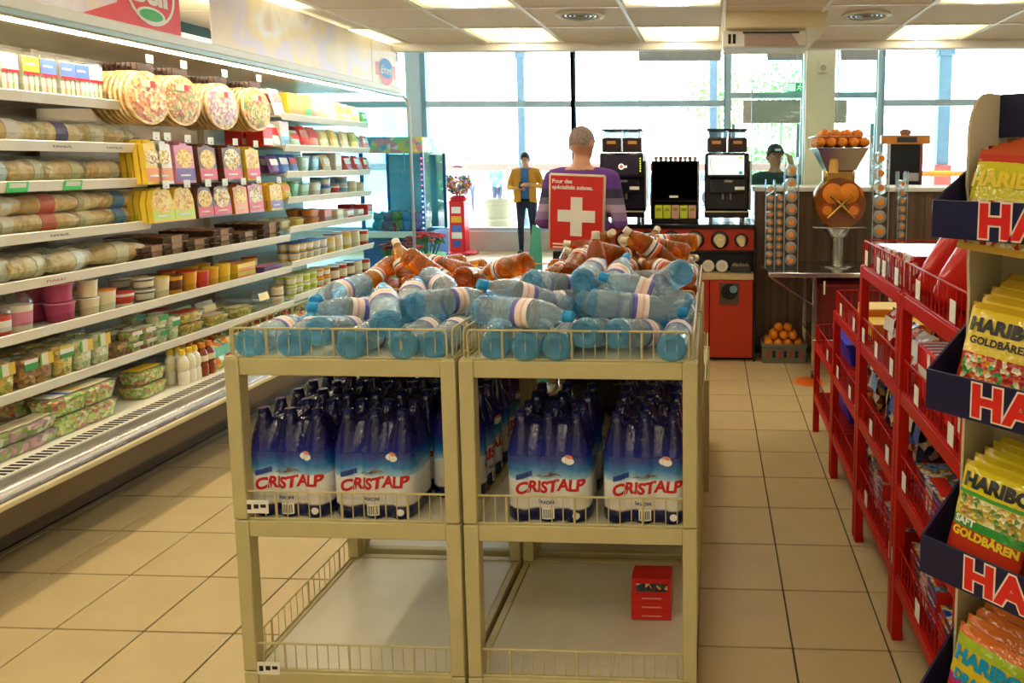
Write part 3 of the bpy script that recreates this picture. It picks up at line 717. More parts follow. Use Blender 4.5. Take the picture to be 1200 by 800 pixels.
for c, x in enumerate((-0.472, -0.19)):
    for j in range(2 + c):
        sixpack(x, 2.01 + j * 0.18, zm, random.uniform(-0.03, 0.03), 'blue film six-pack of water, %s one of the %s column, aisle-side rack' % (rows[j], ('inner', 'outer')[c]), 'six-packs on the aisle-side rack')
# dark bottle packs on the rear racks' middle and bottom decks
M_darkpk = pat('dark_pack_film', ['#17131c', '#2a1d2c', '#3a1f2a', '#1d2440', '#463a2c'], 28, 'voronoi', 0.15, 0.7)
def dark_bottle(t, x, y, m, h=0.3, r=0.042):
    MB().lathe([(0, 0), (r * 0.8, 0), (r, 0.012), (r, h * 0.6), (r * 0.75, h * 0.76), (r * 0.34, h * 0.88), (r * 0.34, h), (0, h)], 14).build('bottle', m, t, (x, y, 0))
    MB().lathe([(0, h - 0.012), (r * 0.4, h - 0.012), (r * 0.4, h + 0.004), (0, h + 0.004)], 12).build('bottle_cap', MATS['blue_cap'], t, (x, y, 0))
M_tea = clear('dark_drink', '#3a1a12', 0.5, 0.5, 1.34)
d0 = thing('dark_drinks_pack', 'shrink-wrapped pack of dark bottles with teal caps, outer one behind the aisle-side six-packs', 'drinks pack', (-0.19, 2.85, zm), group='dark drinks packs')
for i in range(3):
    for j in range(2): dark_bottle(d0, (i - 1) * 0.085, (j - 0.5) * 0.085, M_tea)
MB().box(-0.129, 0.129, -0.0865, 0.0865, 0.03, 0.16, 0.02).build('film_sleeve', M_darkpk, d0)
dup(d0, (-0.48, 2.86, zm), (0, 0, 0.05), 'shrink-wrapped pack of dark bottles, inner one behind the aisle-side six-packs')
dup(d0, (-0.19, 2.76, RZ[0] - 0.003), (0, 0, 0), 'shrink-wrapped pack of dark bottles on the bottom deck behind the red box, outer one')
dup(d0, (-0.46, 2.76, RZ[0] - 0.003), (0, 0, 0), 'shrink-wrapped pack of dark bottles on the bottom deck behind the red box, inner one')
dup(a0, (-0.61, 2.83, zm + 0.0415), Quaternion((0.58, -0.58, -0.40, 0.40)), 'single amber bottle lying on the middle deck of the rear rack', 'lone bottles')
# little red display box on the bottom deck
t = thing('red_carton', 'small red chocolate carton with printed top standing on the bottom deck', 'box', (-0.195, 2.235, RZ[0] - 0.004))
M_redbox = mat('red_carton_board', '#d0211b', 0.4, var=0.05)
for k in range(3): MB().box(-0.066, 0.066, -0.05, 0.05, 0.003 + k * 0.031, 0.033 + k * 0.031, 0.002).build('carton_layer', M_redbox, t)
MB().prism([(-0.05, 0.097), (0.05, 0.097), (0.05, 0.135), (-0.02, 0.15), (-0.05, 0.15)], -0.064, 0.066, 'YZ').build('lid', M_redbox, t)
MB().box(-0.05, 0.055, -0.0515, -0.05, 0.105, 0.132).build('picture_print', pat('choc_print', ['#20304f', '#5c2b20', '#d9b98a', '#2c5a3a', '#1a1a1a'], 70, 'voronoi'), t)
for k in range(3): MB().box(-0.03, 0.035, -0.0508, -0.05, 0.016 + k * 0.031, 0.0205 + k * 0.031).build('print_line', mat('pale_red_print', '#e8907c', 0.4), t)
# ------------------------------------------------------------------ open chilled cabinet along the wall
CB = thing('chilled_cabinet', 'long open chilled cabinet with cream shelves, lit canopy and slotted deck', 'fridge', (0, 0, 0))
M_cab = mat('cabinet_white', '#e3dfd0', 0.45, var=0.03)
M_cabin = mat('cabinet_inner', '#b9ad95', 0.5, var=0.05)
M_rail = mat('shelf_rail_cream', '#efe9d8', 0.4, var=0.03)
M_bump = mat('bumper_steel', '#b3aca6', 0.25, 0.8, var=0.08)
M_kick = mat('kick_plate_brown', '#6a5d4d', 0.5, 0.2, var=0.12, scale=4)
M_grey = mat('cabinet_grey_blue', '#93a29c', 0.4, 0.2, var=0.04)
M_stripl = mat('cabinet_lamp', '#fff1d6', 0.5, var=0.0, emit=COOLER_STRENGTH)
M_slot = mat('slot_black', '#26221c', 0.8)
Y0, Y1 = 1.15, 5.76
SEC = [Y0, 2.28, 3.44, 4.60, 5.76]
BX = -3.42                                   # back of the shelves
part = lambda n, b, m: b.build(n, m, CB)
part('back_panel', MB().box(-3.52, BX - 0.01, Y0, Y1, 0.1, 2.35), M_cabin)
part('base_body', MB().prism([(-3.52, 0.02), (-2.9, 0.02), (-2.86, 0.14), (-2.62, 0.22), (-2.57, 0.36), (-2.62, 0.385), (-3.52, 0.385)], Y0, Y1, 'XZ'), M_kick)
part('toe_kick', MB().box(-3.5, -2.92, Y0, Y1, 0.0, 0.03), M_black)
part('bumper_strip', MB().box(-2.585, -2.545, Y0, Y1, 0.345, 0.372, 0.006), mat('bumper_cream', '#d8cba2', 0.4))
bp = []
for k in range(7): a = PI / 2 * k / 6; bp.append((-2.62 + 0.065 * math.sin(a), 0.372 + 0.045 * math.cos(a)))
part('bumper', MB().prism([(-2.66, 0.372), (-2.66, 0.417)] + bp, Y0, Y1, 'XZ'), M_bump)
for k in range(20):
    y = 2.3 + k * 0.17
    MB().prism([(-2.585, 0.405), (-2.558, 0.38), (-2.5565, 0.3815), (-2.5835, 0.4065)], y, y + 0.055, 'XZ').build('price_tag', M_tagw, CB)
part('deck', MB().box(BX, -2.74, Y0, Y1, 0.385, 0.412), M_rail)
gr = part('air_grille', MB().box(-2.74, -2.655, Y0, Y1, 0.385, 0.424, 0.003), M_rail)
slotm = MB().box(-0.034, 0.034, -0.0065, 0.0065, 0.0, 0.0022).mesh('slot', M_slot)
k = 0; y = 2.1
while y < Y1 - 0.02:
    if k < 150: put('slot', slotm, gr, (-2.697, y, 0.4235))
    y += 0.0265; k += 1
# canopy with lamp strip and rails
part('canopy', MB().prism([(-3.52, 2.165), (-2.72, 2.165), (-2.60, 2.135), (-2.56, 2.135), (-2.55, 2.155), (-2.55, 2.2), (-2.62, 2.24), (-3.52, 2.24)], Y0, Y1 - 0.02, 'XZ'), M_cab)
part('canopy_rail', MB().box(-2.553, -2.538, Y0, Y1 - 0.02, 2.13, 2.158, 0.004), M_grey)
part('canopy_ledge', MB().box(-2.62, -2.548, Y0, Y1 - 0.02, 2.154, 2.162, 0.002), mat('cream_ledge', '#d5cdb9', 0.4))
part('lamp_strip', MB().box(-2.768, -2.748, Y0 + 0.02, Y1 - 0.04, 2.152, 2.164, 0.003), M_stripl)
# end panels: white near end, glass far end with tubular edge
part('end_panel', MB().box(-3.52, -2.6, Y0 - 0.03, Y0, 0.02, 2.2, 0.004), M_cab)
gp = [(-3.5, 0.4), (-2.62, 0.4), (-2.5, 0.75), (-2.5, 2.05), (-2.53, 2.13), (-2.6, 2.16), (-3.5, 2.16)]
part('end_glass', MB().prism(gp, Y1 + 0.005, Y1 + 0.013, 'XZ'), pane('cabinet_glass', '#d5f0f5', 1.0))
part('glass_edge', MB().tube([(-2.62, Y1 + 0.01, 0.4), (-2.5, Y1 + 0.01, 0.75), (-2.5, Y1 + 0.01, 2.05), (-2.515, Y1 + 0.01, 2.1), (-2.55, Y1 + 0.01, 2.14), (-2.62, Y1 + 0.01, 2.155)], 0.013, 8), M_alu)
for y in (3.42, 4.58): part('upright', MB().box(-3.42, -3.38, y, y + 0.04, 0.4, 2.16), M_cabin)
# shelves
NEAR = [1.88, 1.677, 1.507, 1.293]
LONG = [1.10, 0.888, 0.652]
FAR = [1.91, 1.703, 1.525, 1.352, 1.152, 0.913, 0.68]
XL = -2.85
SHELF = {}
def shelf(key, ya, yb, z, xl=XL):
    s = MB().box(BX, xl - 0.006, ya + 0.004, yb - 0.004, z - 0.012, z - 0.002, 0.001).build('shelf', M_cab, CB)
    MB().prism([(xl - 0.012, z - 0.026), (xl, z - 0.03), (xl + 0.012, z + 0.012), (xl + 0.008, z + 0.016), (xl - 0.012, z + 0.002)], ya + 0.002, yb - 0.002, 'XZ').build('price_rail', M_rail, s)
    MB().box(xl - 0.014, xl - 0.010, ya + 0.01, yb - 0.01, z - 0.002, z + 0.045).build('front_guard', pane('guard_plastic', '#f4f6f2', 0.12), s)
    k = 0
    n = 3 if yb - ya < 1.5 else 6
    for k in range(n):
        y = ya + (yb - ya) * (k + 0.35 + 0.3 * random.random()) / n
        MB().prism([(xl + 0.0005, z - 0.026), (xl + 0.0015, z - 0.026), (xl + 0.0115, z + 0.009), (xl + 0.0105, z + 0.009)], y, y + 0.075, 'XZ').build('price_tag', M_tagw, s)
    SHELF[key] = (ya, yb, z)
    return s
shs = []
for k, z in enumerate(NEAR): shs.append(shelf('n%d' % k, SEC[1], SEC[2], z))
for k, z in enumerate(LONG): shs.append(shelf('l%d' % k, SEC[1], SEC[3], z))
for k, z in enumerate(FAR): shs.append(shelf('f%d' % k, SEC[3], SEC[4], z))
M_inkg = mat('grey_print', '#6d6a66', 0.6, var=0.0)
TR = (PI / 2 - 0.28, 0, PI / 2)
for k, s_, y, m in ((1, 'VIANDE', 2.98, M_inkg), (1, 'VIANDE', 3.25, M_inkg), (3, 'VIANDE', 2.93, M_inkg), (4, 'POULET', 2.9, M_redp)):
    z = (NEAR + LONG)[k]
    text(s_, 0.026, m, shs[k], (XL + 0.0078, y, z - 0.006), TR)
for y in (2.72, 2.97):      # green-framed cards on the third shelf
    g = MB()
    MB().prism([(XL + 0.003, NEAR[2] - 0.03), (XL + 0.005, NEAR[2] - 0.03), (XL + 0.015, NEAR[2] + 0.014), (XL + 0.013, NEAR[2] + 0.014)], y, y + 0.09, 'XZ').build('price_tag', mat('green_card', '#57d67c', 0.5), shs[2])
    MB().prism([(XL + 0.0058, NEAR[2] - 0.022), (XL + 0.0064, NEAR[2] - 0.022), (XL + 0.0144, NEAR[2] + 0.008), (XL + 0.0138, NEAR[2] + 0.008)], y + 0.01, y + 0.08, 'XZ').build('price_tag', M_tagw, shs[2])
# header boards above the canopy
def board(label, ya, yb, z0, z1, m, name='header_board'):
    t = thing(name, label, 'sign', (-2.56, ya, z0))
    MB().box(-0.008, 0.0, 0, yb - ya, 0, z1 - z0, 0.002).build('panel', m, t)
    MB().box(-0.012, 0.004, 0, yb - ya, -0.012, 0.0, 0.002).build('bottom_rail', M_cab, t)
    return t
M_food = pat('food_photo_print', ['#fbf3e4', '#f8e6c0', '#f6efe8', '#e9d4dc', '#f6dc9c', '#fdfaf4', '#f2ccb4'], 2.2, 'noise', 0.4, shift=False)
M_food2 = pat('cheese_photo_print', ['#fbf4e6', '#f8e8c4', '#f2e0c0', '#e8dce8', '#f8e4b0', '#fdf9f0', '#f2d4b8'], 1.7, 'noise', 0.4, shift=False)
M_bellred = mat('header_red', '#e23a34', 0.45, var=0.02)
M_bellgreen = mat('leaf_green', '#3fae4a', 0.45, var=0.03)
h1 = board('food photo header board with a red corner and white leaf logo', Y0, 3.36, 2.166, 2.53, M_food)
yb_ = 3.36 - Y0
MB().add([(0.001, yb_ - 0.62, 0.0), (0.001, yb_, 0.0), (0.001, yb_, 0.35), (0.001, yb_ - 0.34, 0.35), (0.001, yb_ - 0.36, 0.12)], [(0, 1, 2, 3, 4)]).build('red_corner', M_bellred, h1)
def disc_x(x, y, z, ry, rz_, n=28): return [(x, y + ry * math.cos(2 * PI * i / n), z + rz_ * math.sin(2 * PI * i / n)) for i in range(n)]
MB().add(disc_x(0.002, yb_ - 0.17, 0.2, 0.14, 0.145), [tuple(range(28))]).build('logo_ring', M_tagw, h1)
MB().add(disc_x(0.003, yb_ - 0.17, 0.2, 0.126, 0.131), [tuple(range(28))]).build('logo_disc', M_bellred, h1)
MB().add(disc_x(0.004, yb_ - 0.18, 0.10, 0.082, 0.036), [tuple(range(28))]).build('leaf_rim', M_tagw, h1)
MB().add(disc_x(0.005, yb_ - 0.18, 0.10, 0.068, 0.026), [tuple(range(28))]).build('leaf', M_bellgreen, h1)
text('Bell', 0.14, M_tagw, h1, (0.0045, yb_ - 0.18, 0.195), (PI / 2, 0, PI / 2), 0.0, 0.006)
h2 = board('pale cheese photo header board with a round blue logo at its end', 3.575, 5.70, 2.166, 2.53, M_food2)
L2 = 5.70 - 3.575
MB().box(0.0, 0.002, L2 - 0.42, L2, 0, 0.35).build('end_panel', mat('header_pale', '#f0e6d6', 0.45), h2)
MB().add([(0.003, L2 - 0.37, 0.1), (0.003, L2 - 0.04, 0.1), (0.003, L2 - 0.04, 0.2), (0.003, L2 - 0.37, 0.2)], [(0, 1, 2, 3)]).build('pink_band', mat('pink_print', '#e58c8c', 0.45), h2)
MB().add(disc_x(0.004, L2 - 0.2, 0.14, 0.13, 0.115), [tuple(range(28))]).build('logo_ring', M_tagw, h2)
MB().add(disc_x(0.005, L2 - 0.2, 0.14, 0.118, 0.104), [tuple(range(28))]).build('logo_red', mat('logo_salmon', '#e4635e', 0.45), h2)
MB().add(disc_x(0.0058, L2 - 0.2, 0.165, 0.112, 0.078), [tuple(range(28))]).build('logo_blue', mat('logo_blue_print', '#1f7fc4', 0.45), h2)
text('Emmi', 0.085, M_tagw, h2, (0.0068, L2 - 0.2, 0.15), (PI / 2, 0, PI / 2), 0.1, 0.002)
# ------------------------------------------------------------------ goods in the chilled cabinet
# every proto: front at x = 0 facing the aisle (+X), goes back to -X, width along Y, stands on z = 0
M_clearp = clear('clear_tub_plastic', '#f6f9f6', 0.05, 0.0, 1.2, 0.05)
M_filmw = clear('film_wrap_plastic', '#f8faf6', 0.07, 0.0, 1.2, 0.05, 1.0)
M_bread = pat('bread_crust', ['#e6c684', '#d8aa62', '#f0dcae', '#c8965a'], 18, 'noise', 0.6, bump=0.2)
M_filling = bands('sandwich_layers', [(0, '#e9dcc0'), (0.3, '#d88f88'), (0.42, '#f0e4cc'), (0.62, '#86a84c'), (0.7, '#f0e6d0')], 'Y', -0.04, 0.04, 0.5, 0.01, 30)
PROTO = {}
def proto(key, fn):
    if key not in PROTO:
        o = fn(); o['fresh'] = 1; PROTO[key] = o
    return PROTO[key]
def use(p, loc, rot, label, group, scale=None):
    if 'fresh' in p.keys():
        del p['fresh']; p.location = loc; p.rotation_euler = rot; p['label'] = label; p['group'] = group
        if scale: p.scale = scale
        return p
    return dup(p, loc, rot, label, group, scale)
def k_sandwich(c):
    t = thing('sandwich_box', 'x', 'sandwich'); w = 0.036
    MB().prism([(-0.004, 0.004), (-0.004, 0.165), (-0.018, 0.168), (-0.12, 0.004)], -w + 0.004, w - 0.004, 'XZ').build('sandwich', M_filling, t)
    MB().prism([(0, 0), (0, 0.178), (-0.02, 0.182), (-0.135, 0)], -w, w, 'XZ').build('clear_box', M_clearp, t)
    m = mat('label_' + c, c, 0.4, var=0.04)
    MB().box(0.0004, 0.0018, -w + 0.002, w - 0.002, 0.095, 0.16, 0.0005).build('paper_label', m, t)
    MB().box(0.0018, 0.0024, -w + 0.002, w - 0.002, 0.088, 0.1).build('red_stripe', M_redp, t)
    MB().box(0.0018, 0.0024, -w + 0.01, w - 0.02, 0.128, 0.135).build('print_line', M_tagw, t)
    return t
def k_baguette(c):
    t = thing('wrapped_sandwich', 'x', 'sandwich')
    L, r = 0.13, 0.036
    b = MB(); n = 12; ks = 9
    ring = [(-L + 2 * L * k / (ks - 1), r * (0.35 + 0.65 * math.sin(PI * (k + 0.6) / (ks + 0.2)) ** 0.6)) for k in range(ks)]
    b.lathe([(0, ring[0][0])] + [(q, y) for y, q in ring] + [(0, ring[-1][0])], n, M=Matrix.Translation((-0.045, 0, r * 0.9)) @ Matrix.Diagonal((1.1, 1, 0.9, 1)) @ Matrix.Rotation(-PI / 2, 4, 'X')).build('bread', M_bread, t)
    MB().lathe([(r * 1.01, -0.026), (r * 1.06, -0.025), (r * 1.06, 0.025), (r * 1.01, 0.026)], 14, M=Matrix.Translation((-0.045, 0.01, r * 0.9)) @ Matrix.Diagonal((1.1, 1, 0.92, 1)) @ Matrix.Rotation(-PI / 2, 4, 'X')).build('paper_label', mat('label_' + c, c, 0.4), t)
    MB().lathe([(0, -L - 0.01), (r * 0.5, -L), (r * 1.12, -L * 0.6), (r * 1.2, -L * 0.2), (r * 1.14, L * 0.2), (r * 1.16, L * 0.6), (r * 0.5, L), (0, L + 0.01)], 10, M=Matrix.Translation((-0.045, 0, r * 1.08)) @ Matrix.Diagonal((1.1, 1, 0.9, 1)) @ Matrix.Rotation(-PI / 2, 4, 'X')).build('film_wrap', M_filmw, t, ang=20)
    for s in (-1, 1):
        MB().prism([(-0.07, 0.012), (-0.02, 0.012), (-0.012, 0.04), (-0.045, 0.055), (-0.078, 0.04)], s * (L - 0.012), s * (L + 0.02), 'XZ').build('film_end', M_clearp, t)
    return t
def k_pizza(c):
    t = thing('packed_pizza', 'x', 'pizza'); R = 0.135; Q = Matrix.Rotation(PI / 2, 4, 'Y')
    MB().lathe([(0, -0.014), (R * 0.93, -0.014), (R, -0.006), (R * 0.97, 0.003), (R * 0.86, 0.001), (0, -0.001)], 30, M=Q).build('crust', M_bread, t)
    MB().lathe([(R * 0.9, 0.0005), (R * 0.82, 0.0035), (R * 0.4, 0.005), (0, 0.005)], 28, M=Q).build('topping', c, t)
    MB().box(0.006, 0.008, -0.045, 0.045, 0.05, 0.085, 0.001).build('paper_label', mat('label_cream', '#e6d5a8', 0.45), t)
    MB().box(0.0082, 0.0086, 0.012, 0.044, 0.051, 0.084).build('red_print', M_redp, t)
    MB().box(-0.006, 0.002, -0.05, 0.05, R - 0.008, R + 0.03, 0.001).build('hanging_card', mat('card_brown', '#3a2417', 0.6), t)
    return t
def k_carton(key, w, d, h, mats_, name='carton', cat='box', art=None, tilt=0):
    def fn():
        t = thing(name, 'x', cat)
        MB().box(-d, 0, -w / 2, w / 2, 0, h, min(w, d, h) * 0.05).build('carton_body', mats_[0], t)
        MB().box(0, 0.0008, -w / 2 + 0.004, w / 2 - 0.004, h * 0.08, h * 0.42).build('printed_band', mats_[1], t)
        if len(mats_) > 2:
            n = 16; MB().add([(0.0014, w * 0.40 * math.cos(2 * PI * i / n), h * 0.66 + min(w * 0.4, h * 0.3) * math.sin(2 * PI * i / n)) for i in range(n)], [tuple(range(n))]).build('food_picture', mats_[2], t)
        MB().box(-d * 0.95, -d * 0.05, -w / 2 + 0.003, w / 2 - 0.003, h, h + 0.0008).build('top_flap', mats_[1], t)
        return t
    return fn
def k_hang(key, w, h, mats_, rounded=False):
    def fn():
        t = thing('hanging_meal_pack', 'x', 'ready meal'); d = 0.026
        if rounded: poly = [(-w * 0.5, 0), (w * 0.5, 0), (w * 0.5, h * 0.6), (w * 0.36, h * 0.92), (w * 0.1, h), (-w * 0.1, h), (-w * 0.36, h * 0.92), (-w * 0.5, h * 0.6)]
        else: poly = [(-w / 2, 0), (w / 2, 0), (w / 2, h * 0.9), (w * 0.2, h * 0.92), (w * 0.14, h), (-w * 0.14, h), (-w * 0.2, h * 0.92), (-w / 2, h * 0.9)]
        MB().prism(poly, -d, 0, 'YZ').build('sleeve', mats_[0], t)
        MB().box(0, 0.001, -w / 2 + 0.002, w / 2 - 0.002, h * 0.06, h * 0.36).build('printed_band', mats_[1], t)
        n = 18; MB().add([(0.0016, w * 0.44 * math.cos(2 * PI * i / n), h * 0.6 + w * 0.40 * math.sin(2 * PI * i / n)) for i in range(n)], [tuple(range(n))]).build('food_picture', mats_[2], t)
        MB().box(0.001, 0.0018, -w * 0.3, w * 0.22, h * 0.17, h * 0.21).build('print_line', M_tagw, t)
        return t
    return fn
def k_tray(key, m_top, m_tray, w=0.2, d=0.15):
    def fn():
        t = thing('meal_tray', 'x', 'ready meal')
        MB().prism([(-d * 0.94, 0), (-d * 0.06, 0), (0, 0.026), (0, 0.03), (-d, 0.03), (-d, 0.026)], -w / 2, w / 2, 'XZ').build('tray', m_tray, t)
        MB().box(-d * 0.96, -d * 0.04, -w * 0.47, w * 0.47, 0.03, 0.034, 0.002).build('film_lid', m_top, t)
        MB().box(-d * 1.005, 0.002, -w * 0.2, w * 0.2, -0.001 + 0.001, 0.0355, 0.001).build('sleeve_band', mat('sleeve_black', '#a07c5c', 0.6, spec=0.2), t)
        return t
    return fn
def k_cup(key, r0, r1, h, m_body, m_lid, m_band=None, name='cup', cat='cup', dome=0.0):
    def fn():
        t = thing(name, 'x', cat); X = Matrix.Translation((-r1, 0, 0))
        MB().lathe([(0, 0.0), (r0 * 0.9, 0), (r0, 0.003), (r1 * 0.97, h - 0.006), (r1 * 0.97, h - 0.003), (0, h - 0.003)], 16, M=X).build('cup_body', m_body, t)
        if dome: MB().lathe([(r1, h - 0.004), (r1 * 1.03, h), (r1 * 0.9, h + dome * 0.6), (r1 * 0.5, h + dome), (0, h + dome)], 16, M=X).build('dome_lid', m_lid, t)
        else: MB().lathe([(0, h - 0.003), (r1 * 1.02, h - 0.004), (r1 * 1.04, h - 0.001), (r1 * 1.0, h + 0.001), (0, h + 0.0012)], 16, M=X).build('foil_lid', m_lid, t)
        if m_band:
            za, zb = h * 0.25, h * 0.75; f = lambda z: r0 + (r1 * 0.97 - r0) * z / h + 0.0006
            MB().lathe([(f(za) - 0.001, za), (f(za), za), (f(zb), zb), (f(zb) - 0.001, zb)], 16, M=X).build('printed_band', m_band, t)
        return t
    return fn
def rrect(w, d, c, n=3):
    P_ = []
    for (sx, sy, a0) in ((1, 1, 0), (-1, 1, 0.5 * PI), (-1, -1, PI), (1, -1, 1.5 * PI)):
        for k in range(n + 1): a = a0 + k * PI / 2 / n; P_.append((sx * (w / 2 - c) + c * math.cos(a), sy * (d / 2 - c) + c * math.sin(a)))
    return P_
def loft(levels, c_, x_off=0):
    """levels = [(w, d, z)] of rounded rectangles, closed at both ends"""
    b = MB(); v = []; f = []; n = None
    for (w, d, z) in levels:
        q = rrect(w, d, min(c_, w / 2 * 0.9, d / 2 * 0.9)); n = len(q); v += [(x + x_off, y, z) for x, y in q]
    for k in range(len(levels) - 1):
        for i in range(n): f.append((k * n + i, k * n + (i + 1) % n, (k + 1) * n + (i + 1) % n, (k + 1) * n + i))
    f.append(tuple(range(n))[::-1]); f.append(tuple((len(levels) - 1) * n + i for i in range(n)))
    return b.add(v, f)
def k_tub(key, w, d, h, m_food, m_lid, name='salad_tub', cat='salad', m_lab=None):
    def fn():
        t = thing(name, 'x', cat)
        loft([(d * 0.74, w * 0.78, 0.003), (d * 0.9, w * 0.92, h * 0.80), (d * 0.7, w * 0.7, h * 0.9)], 0.02, -d / 2).build('food', m_food, t)
        loft([(d * 0.78, w * 0.82, 0), (d * 0.95, w * 0.97, h * 0.93), (d, w, h * 0.94), (d, w, h * 0.97), (d * 0.9, w * 0.92, h)], 0.02, -d / 2).build('clear_tub', M_clearp, t)
        if m_lid: MB().box(-d * 0.8, -d * 0.2, -w * 0.4, w * 0.4, h, h + 0.0015, 0.0004).build('lid_label', m_lid, t)
        if m_lab: MB().box(0.0, 0.0012, -w * 0.34, w * 0.34, h * 0.55, h * 0.9).build('paper_label', m_lab, t)
        return t
    return fn
def k_sbottle(key, m_body, m_cap, m_band):
    def fn():
        t = thing('dressing_bottle', 'x', 'bottle'); X = Matrix.Translation((-0.03, 0, 0)); r = 0.028
        MB().lathe([(0, 0), (r * 0.9, 0), (r, 0.006), (r, 0.06), (r * 0.86, 0.07), (r, 0.082), (r, 0.12), (r * 0.8, 0.142), (r * 0.45, 0.155), (r * 0.42, 0.162), (0, 0.162)], 16, M=X).build('bottle_body', m_body, t)
        MB().lathe([(0, 0.16), (r * 0.56, 0.16), (r * 0.58, 0.163), (r * 0.52, 0.186), (r * 0.3, 0.19), (0, 0.19)], 12, M=X).build('cap', m_cap, t)
        MB().lathe([(r * 0.98, 0.085), (r * 1.015, 0.086), (r * 1.015, 0.118), (r * 0.98, 0.119)], 16, M=X).build('paper_label', m_band, t)
        return t
    return fn
def k_pouch(key, w, h, m_a, m_b, lean=0.25, d=0.03, name='sealed_pack', cat='packet'):
    def fn():
        t = thing(name, 'x', cat)
        b = MB(); nx, nz = 6, 7; v = []; f = []
        for sgn in (1, -1):
            for i in range(nz + 1):
                for j in range(nx + 1):
                    u, s = j / nx * 2 - 1, i / nz * 2 - 1
                    bul = d / 2 * max(0, (1 - u ** 4) * (1 - s ** 6)) ** 0.7
                    z = (s + 1) / 2 * h
                    v.append((sgn * bul - lean * z + (-d * 0.2), u * w / 2, z * math.sqrt(max(0.2, 1 - lean * lean))))
        o2 = (nx + 1) * (nz + 1)
        for i in range(nz):
            for j in range(nx):
                a = i * (nx + 1) + j; f.append((a, a + 1, a + nx + 2, a + nx + 1)); f.append((a + o2, a + nx + 1 + o2, a + nx + 2 + o2, a + 1 + o2))
        b.add(v, f); b.build('film_pack', m_a, t, ang=70)
        z0, z1 = h * 0.48, h * 0.82; k = math.sqrt(max(0.2, 1 - lean * lean))
        MB().add([(d * 0.34 - lean * z0, -w * 0.38, z0 * k), (d * 0.34 - lean * z0, w * 0.38, z0 * k), (d * 0.34 - lean * z1, w * 0.38, z1 * k), (d * 0.34 - lean * z1, -w * 0.38, z1 * k)], [(0, 1, 2, 3)]).build('paper_label', m_b, t)
        return t
    return fn
SN = {'n0': 'top sandwich shelf', 'n1': 'second sandwich shelf', 'n2': 'third sandwich shelf', 'n3': 'fourth sandwich shelf', 'l0': 'tray shelf', 'l1': 'cup shelf', 'l2': 'salad box shelf', 'dk': 'slotted bottom deck',
      'f0': 'top far-bay shelf', 'f1': 'second far-bay shelf', 'f2': 'third far-bay shelf', 'f3': 'fourth far-bay shelf', 'f4': 'fifth far-bay shelf', 'f5': 'sixth far-bay shelf', 'f6': 'seventh far-bay shelf'}
COUNT = {}
def ypx(px, key):
    z = 0.412 if key == 'dk' else SHELF[key][2]
    p = atX(px, 200, XL - 0.03); y = p.y
    for _ in range(3):
        q = Vector((XL - 0.03, y, z + 0.04)) - Vector((0, 0, EYE)); w = q.dot(_F)
        yy = PPY - FPX * q.dot(_U) / w
        y = atX(px, yy, XL - 0.03 if key != 'dk' else -2.86).y
    return y
GROW = {'l1': (1.12, 1.12, 1.3), 'l2': (1.1, 1.1, 1.2)}
def stock(key, pkey, fn, px, desc, grp, stack=0.0, n=1, rows=1, rowd=0.1, rz=0.0, dx=0.0, sc_=None, y=None):
    """put n high (stack = height of one) and rows deep"""
    if key in GROW and sc_ is None: sc_ = GROW[key]; stack *= sc_[2]; rowd *= 1.12
    p = proto(pkey, fn); z = 0.414 if key == 'dk' else SHELF[key][2]
    yy = ypx(px, key) if y is None else y
    c = COUNT.get((key, desc), 0); COUNT[(key, desc)] = c + 1
    for r_ in range(rows):
        for k in range(n):
            lab = '%s, %s along the %s' % (desc, ORD[c], SN[key])
            if n > 1: lab += ', ' + (['lower one', 'upper one', 'topmost'][k])
            if rows > 1 and r_: lab += ', behind'
            x0 = (XL - 0.022 if key != 'dk' else -2.80) + dx
            use(p, (x0 - r_ * rowd, yy, z + k * stack), (0, 0, rz + random.uniform(-0.04, 0.04)), lab, grp + ' on the ' + SN[key], sc_)
# top sandwich shelf
for px, c, nm in ((-14, '#e8e4dc', 'white'), (11, '#e9efe6', 'white and green'), (36, '#b9c22c', 'lime'), (57, '#5a76d8', 'blue'), (79, '#5e79da', 'blue'), (96, '#4e6fd6', 'blue'), (112, '#d8cfc0', 'plain')):
    stock('n0', 'sw' + c, lambda c=c: k_sandwich(c), px, 'clear sandwich wedge with %s label' % nm, 'sandwich wedges')
for px, c, nm, key in ((20, '#e9d9d4', 'pale', 'n1'), (78, '#4a3f78', 'dark violet', 'n1'), (118, '#e6dcc6', 'cream', 'n1'), (145, '#e9e2d2', 'white', 'n1'),
                       (5, '#dfe8f0', 'pale blue', 'n2'), (52, '#d9d2a6', 'straw', 'n2'), (95, '#cfc48c', 'straw', 'n2'), (140, '#e8e4da', 'white', 'n2'),
                       (15, '#d8c8a8', 'cream', 'n3'), (62, '#d86a5c', 'red', 'n3'), (105, '#e7d5a8', 'cream', 'n3'), (145, '#5a93cf', 'sky blue', 'n3'),
                       (10, '#e6e0cc', 'white', 'l0'), (55, '#e3d6b4', 'cream', 'l0'), (100, '#efe9d8', 'white', 'l0'), (148, '#e9dfc2', 'white', 'l0')):
    lv = 2 if key in ('n3',) else 1
    stock(key, 'bg' + c, lambda c=c: k_baguette(c), px, 'film-wrapped baguette with %s label' % nm, 'wrapped baguettes', stack=0.082, n=lv, rz=random.uniform(-0.25, 0.25), dx=-0.03, rows=2, rowd=0.14, sc_=(1.3, 1.08, 1.3 if key == 'n3' else 1.6))
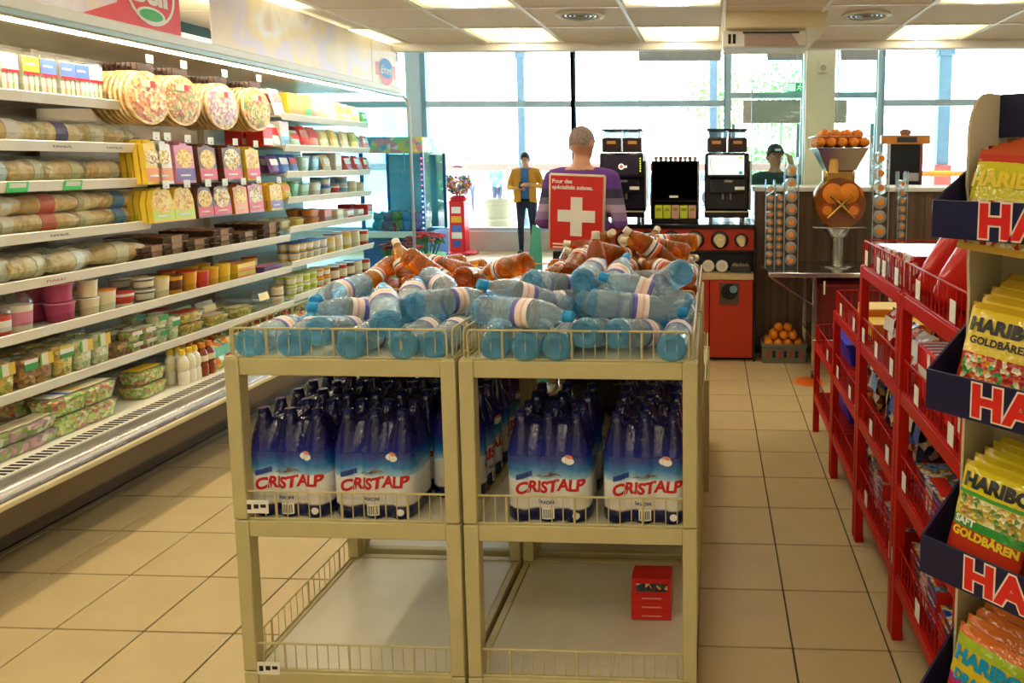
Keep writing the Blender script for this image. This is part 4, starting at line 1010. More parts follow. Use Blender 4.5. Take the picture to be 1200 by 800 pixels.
for px in (-40, -90, -145):        # the same shelves go on beyond the picture's edge
    for key in ('n1', 'n2', 'n3', 'l0'): stock(key, 'bg#e6dcc6', lambda: k_baguette('#e6dcc6'), px, 'film-wrapped baguette with cream label at the near end', 'wrapped baguettes', rz=random.uniform(-0.2, 0.2), dx=-0.03, sc_=(1.15, 1.05, 1.3))
for px in (-40, -66, -95, -125): stock('n0', 'sw#b9c22c', lambda: k_sandwich('#b9c22c'), px, 'clear sandwich wedge with lime label at the near end', 'sandwich wedges')
# hanging pizzas on pegs
M_top1 = pat('pizza_topping_ham', ['#e7c67c', '#d98a5a', '#f1dfae', '#c9624a', '#e3b25c'], 60, 'voronoi', 0.5, bump=0.3)
M_top2 = pat('pizza_topping_mix', ['#ecd08a', '#c98a4a', '#8a9a4a', '#d9b070', '#b5573c'], 70, 'voronoi', 0.5, bump=0.3)
M_top3 = pat('pizza_topping_onion', ['#e0c9c0', '#c8a0b4', '#ecdcb0', '#b88a90', '#e9d9c9'], 60, 'voronoi', 0.5, bump=0.3)
M_top4 = pat('pizza_topping_veg', ['#ead08c', '#c9b04a', '#7f9a44', '#e8c070', '#c46a40'], 60, 'voronoi', 0.5, bump=0.3)
M_peg = mat('peg_steel', '#5a5550', 0.35, 0.8)
def peg(y, z, x1=-2.80, tagy=0.0):
    pg = MB().tube([(-3.42, y, z), (x1, y, z), (x1 + 0.01, y, z + 0.012)], 0.0035, 6).build('peg_hook', M_peg, CB)
    MB().box(x1 + 0.008, x1 + 0.0095, y - 0.022, y + 0.022, z + 0.0, z + 0.04, 0.0004).build('price_tag', M_tagw, pg)
for s, (px, py, m) in enumerate(((172, 114, M_top1), (212, 118, M_top2), (260, 125, M_top3), (300, 128, M_top4))):
    p = atX(px, py, -2.80); nd = 8
    for k in range(nd):
        lab = 'round pizza in film, %s from the aisle in the %s hanging stack' % (ORD[k], ORD[s])
        use(proto('pz%d' % s, lambda m=m: k_pizza(m)), (-2.795 - 0.026 * k, p.y + random.uniform(-0.004, 0.004), p.z + random.uniform(-0.003, 0.003)), (0, -0.03, 0), lab, 'hanging pizzas, stack ' + ORD[s])
    peg(p.y, p.z + 0.166, -2.78)
mm = lambda n, h, r=0.4: mat('print_' + n, h, r, var=0.05)
M_ylw, M_red2, M_org, M_pur, M_wht, M_lim, M_blu, M_grn, M_pnk, M_crm, M_bwn, M_tl = mm('yellow', '#efc93a'), mm('red', '#d02c1e'), mm('orange', '#e58a2e'), mm('purple', '#6a3f86'), mm('white', '#ece8dd'), mm('lime', '#c2d23c'), mm('blue', '#3c63b4'), mm('green', '#3f9a4e'), mm('pink', '#d98aa4'), mm('cream', '#e9dcb6'), mm('brown', '#6a4228'), mm('teal', '#4fa7ab')
M_mintx = mm('mintx', '#a8d090')
M_pasta = pat('pasta_picture', ['#f1cf5c', '#e3a83a', '#f6e08a', '#c98a34', '#e9d27c'], 90, 'voronoi', 0.5)
M_pasta2 = pat('noodle_picture', ['#f0e3b0', '#e3c56c', '#a9743c', '#f4ecd0', '#d5b050'], 90, 'voronoi', 0.5)
hang1 = [(177, 0.085, 0.175, (M_ylw, M_org, M_pasta2), 'yellow and white', 'a'), (190, 0.08, 0.175, (M_wht, M_org, M_pasta2), 'white and orange', 'b'), (214, 0.11, 0.17, (M_pnk, M_pur, M_pasta), 'pink', 'c'), (241, 0.11, 0.165, (M_bwn, M_red2, M_pasta), 'brown and red', 'd'), (270, 0.13, 0.165, (M_bwn, M_red2, M_pasta2), 'brown and red', 'd2'), (294, 0.1, 0.16, (M_ylw, M_red2, M_pasta), 'yellow and red', 'e')]
hang2 = [(188, 0.12, 0.16, (M_ylw, M_lim, M_pasta), 'rounded yellow and lime', 'f', 1), (213, 0.12, 0.16, (M_ylw, M_lim, M_pasta), 'rounded yellow and lime', 'f', 1), (238, 0.1, 0.16, (M_bwn, M_red2, M_pasta), 'rounded brown and red', 'g', 1), (258, 0.12, 0.16, (M_bwn, M_red2, M_pasta2), 'rounded brown and red', 'h', 1), (280, 0.10, 0.16, (M_org, M_org, M_pasta), 'orange', 'i', 0), (298, 0.11, 0.165, (M_pnk, M_red2, M_pasta2), 'pink and red', 'j', 0), (322, 0.1, 0.16, (M_ylw, M_pur, M_pasta), 'yellow and purple', 'k', 0)]
cnt = {}
for row, L, zz in (('upper', hang1, 1.49), ('lower', hang2, 1.295)):
    for q in L:
        px, w, h, ms, nm, key = q[:6]
        w *= 1.2; h *= 1.28 if row == 'upper' else 1.1
        y = atX(px, 180 if row == 'upper' else 230, -2.80).y
        cnt[(row, nm)] = cnt.get((row, nm), -1) + 1
        for k in range(4):
            lab = '%s hanging meal pack on the %s peg row, %s of that look, %s from the aisle' % (nm, row, ORD[cnt[(row, nm)]], ORD[k])
            lab = '%s meal pack, %s such stack on the %s pegs, %s back' % (nm, ORD[cnt[(row, nm)]], row, ORD[k])
            use(proto('hg' + key, k_hang(key, w, h, ms, len(q) > 6 and q[6])), (-2.785 - 0.034 * k, y, zz), (0, -0.06, 0), lab, 'hanging meal packs on the %s pegs' % row)
        peg(y, zz + h - 0.004, -2.775)
# tray shelf beyond the baguettes
M_trayb = mat('tray_brown_black', '#54402f', 0.6, spec=0.2)
M_film1 = pat('tray_food_dark', ['#8a5f42', '#b88050', '#4e3a2e', '#d0a880', '#98503a'], 40, 'voronoi', 0.5, 0.2)
M_film2 = pat('tray_food_meat', ['#cf7450', '#a85038', '#e0a878', '#7a4a38', '#ecd8b4'], 40, 'voronoi', 0.5, 0.2)
for k, (px, m, nm) in enumerate(((182, M_film2, 'reddish'), (206, M_film1, 'dark'), (232, M_film1, 'dark'), (262, M_film2, 'reddish'), (290, M_film1, 'dark'), (318, M_film1, 'dark'))):
    stock('l0', 'tr' + nm, k_tray(nm, m, M_trayb), px, 'flat %s ready-meal tray' % nm, 'meal trays', stack=0.037, n=2 + (k % 2), rows=2, rowd=0.17, rz=0.1)
# cups
M_berry, M_straw, M_mango, M_choc, M_milk = mm('berry', '#b2466a'), mm('strawberry', '#d2483c'), mm('mango', '#e6a52c'), mm('chocolate', '#6a3a22'), mm('milk', '#e8dfc8')
cups = [(8, 'red', 0.034, 0.04, 0.07, M_straw, M_clearp, M_wht, 1, 0.03), (34, 'cream', 0.036, 0.046, 0.09, M_milk, M_clearp, M_pnk, 1, 0.035), (82, 'berry pink', 0.042, 0.05, 0.066, M_berry, M_pnk, None, 2, 0), (112, 'cream', 0.03, 0.036, 0.062, M_crm, M_wht, None, 2, 0), (132, 'pale orange', 0.034, 0.042, 0.08, M_milk, M_org, M_crm, 1, 0), (153, 'red and white', 0.036, 0.045, 0.055, M_wht, M_straw, M_straw, 1, 0), (177, 'clear', 0.036, 0.044, 0.045, M_clearp, M_wht, M_milk, 2, 0), (196, 'straw yellow', 0.03, 0.038, 0.085, M_crm, M_ylw, None, 1, 0), (211, 'brown', 0.03, 0.038, 0.08, M_mango, M_choc, M_choc, 1, 0), (228, 'orange', 0.03, 0.038, 0.085, M_mango, M_red2, None, 1, 0), (243, 'red brown', 0.03, 0.038, 0.075, M_straw, M_org, None, 1, 0), (254, 'yellow', 0.03, 0.038, 0.08, M_mango, M_ylw, None, 1, 0), (268, 'yellow', 0.03, 0.038, 0.085, M_ylw, M_ylw, None, 1, 0)]
for q in cups:
    px, nm, r0_, r1_, h, mb, ml, mk, n, dm_ = q
    stock('l1', 'cup%s%.0f' % (nm, h * 1000), k_cup('c', r0_, r1_, h, mb, ml, mk, 'dessert_cup', 'cup', dm_), px, '%s dessert cup' % nm, 'dessert cups', stack=h + 0.003, n=n, rows=2, rowd=0.11)
stock('l1', 'yflat', k_carton('c', 0.15, 0.09, 0.035, (M_ylw, M_org)), 288, 'flat yellow box', 'boxes', stack=0.037, n=2)
stock('l1', 'pflat', k_carton('c', 0.15, 0.09, 0.03, (M_pur, M_pnk)), 318, 'flat purple box', 'boxes')
# salad boxes
M_pastas = pat('pasta_salad', ['#f4d868', '#e8b840', '#fae89c', '#cc9a44', '#a4b44c'], 75, 'voronoi', 0.4, bump=0.4)
M_greens = pat('leaf_salad', ['#b4d060', '#8fb84a', '#d8e68c', '#eaf0c0', '#eaa060', '#cf6a78'], 60, 'voronoi', 0.4, bump=0.5)
M_ricew = pat('pale_salad', ['#f0ebc8', '#e4dfae', '#d2dba0', '#f8f4dc'], 80, 'voronoi', 0.4, bump=0.4)
M_brownm = pat('brown_salad', ['#c08a44', '#a06a34', '#dcaa60', '#8a5a30'], 70, 'voronoi', 0.4, bump=0.4)
M_lbyr = bands('salad_label', [(0, '#5fae3c'), (0.3, '#e8e2c8'), (0.55, '#e3c24a'), (0.8, '#c8342c')], 'Y', -0.05, 0.05, 0.4)
M_lbg = bands('salad_label_green', [(0, '#3f9a4e'), (0.5, '#efeadb'), (0.75, '#d8c24a')], 'Z', 0.05, 0.12, 0.4)
for px, nm, m, w, d, h, lb, n in ((8, 'corn', M_pastas, 0.09, 0.08, 0.12, M_lbyr, 1), (36, 'brown bean', M_brownm, 0.08, 0.08, 0.11, M_lbg, 1), (54, 'brown bean', M_brownm, 0.08, 0.08, 0.12, M_lbyr, 1), (78, 'pasta', M_pastas, 0.095, 0.08, 0.125, M_lbg, 1), (101, 'pale', M_ricew, 0.085, 0.08, 0.125, M_lbyr, 1), (122, 'pale', M_ricew, 0.085, 0.08, 0.13, M_lbyr, 1), (143, 'golden', M_brownm, 0.09, 0.09, 0.06, None, 1), (160, 'green', M_greens, 0.08, 0.08, 0.045, M_wht, 2), (176, 'green', M_greens, 0.06, 0.08, 0.045, M_wht, 2), (192, 'pale', M_ricew, 0.08, 0.08, 0.065, M_lbg, 2), (206, 'pale', M_ricew, 0.07, 0.08, 0.11, M_lbg, 1)):
    stock('l2', 'tb' + nm + str(h), k_tub(nm, w, d, h, m, M_wht if n > 1 else None, m_lab=lb), px, 'clear box of %s salad' % nm, 'salad boxes', stack=h + 0.002, n=n, rows=2, rowd=0.11)
for px, nm, m in ((228, 'red-lidded pasta', M_red2), (258, 'pasta', M_crm), (288, 'pasta', M_crm)):
    stock('l2', 'fp' + nm, k_tub(nm, 0.16, 0.12, 0.05, M_pastas, m, 'pasta_tub', 'pasta'), px, 'flat tub of %s' % nm, 'pasta tubs', stack=0.052, n=2 if px < 250 else 1, rows=2, rowd=0.14)
stock('l2', 'pchs', k_pouch('c', 0.12, 0.12, M_clearp, M_ylw, 0.2, 0.05), 308, 'clear bag of grated cheese', 'bags')
stock('l2', 'bchs', k_cup('c', 0.036, 0.036, 0.05, M_wht, M_brownm, M_crm), 330, 'white cheese pot', 'pots', n=2, stack=0.053)
for px, nm in ((248, 'green'), (272, 'white')): stock('l2', 'bx' + nm, k_pouch('c', 0.13, 0.1, {'green': M_mintx, 'white': M_wht}[nm], M_ylw, 0.3, 0.05), px, '%s pasta pouch' % nm, 'pouches', dx=-0.14)
for px in (296, 320): stock('l1', 'bxy', k_cup('c', 0.036, 0.042, 0.07, M_ylw, M_red2, M_wht, 'dessert_cup', 'cup'), px, 'yellow and red dessert cup', 'dessert cups', dx=-0.12)
for px in (-30, -70, -110, -150):
    stock('l1', 'cupcream90', None, px, 'cream dessert cup at the near end', 'dessert cups')
    stock('l2', 'tbpale0.125', None, px, 'clear box of pale salad at the near end', 'salad boxes')
# bottom deck
M_wrapg = pat('wrap_print', ['#c4d280', '#dca0b4', '#ece6d0', '#90aa54', '#ae8090'], 40, 'voronoi', 0.3)
for px, nm, n in ((-6, 'leafy', 2), (20, 'leafy', 2), (40, 'pink-printed', 2)):
    stock('dk', 'wr' + nm, k_tub(nm, 0.17, 0.13, 0.055, M_wrapg, M_crm, 'wrap_tray', 'salad'), px, 'low tray of %s wraps' % nm, 'wrap trays', stack=0.057, n=n, rz=0.1)
M_blul = bands('salad_lid_print', [(0, '#ece8dd'), (0.42, '#3f56b0'), (0.52, '#ece8dd'), (0.7, '#e4c04a')], 'Y', -0.1, 0.1, 0.4)
for px, nm, m, n in ((75, 'blue-striped mixed salad', M_blul, 2), (110, 'mixed salad', M_crm, 2)):
    stock('dk', 'sl' + nm, k_tub(nm, 0.185, 0.15, 0.085, M_greens, m), px, 'large clear tub of %s' % nm, 'salad tubs', stack=0.087, n=n, rows=2, rowd=0.17, rz=0.05)
stock('dk', 'slv', k_tub('v', 0.19, 0.15, 0.07, M_greens, M_ylw), 178, 'oval tub of corn-topped salad', 'salad tubs', stack=0.072, n=2, dx=-0.03)
M_dress = mm('dressing_white', '#ece6cf', 0.25); M_amb2 = mm('dressing_amber', '#8a3c14', 0.2)
for k, px in enumerate((209, 217, 223)): stock('dk', 'drw', k_sbottle('w', M_dress, M_ylw, M_crm), px, 'white dressing bottle with yellow cap', 'dressing bottles', rows=2, rowd=0.07)
for k, px in enumerate((232, 240)): stock('dk', 'dra', k_sbottle('a', M_amb2, M_org, M_crm), px, 'amber dressing bottle with orange cap', 'dressing bottles', rows=2, rowd=0.07)
M_vegp = pat('vegetable_bag', ['#7fae3c', '#e0d04a', '#d9622c', '#b8322c', '#3f8a3c', '#e9e4c4', '#e58a2e'], 30, 'voronoi', 0.25, 0.6, bump=0.3)
for k, px in enumerate((252, 266, 280, 294, 308, 322, 338, 354, 372)):
    stock('dk', 'veg', k_pouch('v', 0.15, 0.16, M_vegp, M_grn, 0.25, 0.07, 'vegetable_bag', 'vegetables'), px, 'clear bag of mixed vegetables', 'vegetable bags', rows=2, rowd=0.1, dx=-0.03)
# far bay
def far_row(key, items, rows=2):
    for (px, kind, nm, a, b, h) in items:
        h *= 1.22 if kind in 'pcjb' and h > 0.06 else 1.1
        if kind == 'p': stock(key, 'pp%s%d%s' % (nm, h * 1000, a.name), k_pouch(nm, 0.11, h, a, b, 0.28), px, '%s sealed pack' % nm, 'sealed packs', rows=rows, rowd=0.06)
        elif kind == 'c': stock(key, 'pc%s%d' % (nm, h * 1000), k_carton(nm, 0.095, 0.12, h, (a, b)), px, '%s carton' % nm, 'cartons', rows=rows, rowd=0.14)
        elif kind == 'u': stock(key, 'pu%s%d' % (nm, h * 1000), k_cup(nm, 0.032, 0.04, h, a, b, M_wht if a is not M_wht else b, 'dairy_pot', 'pot'), px, '%s dairy pot' % nm, 'dairy pots', stack=h + 0.002, n=2 if h < 0.07 else 1, rows=rows, rowd=0.075)
        elif kind == 'j': stock(key, 'pj%s%d' % (nm, h * 1000), k_cup(nm, 0.037, 0.038, h, a, b, M_crm, 'lidded_jar', 'jar'), px, '%s jar' % nm, 'jars', rows=rows, rowd=0.07)
        elif kind == 'b': stock(key, 'pb%s%d' % (nm, h * 1000), k_tub(nm, 0.12, 0.1, h, a, b, 'food_tub', 'tub'), px, '%s clear tub' % nm, 'tubs', stack=h + 0.002, n=2 if h < 0.06 else 1, rows=rows, rowd=0.11)
M_cheese = mm('cheese', '#ecd98c'); M_ham = mm('ham', '#d98a7c'); M_mint = mm('mint', '#b5d8c0'); M_sky = mm('sky', '#7fb4dc')
far_row('f0', [(328, 'p', 'white and red', M_wht, M_red2, 0.15), (342, 'c', 'yellow', M_ylw, M_org, 0.13), (351, 'c', 'yellow', M_ylw, M_org, 0.13), (360, 'c', 'yellow', M_ylw, M_grn, 0.135), (371, 'p', 'pink', M_ham, M_wht, 0.12), (381, 'p', 'cream', M_cheese, M_wht, 0.14), (391, 'p', 'cream and pink', M_crm, M_ham, 0.13), (400, 'p', 'cream', M_cheese, M_lim, 0.13), (409, 'p', 'cream', M_crm, M_ylw, 0.125), (418, 'p', 'cream', M_cheese, M_wht, 0.12), (428, 'p', 'dark green', M_grn, M_wht, 0.09)])
far_row('f1', [(313, 'c', 'red', M_red2, M_wht, 0.1), (323, 'p', 'white', M_wht, M_red2, 0.13), (333, 'c', 'sky blue and white', M_wht, M_sky, 0.14), (347, 'p', 'pale green', M_mint, M_red2, 0.1), (358, 'p', 'red meat', M_red2, M_ham, 0.13), (369, 'p', 'pink ham', M_ham, M_red2, 0.13), (381, 'p', 'cream cheese', M_crm, M_cheese, 0.12), (393, 'p', 'yellow cheese', M_cheese, M_ylw, 0.125), (405, 'p', 'cream cheese', M_crm, M_cheese, 0.12), (417, 'p', 'yellow cheese', M_cheese, M_lim, 0.12), (429, 'p', 'pink ham', M_ham, M_wht, 0.1)])
far_row('f2', [(322, 'p', 'purple', M_pur, M_wht, 0.1), (334, 'p', 'blue', M_blu, M_wht, 0.11), (345, 'p', 'blue and red', M_blu, M_red2, 0.11), (358, 'b', 'mint', M_mint, M_wht, 0.1), (370, 'b', 'sky blue', M_sky, M_tl, 0.1), (384, 'p', 'cream', M_crm, M_wht, 0.11), (396, 'c', 'white', M_wht, M_crm, 0.12), (408, 'p', 'red', M_red2, M_wht, 0.11), (419, 'p', 'red', M_red2, M_ham, 0.11), (430, 'p', 'red', M_red2, M_crm, 0.1)])
far_row('f3', [(336, 'p', 'yellow', M_ylw, M_org, 0.1), (346, 'b', 'green', M_grn, M_mint, 0.1), (358, 'b', 'pale green', M_mint, M_grn, 0.09), (372, 'b', 'white and green', M_wht, M_grn, 0.09), (386, 'u', 'blue', M_sky, M_blu, 0.06), (396, 'u', 'red', M_wht, M_red2, 0.065), (406, 'u', 'white', M_wht, M_sky, 0.06), (416, 'j', 'gold', M_crm, M_ylw, 0.08), (425, 'j', 'gold', M_crm, M_bwn, 0.07)])
far_row('f4', [(335, 'b', 'cream', M_crm, M_wht, 0.055), (352, 'b', 'yellow', M_ylw, M_cheese, 0.055), (370, 'b', 'orange', M_org, M_ham, 0.05), (384, 'c', 'brown and pink', M_ham, M_bwn, 0.08), (398, 'c', 'cream', M_crm, M_wht, 0.07), (410, 'c', 'red and white', M_wht, M_red2, 0.06), (422, 'c', 'red and white', M_wht, M_red2, 0.06), (433, 'c', 'red', M_red2, M_wht, 0.08)])
far_row('f5', [(350, 'u', 'yellow and blue', M_ylw, M_blu, 0.055), (358, 'u', 'yellow and blue', M_ylw, M_blu, 0.055), (366, 'u', 'yellow and blue', M_ylw, M_blu, 0.055), (374, 'u', 'cream and blue', M_crm, M_blu, 0.055), (382, 'u', 'cream and blue', M_crm, M_blu, 0.055), (391, 'j', 'yellow', M_ylw, M_wht, 0.1), (400, 'j', 'white and purple', M_wht, M_pur, 0.11), (410, 'j', 'yellow', M_ylw, M_org, 0.11), (420, 'j', 'red', M_crm, M_red2, 0.11), (430, 'j', 'red', M_red2, M_wht, 0.1)], 2)
far_row('f6', [(346, 'u', 'lime', M_lim, M_wht, 0.06), (354, 'u', 'lime', M_lim, M_wht, 0.06), (362, 'u', 'white and lime', M_wht, M_lim, 0.06), (370, 'u', 'white and lime', M_wht, M_lim, 0.06), (378, 'u', 'orange', M_org, M_ylw, 0.06), (386, 'u', 'orange', M_org, M_ylw, 0.06), (396, 'j', 'brown', M_bwn, M_wht, 0.1), (405, 'j', 'red', M_red2, M_wht, 0.1), (414, 'j', 'brown', M_bwn, M_red2, 0.1), (423, 'j', 'cream', M_crm, M_blu, 0.1), (432, 'j', 'red', M_red2, M_bwn, 0.09)], 2)
# ------------------------------------------------------------------ red racks along the aisle
M_redk = mat('rack_paint_red', '#b41408', 0.42, spec=0.2, var=0.06, scale=12)
M_redd = mat('rack_deck_red', '#8f0e06', 0.45, spec=0.2, var=0.05)
RT = [0.235, 0.545, 0.862, 1.178]
RXA, RXB = 0.612, 1.23
def red(label, y0, y1, tiers, fn='lf'): return rack(label, RXA, RXB, y0, y1, tiers, {k: 'lr' + ('b' if k == len(tiers) - 1 else '') for k in range(len(tiers))}, tiers[-1], M_redk, M_redd, name='red_rack', rail=0.045, pw=0.034, fh=0.105)
k1 = red('tall red wire rack beside the candy display', 1.655, 2.262, RT)
k2 = red('tall red wire rack with white-topped cartons, second from the candy display', 2.268, 2.872, RT)
k3 = red('middle-height red wire rack with orange boxes on top', 2.878, 3.472, RT[:3])
k4 = red('lowest red wire rack at the far end with a blue box', 3.478, 4.09, RT[:2])
for r, z, ys in ((k1, 1.178, (0.12, 0.42)), (k1, 0.862, (0.1, 0.4)), (k1, 0.545, (0.15, 0.5)), (k1, 0.235, (0.02, 0.32)), (k2, 1.178, (0.05, 0.22, 0.3, 0.5)), (k2, 0.862, (0.08, 0.3, 0.52)), (k2, 0.545, (0.1, 0.35)), (k2, 0.235, (0.02, 0.4)), (k3, 0.862, (0.1, 0.4)), (k3, 0.545, (0.15, 0.45)), (k4, 0.545, (0.15,))):
    for y in ys: price_tag(r, (0.003, y, z + 0.045), (0, 0, -PI / 2), 0.042, 0.058)
def rk(x, y): return (RXA + x, y)
GR = 'goods on the red racks'
M_gloss = mat('red_gloss', '#cf2418', 0.18, var=0.05)
def case(label, loc, rot):
    t = thing('red_case', label, 'case', loc, rot, 'red hard cases')
    b = MB(); n = 16
    b.lathe([(0, -0.15), (0.03, -0.148), (0.062, -0.125), (0.072, -0.06), (0.072, 0.09), (0.06, 0.135), (0.03, 0.152), (0, 0.155)], n, M=Matrix.Diagonal((1, 0.72, 1, 1))).build('shell', M_gloss, t)
    MB().lathe([(0.0715, 0.058), (0.0735, 0.06), (0.0735, 0.066), (0.0715, 0.068)], n, M=Matrix.Diagonal((1, 0.73, 1, 1))).build('seam', M_black, t)
    MB().prism([(-0.012, -0.03), (-0.004, -0.03), (-0.004, 0.04), (-0.012, 0.04)], -0.0545, -0.0515, 'XZ').build('name_print', M_tagw, t)
    MB().cyl(0.01, 0.0, 0.004, 10, M=Matrix.Translation((0, -0.04, 0.12)) @ Matrix.Rotation(PI / 2, 4, 'X')).build('emblem', M_tagw, t)
    return t
zz = RT[3] - 0.004
case('glossy red rounded case leaning in the top basket, nearer the candy display', (RXA + 0.13, 1.98, zz + 0.14), (0.25, 0.45, 0.2))
case('glossy red rounded case leaning in the top basket, beside the white cartons', (RXA + 0.13, 2.14, zz + 0.14), (0.25, 0.45, 0.2))
def box(label, loc, w, d, h, m1, m2, name='carton', cat='box', rz=0.0, cross=False, art=None, lines=0):
    """w along the aisle (Y), d across (X); the printed face looks at the aisle (-X)"""
    t = thing(name, label, cat, loc, (0, 0, rz), GR)
    MB().box(0, d, -w / 2, w / 2, 0, h, min(w, d, h) * 0.04).build('carton_body', m1, t)
    MB().box(0.004, d - 0.004, -w / 2 + 0.004, w / 2 - 0.004, h, h + 0.001).build('top_print', m2, t)
    MB().box(-0.001, 0, -w / 2 + 0.006, w / 2 - 0.006, h * 0.1, h * 0.55).build('side_print', art or m2, t)
    if cross:
        MB().box(-0.0018, -0.001, -0.012, 0.012, h * 0.15, h * 0.95).build('cross_upright', M_tagw, t)
        MB().box(-0.0022, -0.001, -w * 0.4, w * 0.4, h * 0.42, h * 0.62).build('cross_bar', M_tagw, t)
    for k in range(lines): MB().box(0.004, d - 0.004, -w / 2 + w * (k + 0.3) / lines, -w / 2 + w * (k + 0.62) / lines, h + 0.001, h + 0.0022).build('top_ridge', M_tagw, t)
    return t
M_silv = mat('silver_card', '#c9ccd0', 0.25, 0.4, var=0.08)
M_choco = pat('choc_carton_print', ['#b8201c', '#d8d2c8', '#7a1512', '#e0b890'], 45, 'voronoi', 0.35)
box('white-topped red chocolate carton in the top basket, beside the red cases', (RXA + 0.3, 2.17, zz), 0.14, 0.26, 0.19, M_red2, M_silv, art=M_choco)
for k in range(4): box('white-topped red chocolate carton in the top basket of the second rack, %s along' % ORD[k], (RXA + 0.045, 2.35 + 0.135 * k, zz), 0.125, 0.32, 0.12 - 0.006 * k, M_choco, M_silv)
box('silver flat box lying behind the red cases in the top basket', (RXA + 0.3, 1.92, zz), 0.3, 0.24, 0.2, M_silv, M_wht)
zz = RT[2] - 0.004
box('large red gift carton with a white cross and ridged top', (RXA + 0.05, 1.83, zz), 0.25, 0.36, 0.17, M_redbox, M_redbox, cross=True, lines=7)
box('second large red gift carton with a white cross, farther from the candy display', (RXA + 0.05, 2.1, zz), 0.25, 0.36, 0.17, M_redbox, M_redbox, cross=True, lines=7)
def bag(label, loc, w, h, d, m, m2, rz=0.0, lean=0.15, name='sweet_bag', cat='bag', lying=False):
    p = k_pouch('q', w, h, m, m2, lean, d, name, cat)()
    p['label'] = label; p['category'] = cat; p['group'] = GR; p.location = loc; p.rotation_euler = (0, 0, PI + rz) if not lying else (0, -PI / 2 + 0.2, PI + rz)
    return p
M_swt = pat('sweet_bag_print', ['#e9e4da', '#d8322a', '#e58a2e', '#c9c4bc', '#8a2a2a', '#f1ede4'], 35, 'voronoi', 0.18, 0.7, bump=0.3)
M_swt2 = pat('dark_sweet_bag_print', ['#1c2a4a', '#d8c9a8', '#3c5a9a', '#7a2a2a', '#2a2a2a', '#c9a05a'], 35, 'voronoi', 0.18, 0.7, bump=0.3)
M_swt3 = pat('red_sweet_bag_print', ['#b8201c', '#e8d8c8', '#8a1512', '#d05a3a'], 35, 'voronoi', 0.18, 0.7, bump=0.3)
for k in range(4): bag('shiny %s sweet bag in the second basket of the second rack, %s along' % (('white', 'red')[k % 2], ORD[k]), (RXA + 0.1, 2.37 + 0.13 * k, zz), 0.13, 0.16, 0.06, (M_swt, M_swt3)[k % 2], M_wht, random.uniform(-0.2, 0.2))
for k in range(3): bag('shiny %s sweet bag behind the others in the second basket, %s along' % (('red', 'white')[k % 2], ORD[k]), (RXA + 0.26, 2.4 + 0.16 * k, zz), 0.15, 0.18, 0.07, (M_swt3, M_swt)[k % 2], M_red2, random.uniform(-0.2, 0.2))
for k in range(3): box('orange and yellow box on the middle-height rack, %s along' % ORD[k], (RXA + 0.07 + 0.02 * k, 3.0 + 0.17 * k, zz), 0.15, 0.22, 0.06 + 0.03 * (k % 2), M_org, M_ylw)
box('yellow box standing behind the orange boxes', (RXA + 0.32, 3.08, zz), 0.3, 0.14, 0.1, M_ylw, M_org)
zz = RT[1] - 0.004
M_comic = pat('comic_cover_print', ['#1f3f93', '#2c6fc4', '#e9e4da', '#d8a83a', '#3a2a22', '#7fb4dc', '#1c2a5a'], 26, 'noise', 0.3)
M_comic2 = pat('comic_cover_print_dark', ['#222a44', '#3c5a9a', '#d8c9a8', '#6a3a22', '#c9c4bc', '#28324a'], 26, 'noise', 0.3)
M_pagesx = bands('boxed_edge_print', [(0, '#24408f'), (0.35, '#c9c4bc'), (0.6, '#1c2a5a'), (0.8, '#b02a22')], 'Y', -0.14, 0.14, 0.4, 0.05, 20)
def comic(label, loc, w, d, h, m, rz=0.0):
    t = thing('comic_book', label, 'book', loc, (0, 0, rz), GR)
    MB().box(0.002, d - 0.002, -w / 2 + 0.002, w / 2, 0.001, h - 0.001).build('pages', M_pagesx, t)
    MB().box(0, d, -w / 2, w / 2, h - 0.0015, h, 0.0005).build('front_cover', m, t)
    MB().box(0, d, -w / 2, w / 2, 0, 0.0015, 0.0005).build('back_cover', M_red2, t)
    MB().box(0, d, -w / 2 - 0.0015, -w / 2, 0, h).build('spine', M_red2, t)
    MB().box(d * 0.05, d * 0.3, -w * 0.4, w * 0.1, h, h + 0.0004).build('title_patch', M_red2, t)
    return t
def stack(y, z, n, m, nm, x=0.05, w=0.27, d=0.2, h=0.022):
    for k in range(n): comic('%s, %s from the bottom' % (nm, ORD[k]), (RXA + x + random.uniform(-0.003, 0.003), y, z + k * (h + 0.0005)), w, d, h, m, random.uniform(-0.02, 0.02))
stack(1.81, zz, 3, M_comic, 'blue boxed comic in the third basket beside the candy display', w=0.24)
stack(2.08, zz, 4, M_comic, 'blue boxed comic in the far half of the third basket', w=0.26)
bag('crinkled red and clear bag in the third basket behind the comics', (RXA + 0.36, 2.15, zz), 0.2, 0.17, 0.09, M_swt3, M_wht, 0.2)
bag('crinkled white bag with red print lying in the third basket', (RXA + 0.36, 1.95, zz), 0.2, 0.17, 0.09, M_swt, M_red2, -0.2)
for k in range(4): bag('glossy dark sweet bag in the third basket of the second rack, %s along' % ORD[k], (RXA + 0.11, 2.37 + 0.135 * k, zz), 0.13, 0.2, 0.08, M_swt2, (M_blu, M_crm)[k % 2], random.uniform(-0.3, 0.3))
for k in range(3): bag('glossy dark sweet bag behind the front ones in the third basket, %s along' % ORD[k], (RXA + 0.3, 2.42 + 0.17 * k, zz), 0.15, 0.2, 0.08, (M_swt3, M_swt2)[k % 2], M_crm, random.uniform(-0.3, 0.3))
for k in range(3): bag('pale blue printed bag on the third rack, %s along' % ORD[k], (RXA + 0.1, 2.98 + 0.17 * k, zz), 0.15, 0.17, 0.06, (M_swt2, M_swt)[k % 2], M_sky, random.uniform(-0.2, 0.2))
